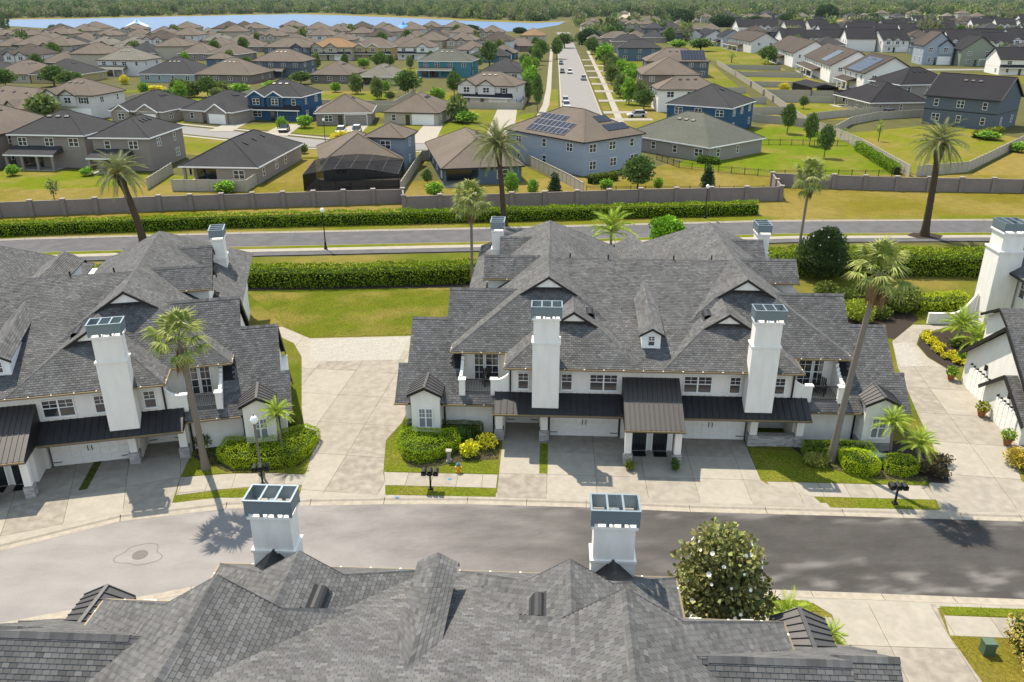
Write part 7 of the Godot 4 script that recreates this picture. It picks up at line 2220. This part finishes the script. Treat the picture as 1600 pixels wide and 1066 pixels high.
func pool_cage() -> void:
	# screened enclosure with a low mansard top, against the back of its house
	var root := thing("pool_cage", "black screened pool enclosure with a low hipped mesh top", "pool enclosure", Vector3(-30.8, 0, -127.6), 4.0)
	var w := 7.2
	var d := 4.6
	var fr := MB.new()
	for k in 7:
		var x := -w + 2.0 * w * k / 6.0
		var top := 2.5 + 0.9 * sin(PI * k / 6.0)
		fr.bar(Vector3(x, 0, d), Vector3(x, top, d), 0.07, 0.07)
		fr.bar(Vector3(x, top, d), Vector3(x, top + 0.5, -d), 0.07, 0.07)
		if k < 6:
			var x2 := -w + 2.0 * w * (k + 1) / 6.0
			var top2 := 2.5 + 0.9 * sin(PI * (k + 1) / 6.0)
			for t in [0.0, 0.5, 1.0]:
				fr.bar(Vector3(x, top + 0.5 * t, lerpf(d, -d, t)), Vector3(x2, top2 + 0.5 * t, lerpf(d, -d, t)), 0.07, 0.07)
			fr.bar(Vector3(x, 0.6, d), Vector3(x2, 0.6, d), 0.06, 0.06)
			var pm := MB.new()
			pm.quad(Vector3(x, 0, d), Vector3(x2, 0, d), Vector3(x2, top2, d), Vector3(x, top, d))
			part(root, "screen_panel", pm, M.mesh_screen)
			var tm := MB.new()
			tm.up([Vector3(x, top, d), Vector3(x2, top2, d), Vector3(x2, top2 + 0.5, -d), Vector3(x, top + 0.5, -d)])
			part(root, "screen_panel", tm, M.mesh_screen)
	for s in [-1.0, 1.0]:
		for k in 4:
			var z := d - 2.0 * d * k / 3.0
			fr.bar(Vector3(w * s, 0, z), Vector3(w * s, 2.5 + 0.5 * k / 3.0, z), 0.07, 0.07)
		var sm := MB.new()
		sm.quad(Vector3(w * s, 0, d), Vector3(w * s, 0, -d), Vector3(w * s, 3.0, -d), Vector3(w * s, 2.5, d))
		part(root, "screen_panel", sm, M.mesh_screen)
	part(root, "frame", fr, M.iron)
	var fl := MB.new()
	fl.box(Vector3(-w, 0, -d), Vector3(w, 0.07, d))
	part(root, "deck", fl, M.old_concrete)
	var tb := thing("garden_table", "pale table with benches inside the screened pool enclosure", "table", Vector3(-32.0, 0.07, -124.8), 10.0)
	var t2 := MB.new()
	t2.box(Vector3(-1.0, 0.68, -0.5), Vector3(1.0, 0.74, 0.5))
	part(tb, "table_top", t2, M.vinyl)
	for x in [-0.85, 0.85]:
		for z in [-0.4, 0.4]:
			var lm := MB.new()
			lm.box(Vector3(x - 0.04, 0, z - 0.04), Vector3(x + 0.04, 0.68, z + 0.04))
			part(tb, "leg", lm, M.iron)
	for z in [-0.85, 0.85]:
		var bm := MB.new()
		bm.box(Vector3(-0.9, 0.4, z - 0.15), Vector3(0.9, 0.45, z + 0.15))
		part(tb, "bench", bm, M.vinyl)

func screen_room() -> void:
	var root := thing("screen_room", "dark screened garden room in a fenced yard below the solar roof", "screen room", Vector3(79, 0, -262), -85.0)
	var rm := MB.new()
	rm.extx([Vector2(-4, 2.6), Vector2(0, 3.5), Vector2(4, 2.6)], -8.0, 8.0)
	part(root, "roof", rm, M.roof_dark)
	for k in 6:
		for z in [-3.9, 3.9]:
			var x := -7.9 + 15.8 * k / 5.0
			var pm := MB.new()
			pm.box(Vector3(x - 0.07, 0, z - 0.07), Vector3(x + 0.07, 2.6, z + 0.07))
			part(root, "post", pm, M.iron)
			if k < 5:
				var sm := MB.new()
				sm.box(Vector3(x + 0.07, 0.1, z - 0.01), Vector3(x + 3.09, 2.55, z + 0.01))
				part(root, "screen_panel", sm, M.mesh_screen)
	var g := thing("gazebo", "dark timber gazebo with furniture beside the screened garden room", "gazebo", Vector3(82.5, 0, -243), -85.0)
	var gm := MB.new()
	gm.box(Vector3(-3.2, 2.5, -2.8), Vector3(3.2, 2.65, 2.8))
	for k in 8: gm.box(Vector3(-3.1 + 0.86 * k, 2.65, -3.2), Vector3(-3.0 + 0.86 * k, 2.8, 3.2))
	part(g, "roof", gm, M.dark_trim)
	for x in [-2.8, 2.8]:
		for z in [-2.4, 2.4]:
			var pm := MB.new()
			pm.box(Vector3(x - 0.1, 0, z - 0.1), Vector3(x + 0.1, 2.5, z + 0.1))
			part(g, "post", pm, M.dark_trim)

func far_country() -> void:
	# the lake and its shores
	sheet("lake", P2([-700, -1010, -611, -1056, -543, -1160, -470, -1270, -399, -1350, -300, -1260, -194, -1140, -100, -1010, -24, -930, 12, -975, 4, -870, -18, -760, -60, -660, -110, -640, -240, -650, -420, -735, -560, -850]), 0.05, M.water)
	lawn("shore", P2([-700, -1012, -611, -1058, -543, -1162, -470, -1272, -399, -1352, -300, -1262, -194, -1142, -100, -1012, -24, -932, 14, -976, 20, -1010, -24, -990, -100, -1075, -194, -1210, -300, -1330, -399, -1425, -480, -1340, -560, -1225, -640, -1110, -720, -1060]), 0.06, C(0.15, 0.15, 0.03), 0.5, 0.0, 25.0)
	sheet("dry_field", P2([235, -900, 330, -860, 430, -880, 520, -960, 460, -1080, 260, -1060]), 0.06, M.field)
	sheet("sand_road", P2([120, -1500, 132, -1500, 78, -980, 62, -820, 52, -820, 66, -980]), 0.07, M.sand)
	for e in [[-900, -1500, 220, 60], [-300, -1620, 260, 70], [150, -1560, 240, 60], [620, -1500, 260, 80], [350, -2100, 500, 160], [-700, -2300, 500, 150], [900, -1900, 350, 140]]:
		lawn("meadow", P2([e[0], e[1], e[0] + e[2], e[1] + 20, e[0] + e[2] * 0.9, e[1] - e[3], e[0] + 30, e[1] - e[3] * 1.2]), 0.06, C(0.14, 0.15, 0.03), 0.55, 0.0, 30.0)
	sheet("sand_yard", P2([-90, -2000, 120, -1900, 140, -2300, -60, -2500]), 0.07, M.sand)
	far_rows()
	woods()
	for e in [["large white and blue striped tent roof at the edge of the lake", -318, -655, 10.0, "tent_white"], ["bright blue tent roof among the lakeside trees", -104, -600, 7.0, "tent_blue"]]:
		var t := thing("tent", e[0], "tent", Vector3(e[1], 0, e[2]), 0.0)
		var n := 8
		for k in n:
			var a := TAU * k / n
			var b := TAU * (k + 1) / n
			var mb := MB.new()
			var r: float = e[3]
			mb.up([Vector3(cos(a) * r, 5.5, sin(a) * r * 0.7), Vector3(cos(b) * r, 5.5, sin(b) * r * 0.7), Vector3(cos(b) * r * 0.3, 8.6, sin(b) * r * 0.2), Vector3(cos(a) * r * 0.3, 8.6, sin(a) * r * 0.2)])
			mb.up([Vector3(cos(b) * r * 0.3, 8.6, sin(b) * r * 0.2), Vector3(0, 11.0, 0), Vector3(cos(a) * r * 0.3, 8.6, sin(a) * r * 0.2)])
			part(t, "canopy_panel", mb, M[e[4]] if k % 2 == 0 else M.tent_blue)
			var pm := MB.new()
			pm.tube([Vector3(cos(a) * r * 0.97, 0, sin(a) * r * 0.68), Vector3(cos(a) * r * 0.97, 5.5, sin(a) * r * 0.68)], [0.15, 0.15], 5)
			part(t, "pole", pm, M.white_trim)

func far_rows() -> void:
	# rows of houses too small to need more than roof, walls and windows: eight kinds, then copies
	var kinds := []
	var spec := [["h", "tan", "cream", 2], ["h", "tan", "greige", 1], ["h", "brown", "greywhite", 2], ["h", "grey", "greige2", 1], ["h", "ltgrey", "cream", 1], ["h", "tan", "greywhite", 2], ["g", "dark", "white", 2], ["h", "grey", "slate2", 2]]
	var words := ["tall tan-roofed cream house", "low tan-roofed greige house", "brown-roofed pale house", "low grey-roofed beige house", "low pale-roofed house", "tall tan-roofed white house", "dark-gabled white house", "grey-roofed slate house"]
	var rows := [
		["row west of the pale grey house", -262, -262, -196, -256, 4, 0], ["western row by the aqua house", -290, -305, -198, -298, 6, 0], ["western row behind the aqua house", -305, -350, -180, -342, 8, 0], ["row west of the slate house", -330, -398, -142, -394, 11, 0],
		["row behind the yellow sided house", -345, -455, -22, -452, 17, 0], ["fourth row before the lake", -350, -505, -28, -500, 17, 0], ["third row before the lake", -360, -555, -30, -548, 16, 0], ["second row before the lake", -330, -600, -40, -596, 14, 0], ["lakeside row", -250, -634, -62, -628, 9, 0],
		["first row past the long street", 24, -560, 78, -556, 4, 1], ["second row past the long street", 18, -625, 100, -622, 6, 1], ["third row past the long street", 20, -700, 130, -700, 7, 1], ["fourth row past the long street", 28, -790, 120, -790, 6, 1], ["fifth row past the long street", 95, -960, 230, -950, 7, 1], ["last row past the long street", 150, -1130, 290, -1120, 7, 1],
		["first east row behind the white gables", 120, -575, 330, -570, 10, 2], ["second east row behind the white gables", 130, -650, 390, -640, 12, 2], ["third east row behind the white gables", 150, -720, 440, -710, 12, 2], ["fourth east row behind the white gables", 260, -800, 500, -790, 10, 2], ["row along the dry field", 240, -1120, 560, -1130, 13, 1], ["row beside the tall side gable", 196, -392, 222, -388, 2, 2], ["first row behind the pale green gables", 178, -448, 262, -440, 4, 2], ["second row behind the pale green gables", 120, -478, 285, -468, 8, 2], ["woodland edge north of the lake", -620, -1560, -60, -1400, 14, 1], ["woodland edge north of the dry field", 60, -1350, 700, -1380, 18, 1], ["woodland far beyond the dry field", 100, -1700, 900, -1750, 18, 1]]
	var choice := [[0, 1, 5, 1, 4, 0, 2, 3], [3, 4, 7, 1, 3, 0], [6, 7, 6, 3, 6, 2]]
	for k in spec.size():
		var s: Array = spec[k]
		kinds.append(null)
	for r in rows:
		var n: int = mini(20, int(r[5] * 1.3))
		for j in n:
			var t := (j + 0.5) / n
			var set: Array = choice[r[6]]
			var k: int = set[rng.randi() % set.size()]
			var x: float = lerpf(r[1], r[3], t) + rf(-1.5, 1.5)
			var z: float = lerpf(r[2], r[4], t) + rf(-5, 5)
			if Geometry2D.is_point_in_polygon(Vector2(x, z), P2([0.0, -160, 14, -160, 14, -520, 0, -520])): continue
			var label: String = words[k] + ", " + ORD[j] + " from west in the " + r[0]
			if kinds[k] == null:
				var s: Array = spec[k]
				kinds[k] = house(x, z, rf(-8, 4), rf(13.0, 15.0), rf(14.5, 17.0), s[3], s[0], s[1], s[2], "plain" if k % 2 else "front gables2" if s[3] == 2 else "front gable", label, "", "houses in the far rows")
			else: copy(kinds[k], label, Vector3(x, 0, z), rf(-10, 6) + (180.0 if rng.randf() < 0.3 else 0.0), rf(1.0, 1.16))
	# small trees between the far houses
	for r in rows:
		for j in int(r[5] * 0.55):
			var x := lerpf(r[1], r[3], (j + rng.randf()) / int(r[5] * 0.55))
			var z := lerpf(r[2], r[4], 0.5) + rf(10, 22) * (1.0 if rng.randf() < 0.5 else -1.0)
			if Geometry2D.is_point_in_polygon(Vector2(x, z), P2([-3.0, -160, 17, -160, 17, -700, -3, -700])): continue
			var k: Array = tree_kinds["round" if rng.randf() < 0.6 else "palmy"]
			var c := copy(k[0], "garden tree, %s from west in the %s" % [ORD[j], r[0]], Vector3(x, 0, z), rf(0, 360))
			var h := rf(5.0, 9.5)
			c.scale = Vector3(h * 0.42 / k[2] , h / k[1], h * 0.42 / k[2])
			c.set_meta("group", "garden trees of the " + r[0])

func woods() -> void:
	var lake := P2([-720, -1000, -640, -1110, -560, -1225, -480, -1340, -399, -1425, -300, -1330, -194, -1210, -100, -1075, -24, -990, 20, -1010, 10, -870, -18, -740, -60, -620, -420, -700, -600, -840])
	var field := P2([215, -880, 330, -840, 440, -860, 540, -960, 540, -1180, 230, -1180])
	var road := P2([110, -1500, 140, -1500, 88, -980, 72, -820, 42, -820, 56, -980])
	for v in 3:
		var cl := []
		for k in 7:
			var a := k * 2.4
			cl.append([Vector3(cos(a) * 0.55, 0.55 + 0.3 * sin(k * 1.7), sin(a) * 0.55), Vector3(0.5, 0.42, 0.5)])
		var me := crown_mesh(cl, 16.0, 0.3, [C(0.07, 0.1, 0.04), C(0.11, 0.14, 0.045), C(0.13, 0.14, 0.07)][v])
		var spots := []
		var tries := 0
		while spots.size() < 2900 and tries < 60000:
			tries += 1
			var d := 560.0 + 4200.0 * pow(rng.randf(), 1.35)
			var ang := rf(-0.72, 0.62)
			var p := Vector2(sin(ang) * d, -cos(ang) * d)
			if Geometry2D.is_point_in_polygon(p, lake) or Geometry2D.is_point_in_polygon(p, field) or Geometry2D.is_point_in_polygon(p, road): continue
			if p.y > -1190.0 and p.x > -455.0 - (absf(p.y) - 700.0) * 0.7 and p.x < 20.0 and p.y > -1000.0: continue
			if p.x >= 0.0 and p.x < 560.0 and p.y > -1180.0 and rng.randf() < 0.955: continue
			if p.x >= 560.0 and p.y > -800.0 and rng.randf() < 0.7: continue
			if p.x < 0.0 and p.y > -620.0: continue
			spots.append(p)
		var mm := MultiMesh.new()
		mm.transform_format = MultiMesh.TRANSFORM_3D
		mm.mesh = me
		mm.instance_count = spots.size()
		for j in spots.size():
			var r := rf(4.0, 8.5)
			mm.set_instance_transform(j, Transform3D(Basis(Vector3.UP, rng.randf() * TAU).scaled(Vector3(r, r * rf(0.9, 1.6), r)), Vector3(spots[j].x, 0, spots[j].y)))
		var o := MultiMeshInstance3D.new()
		o.name = "woods"
		o.multimesh = mm
		o.material_override = M.leaf
		stuff(o)
		tag(o, ["dark oak woods beyond the lake and the far roofs", "mid green woods mixed through the far woodland", "grey-green scrub and trees of the far woodland"][v], "woods")
		add_child(o, true)
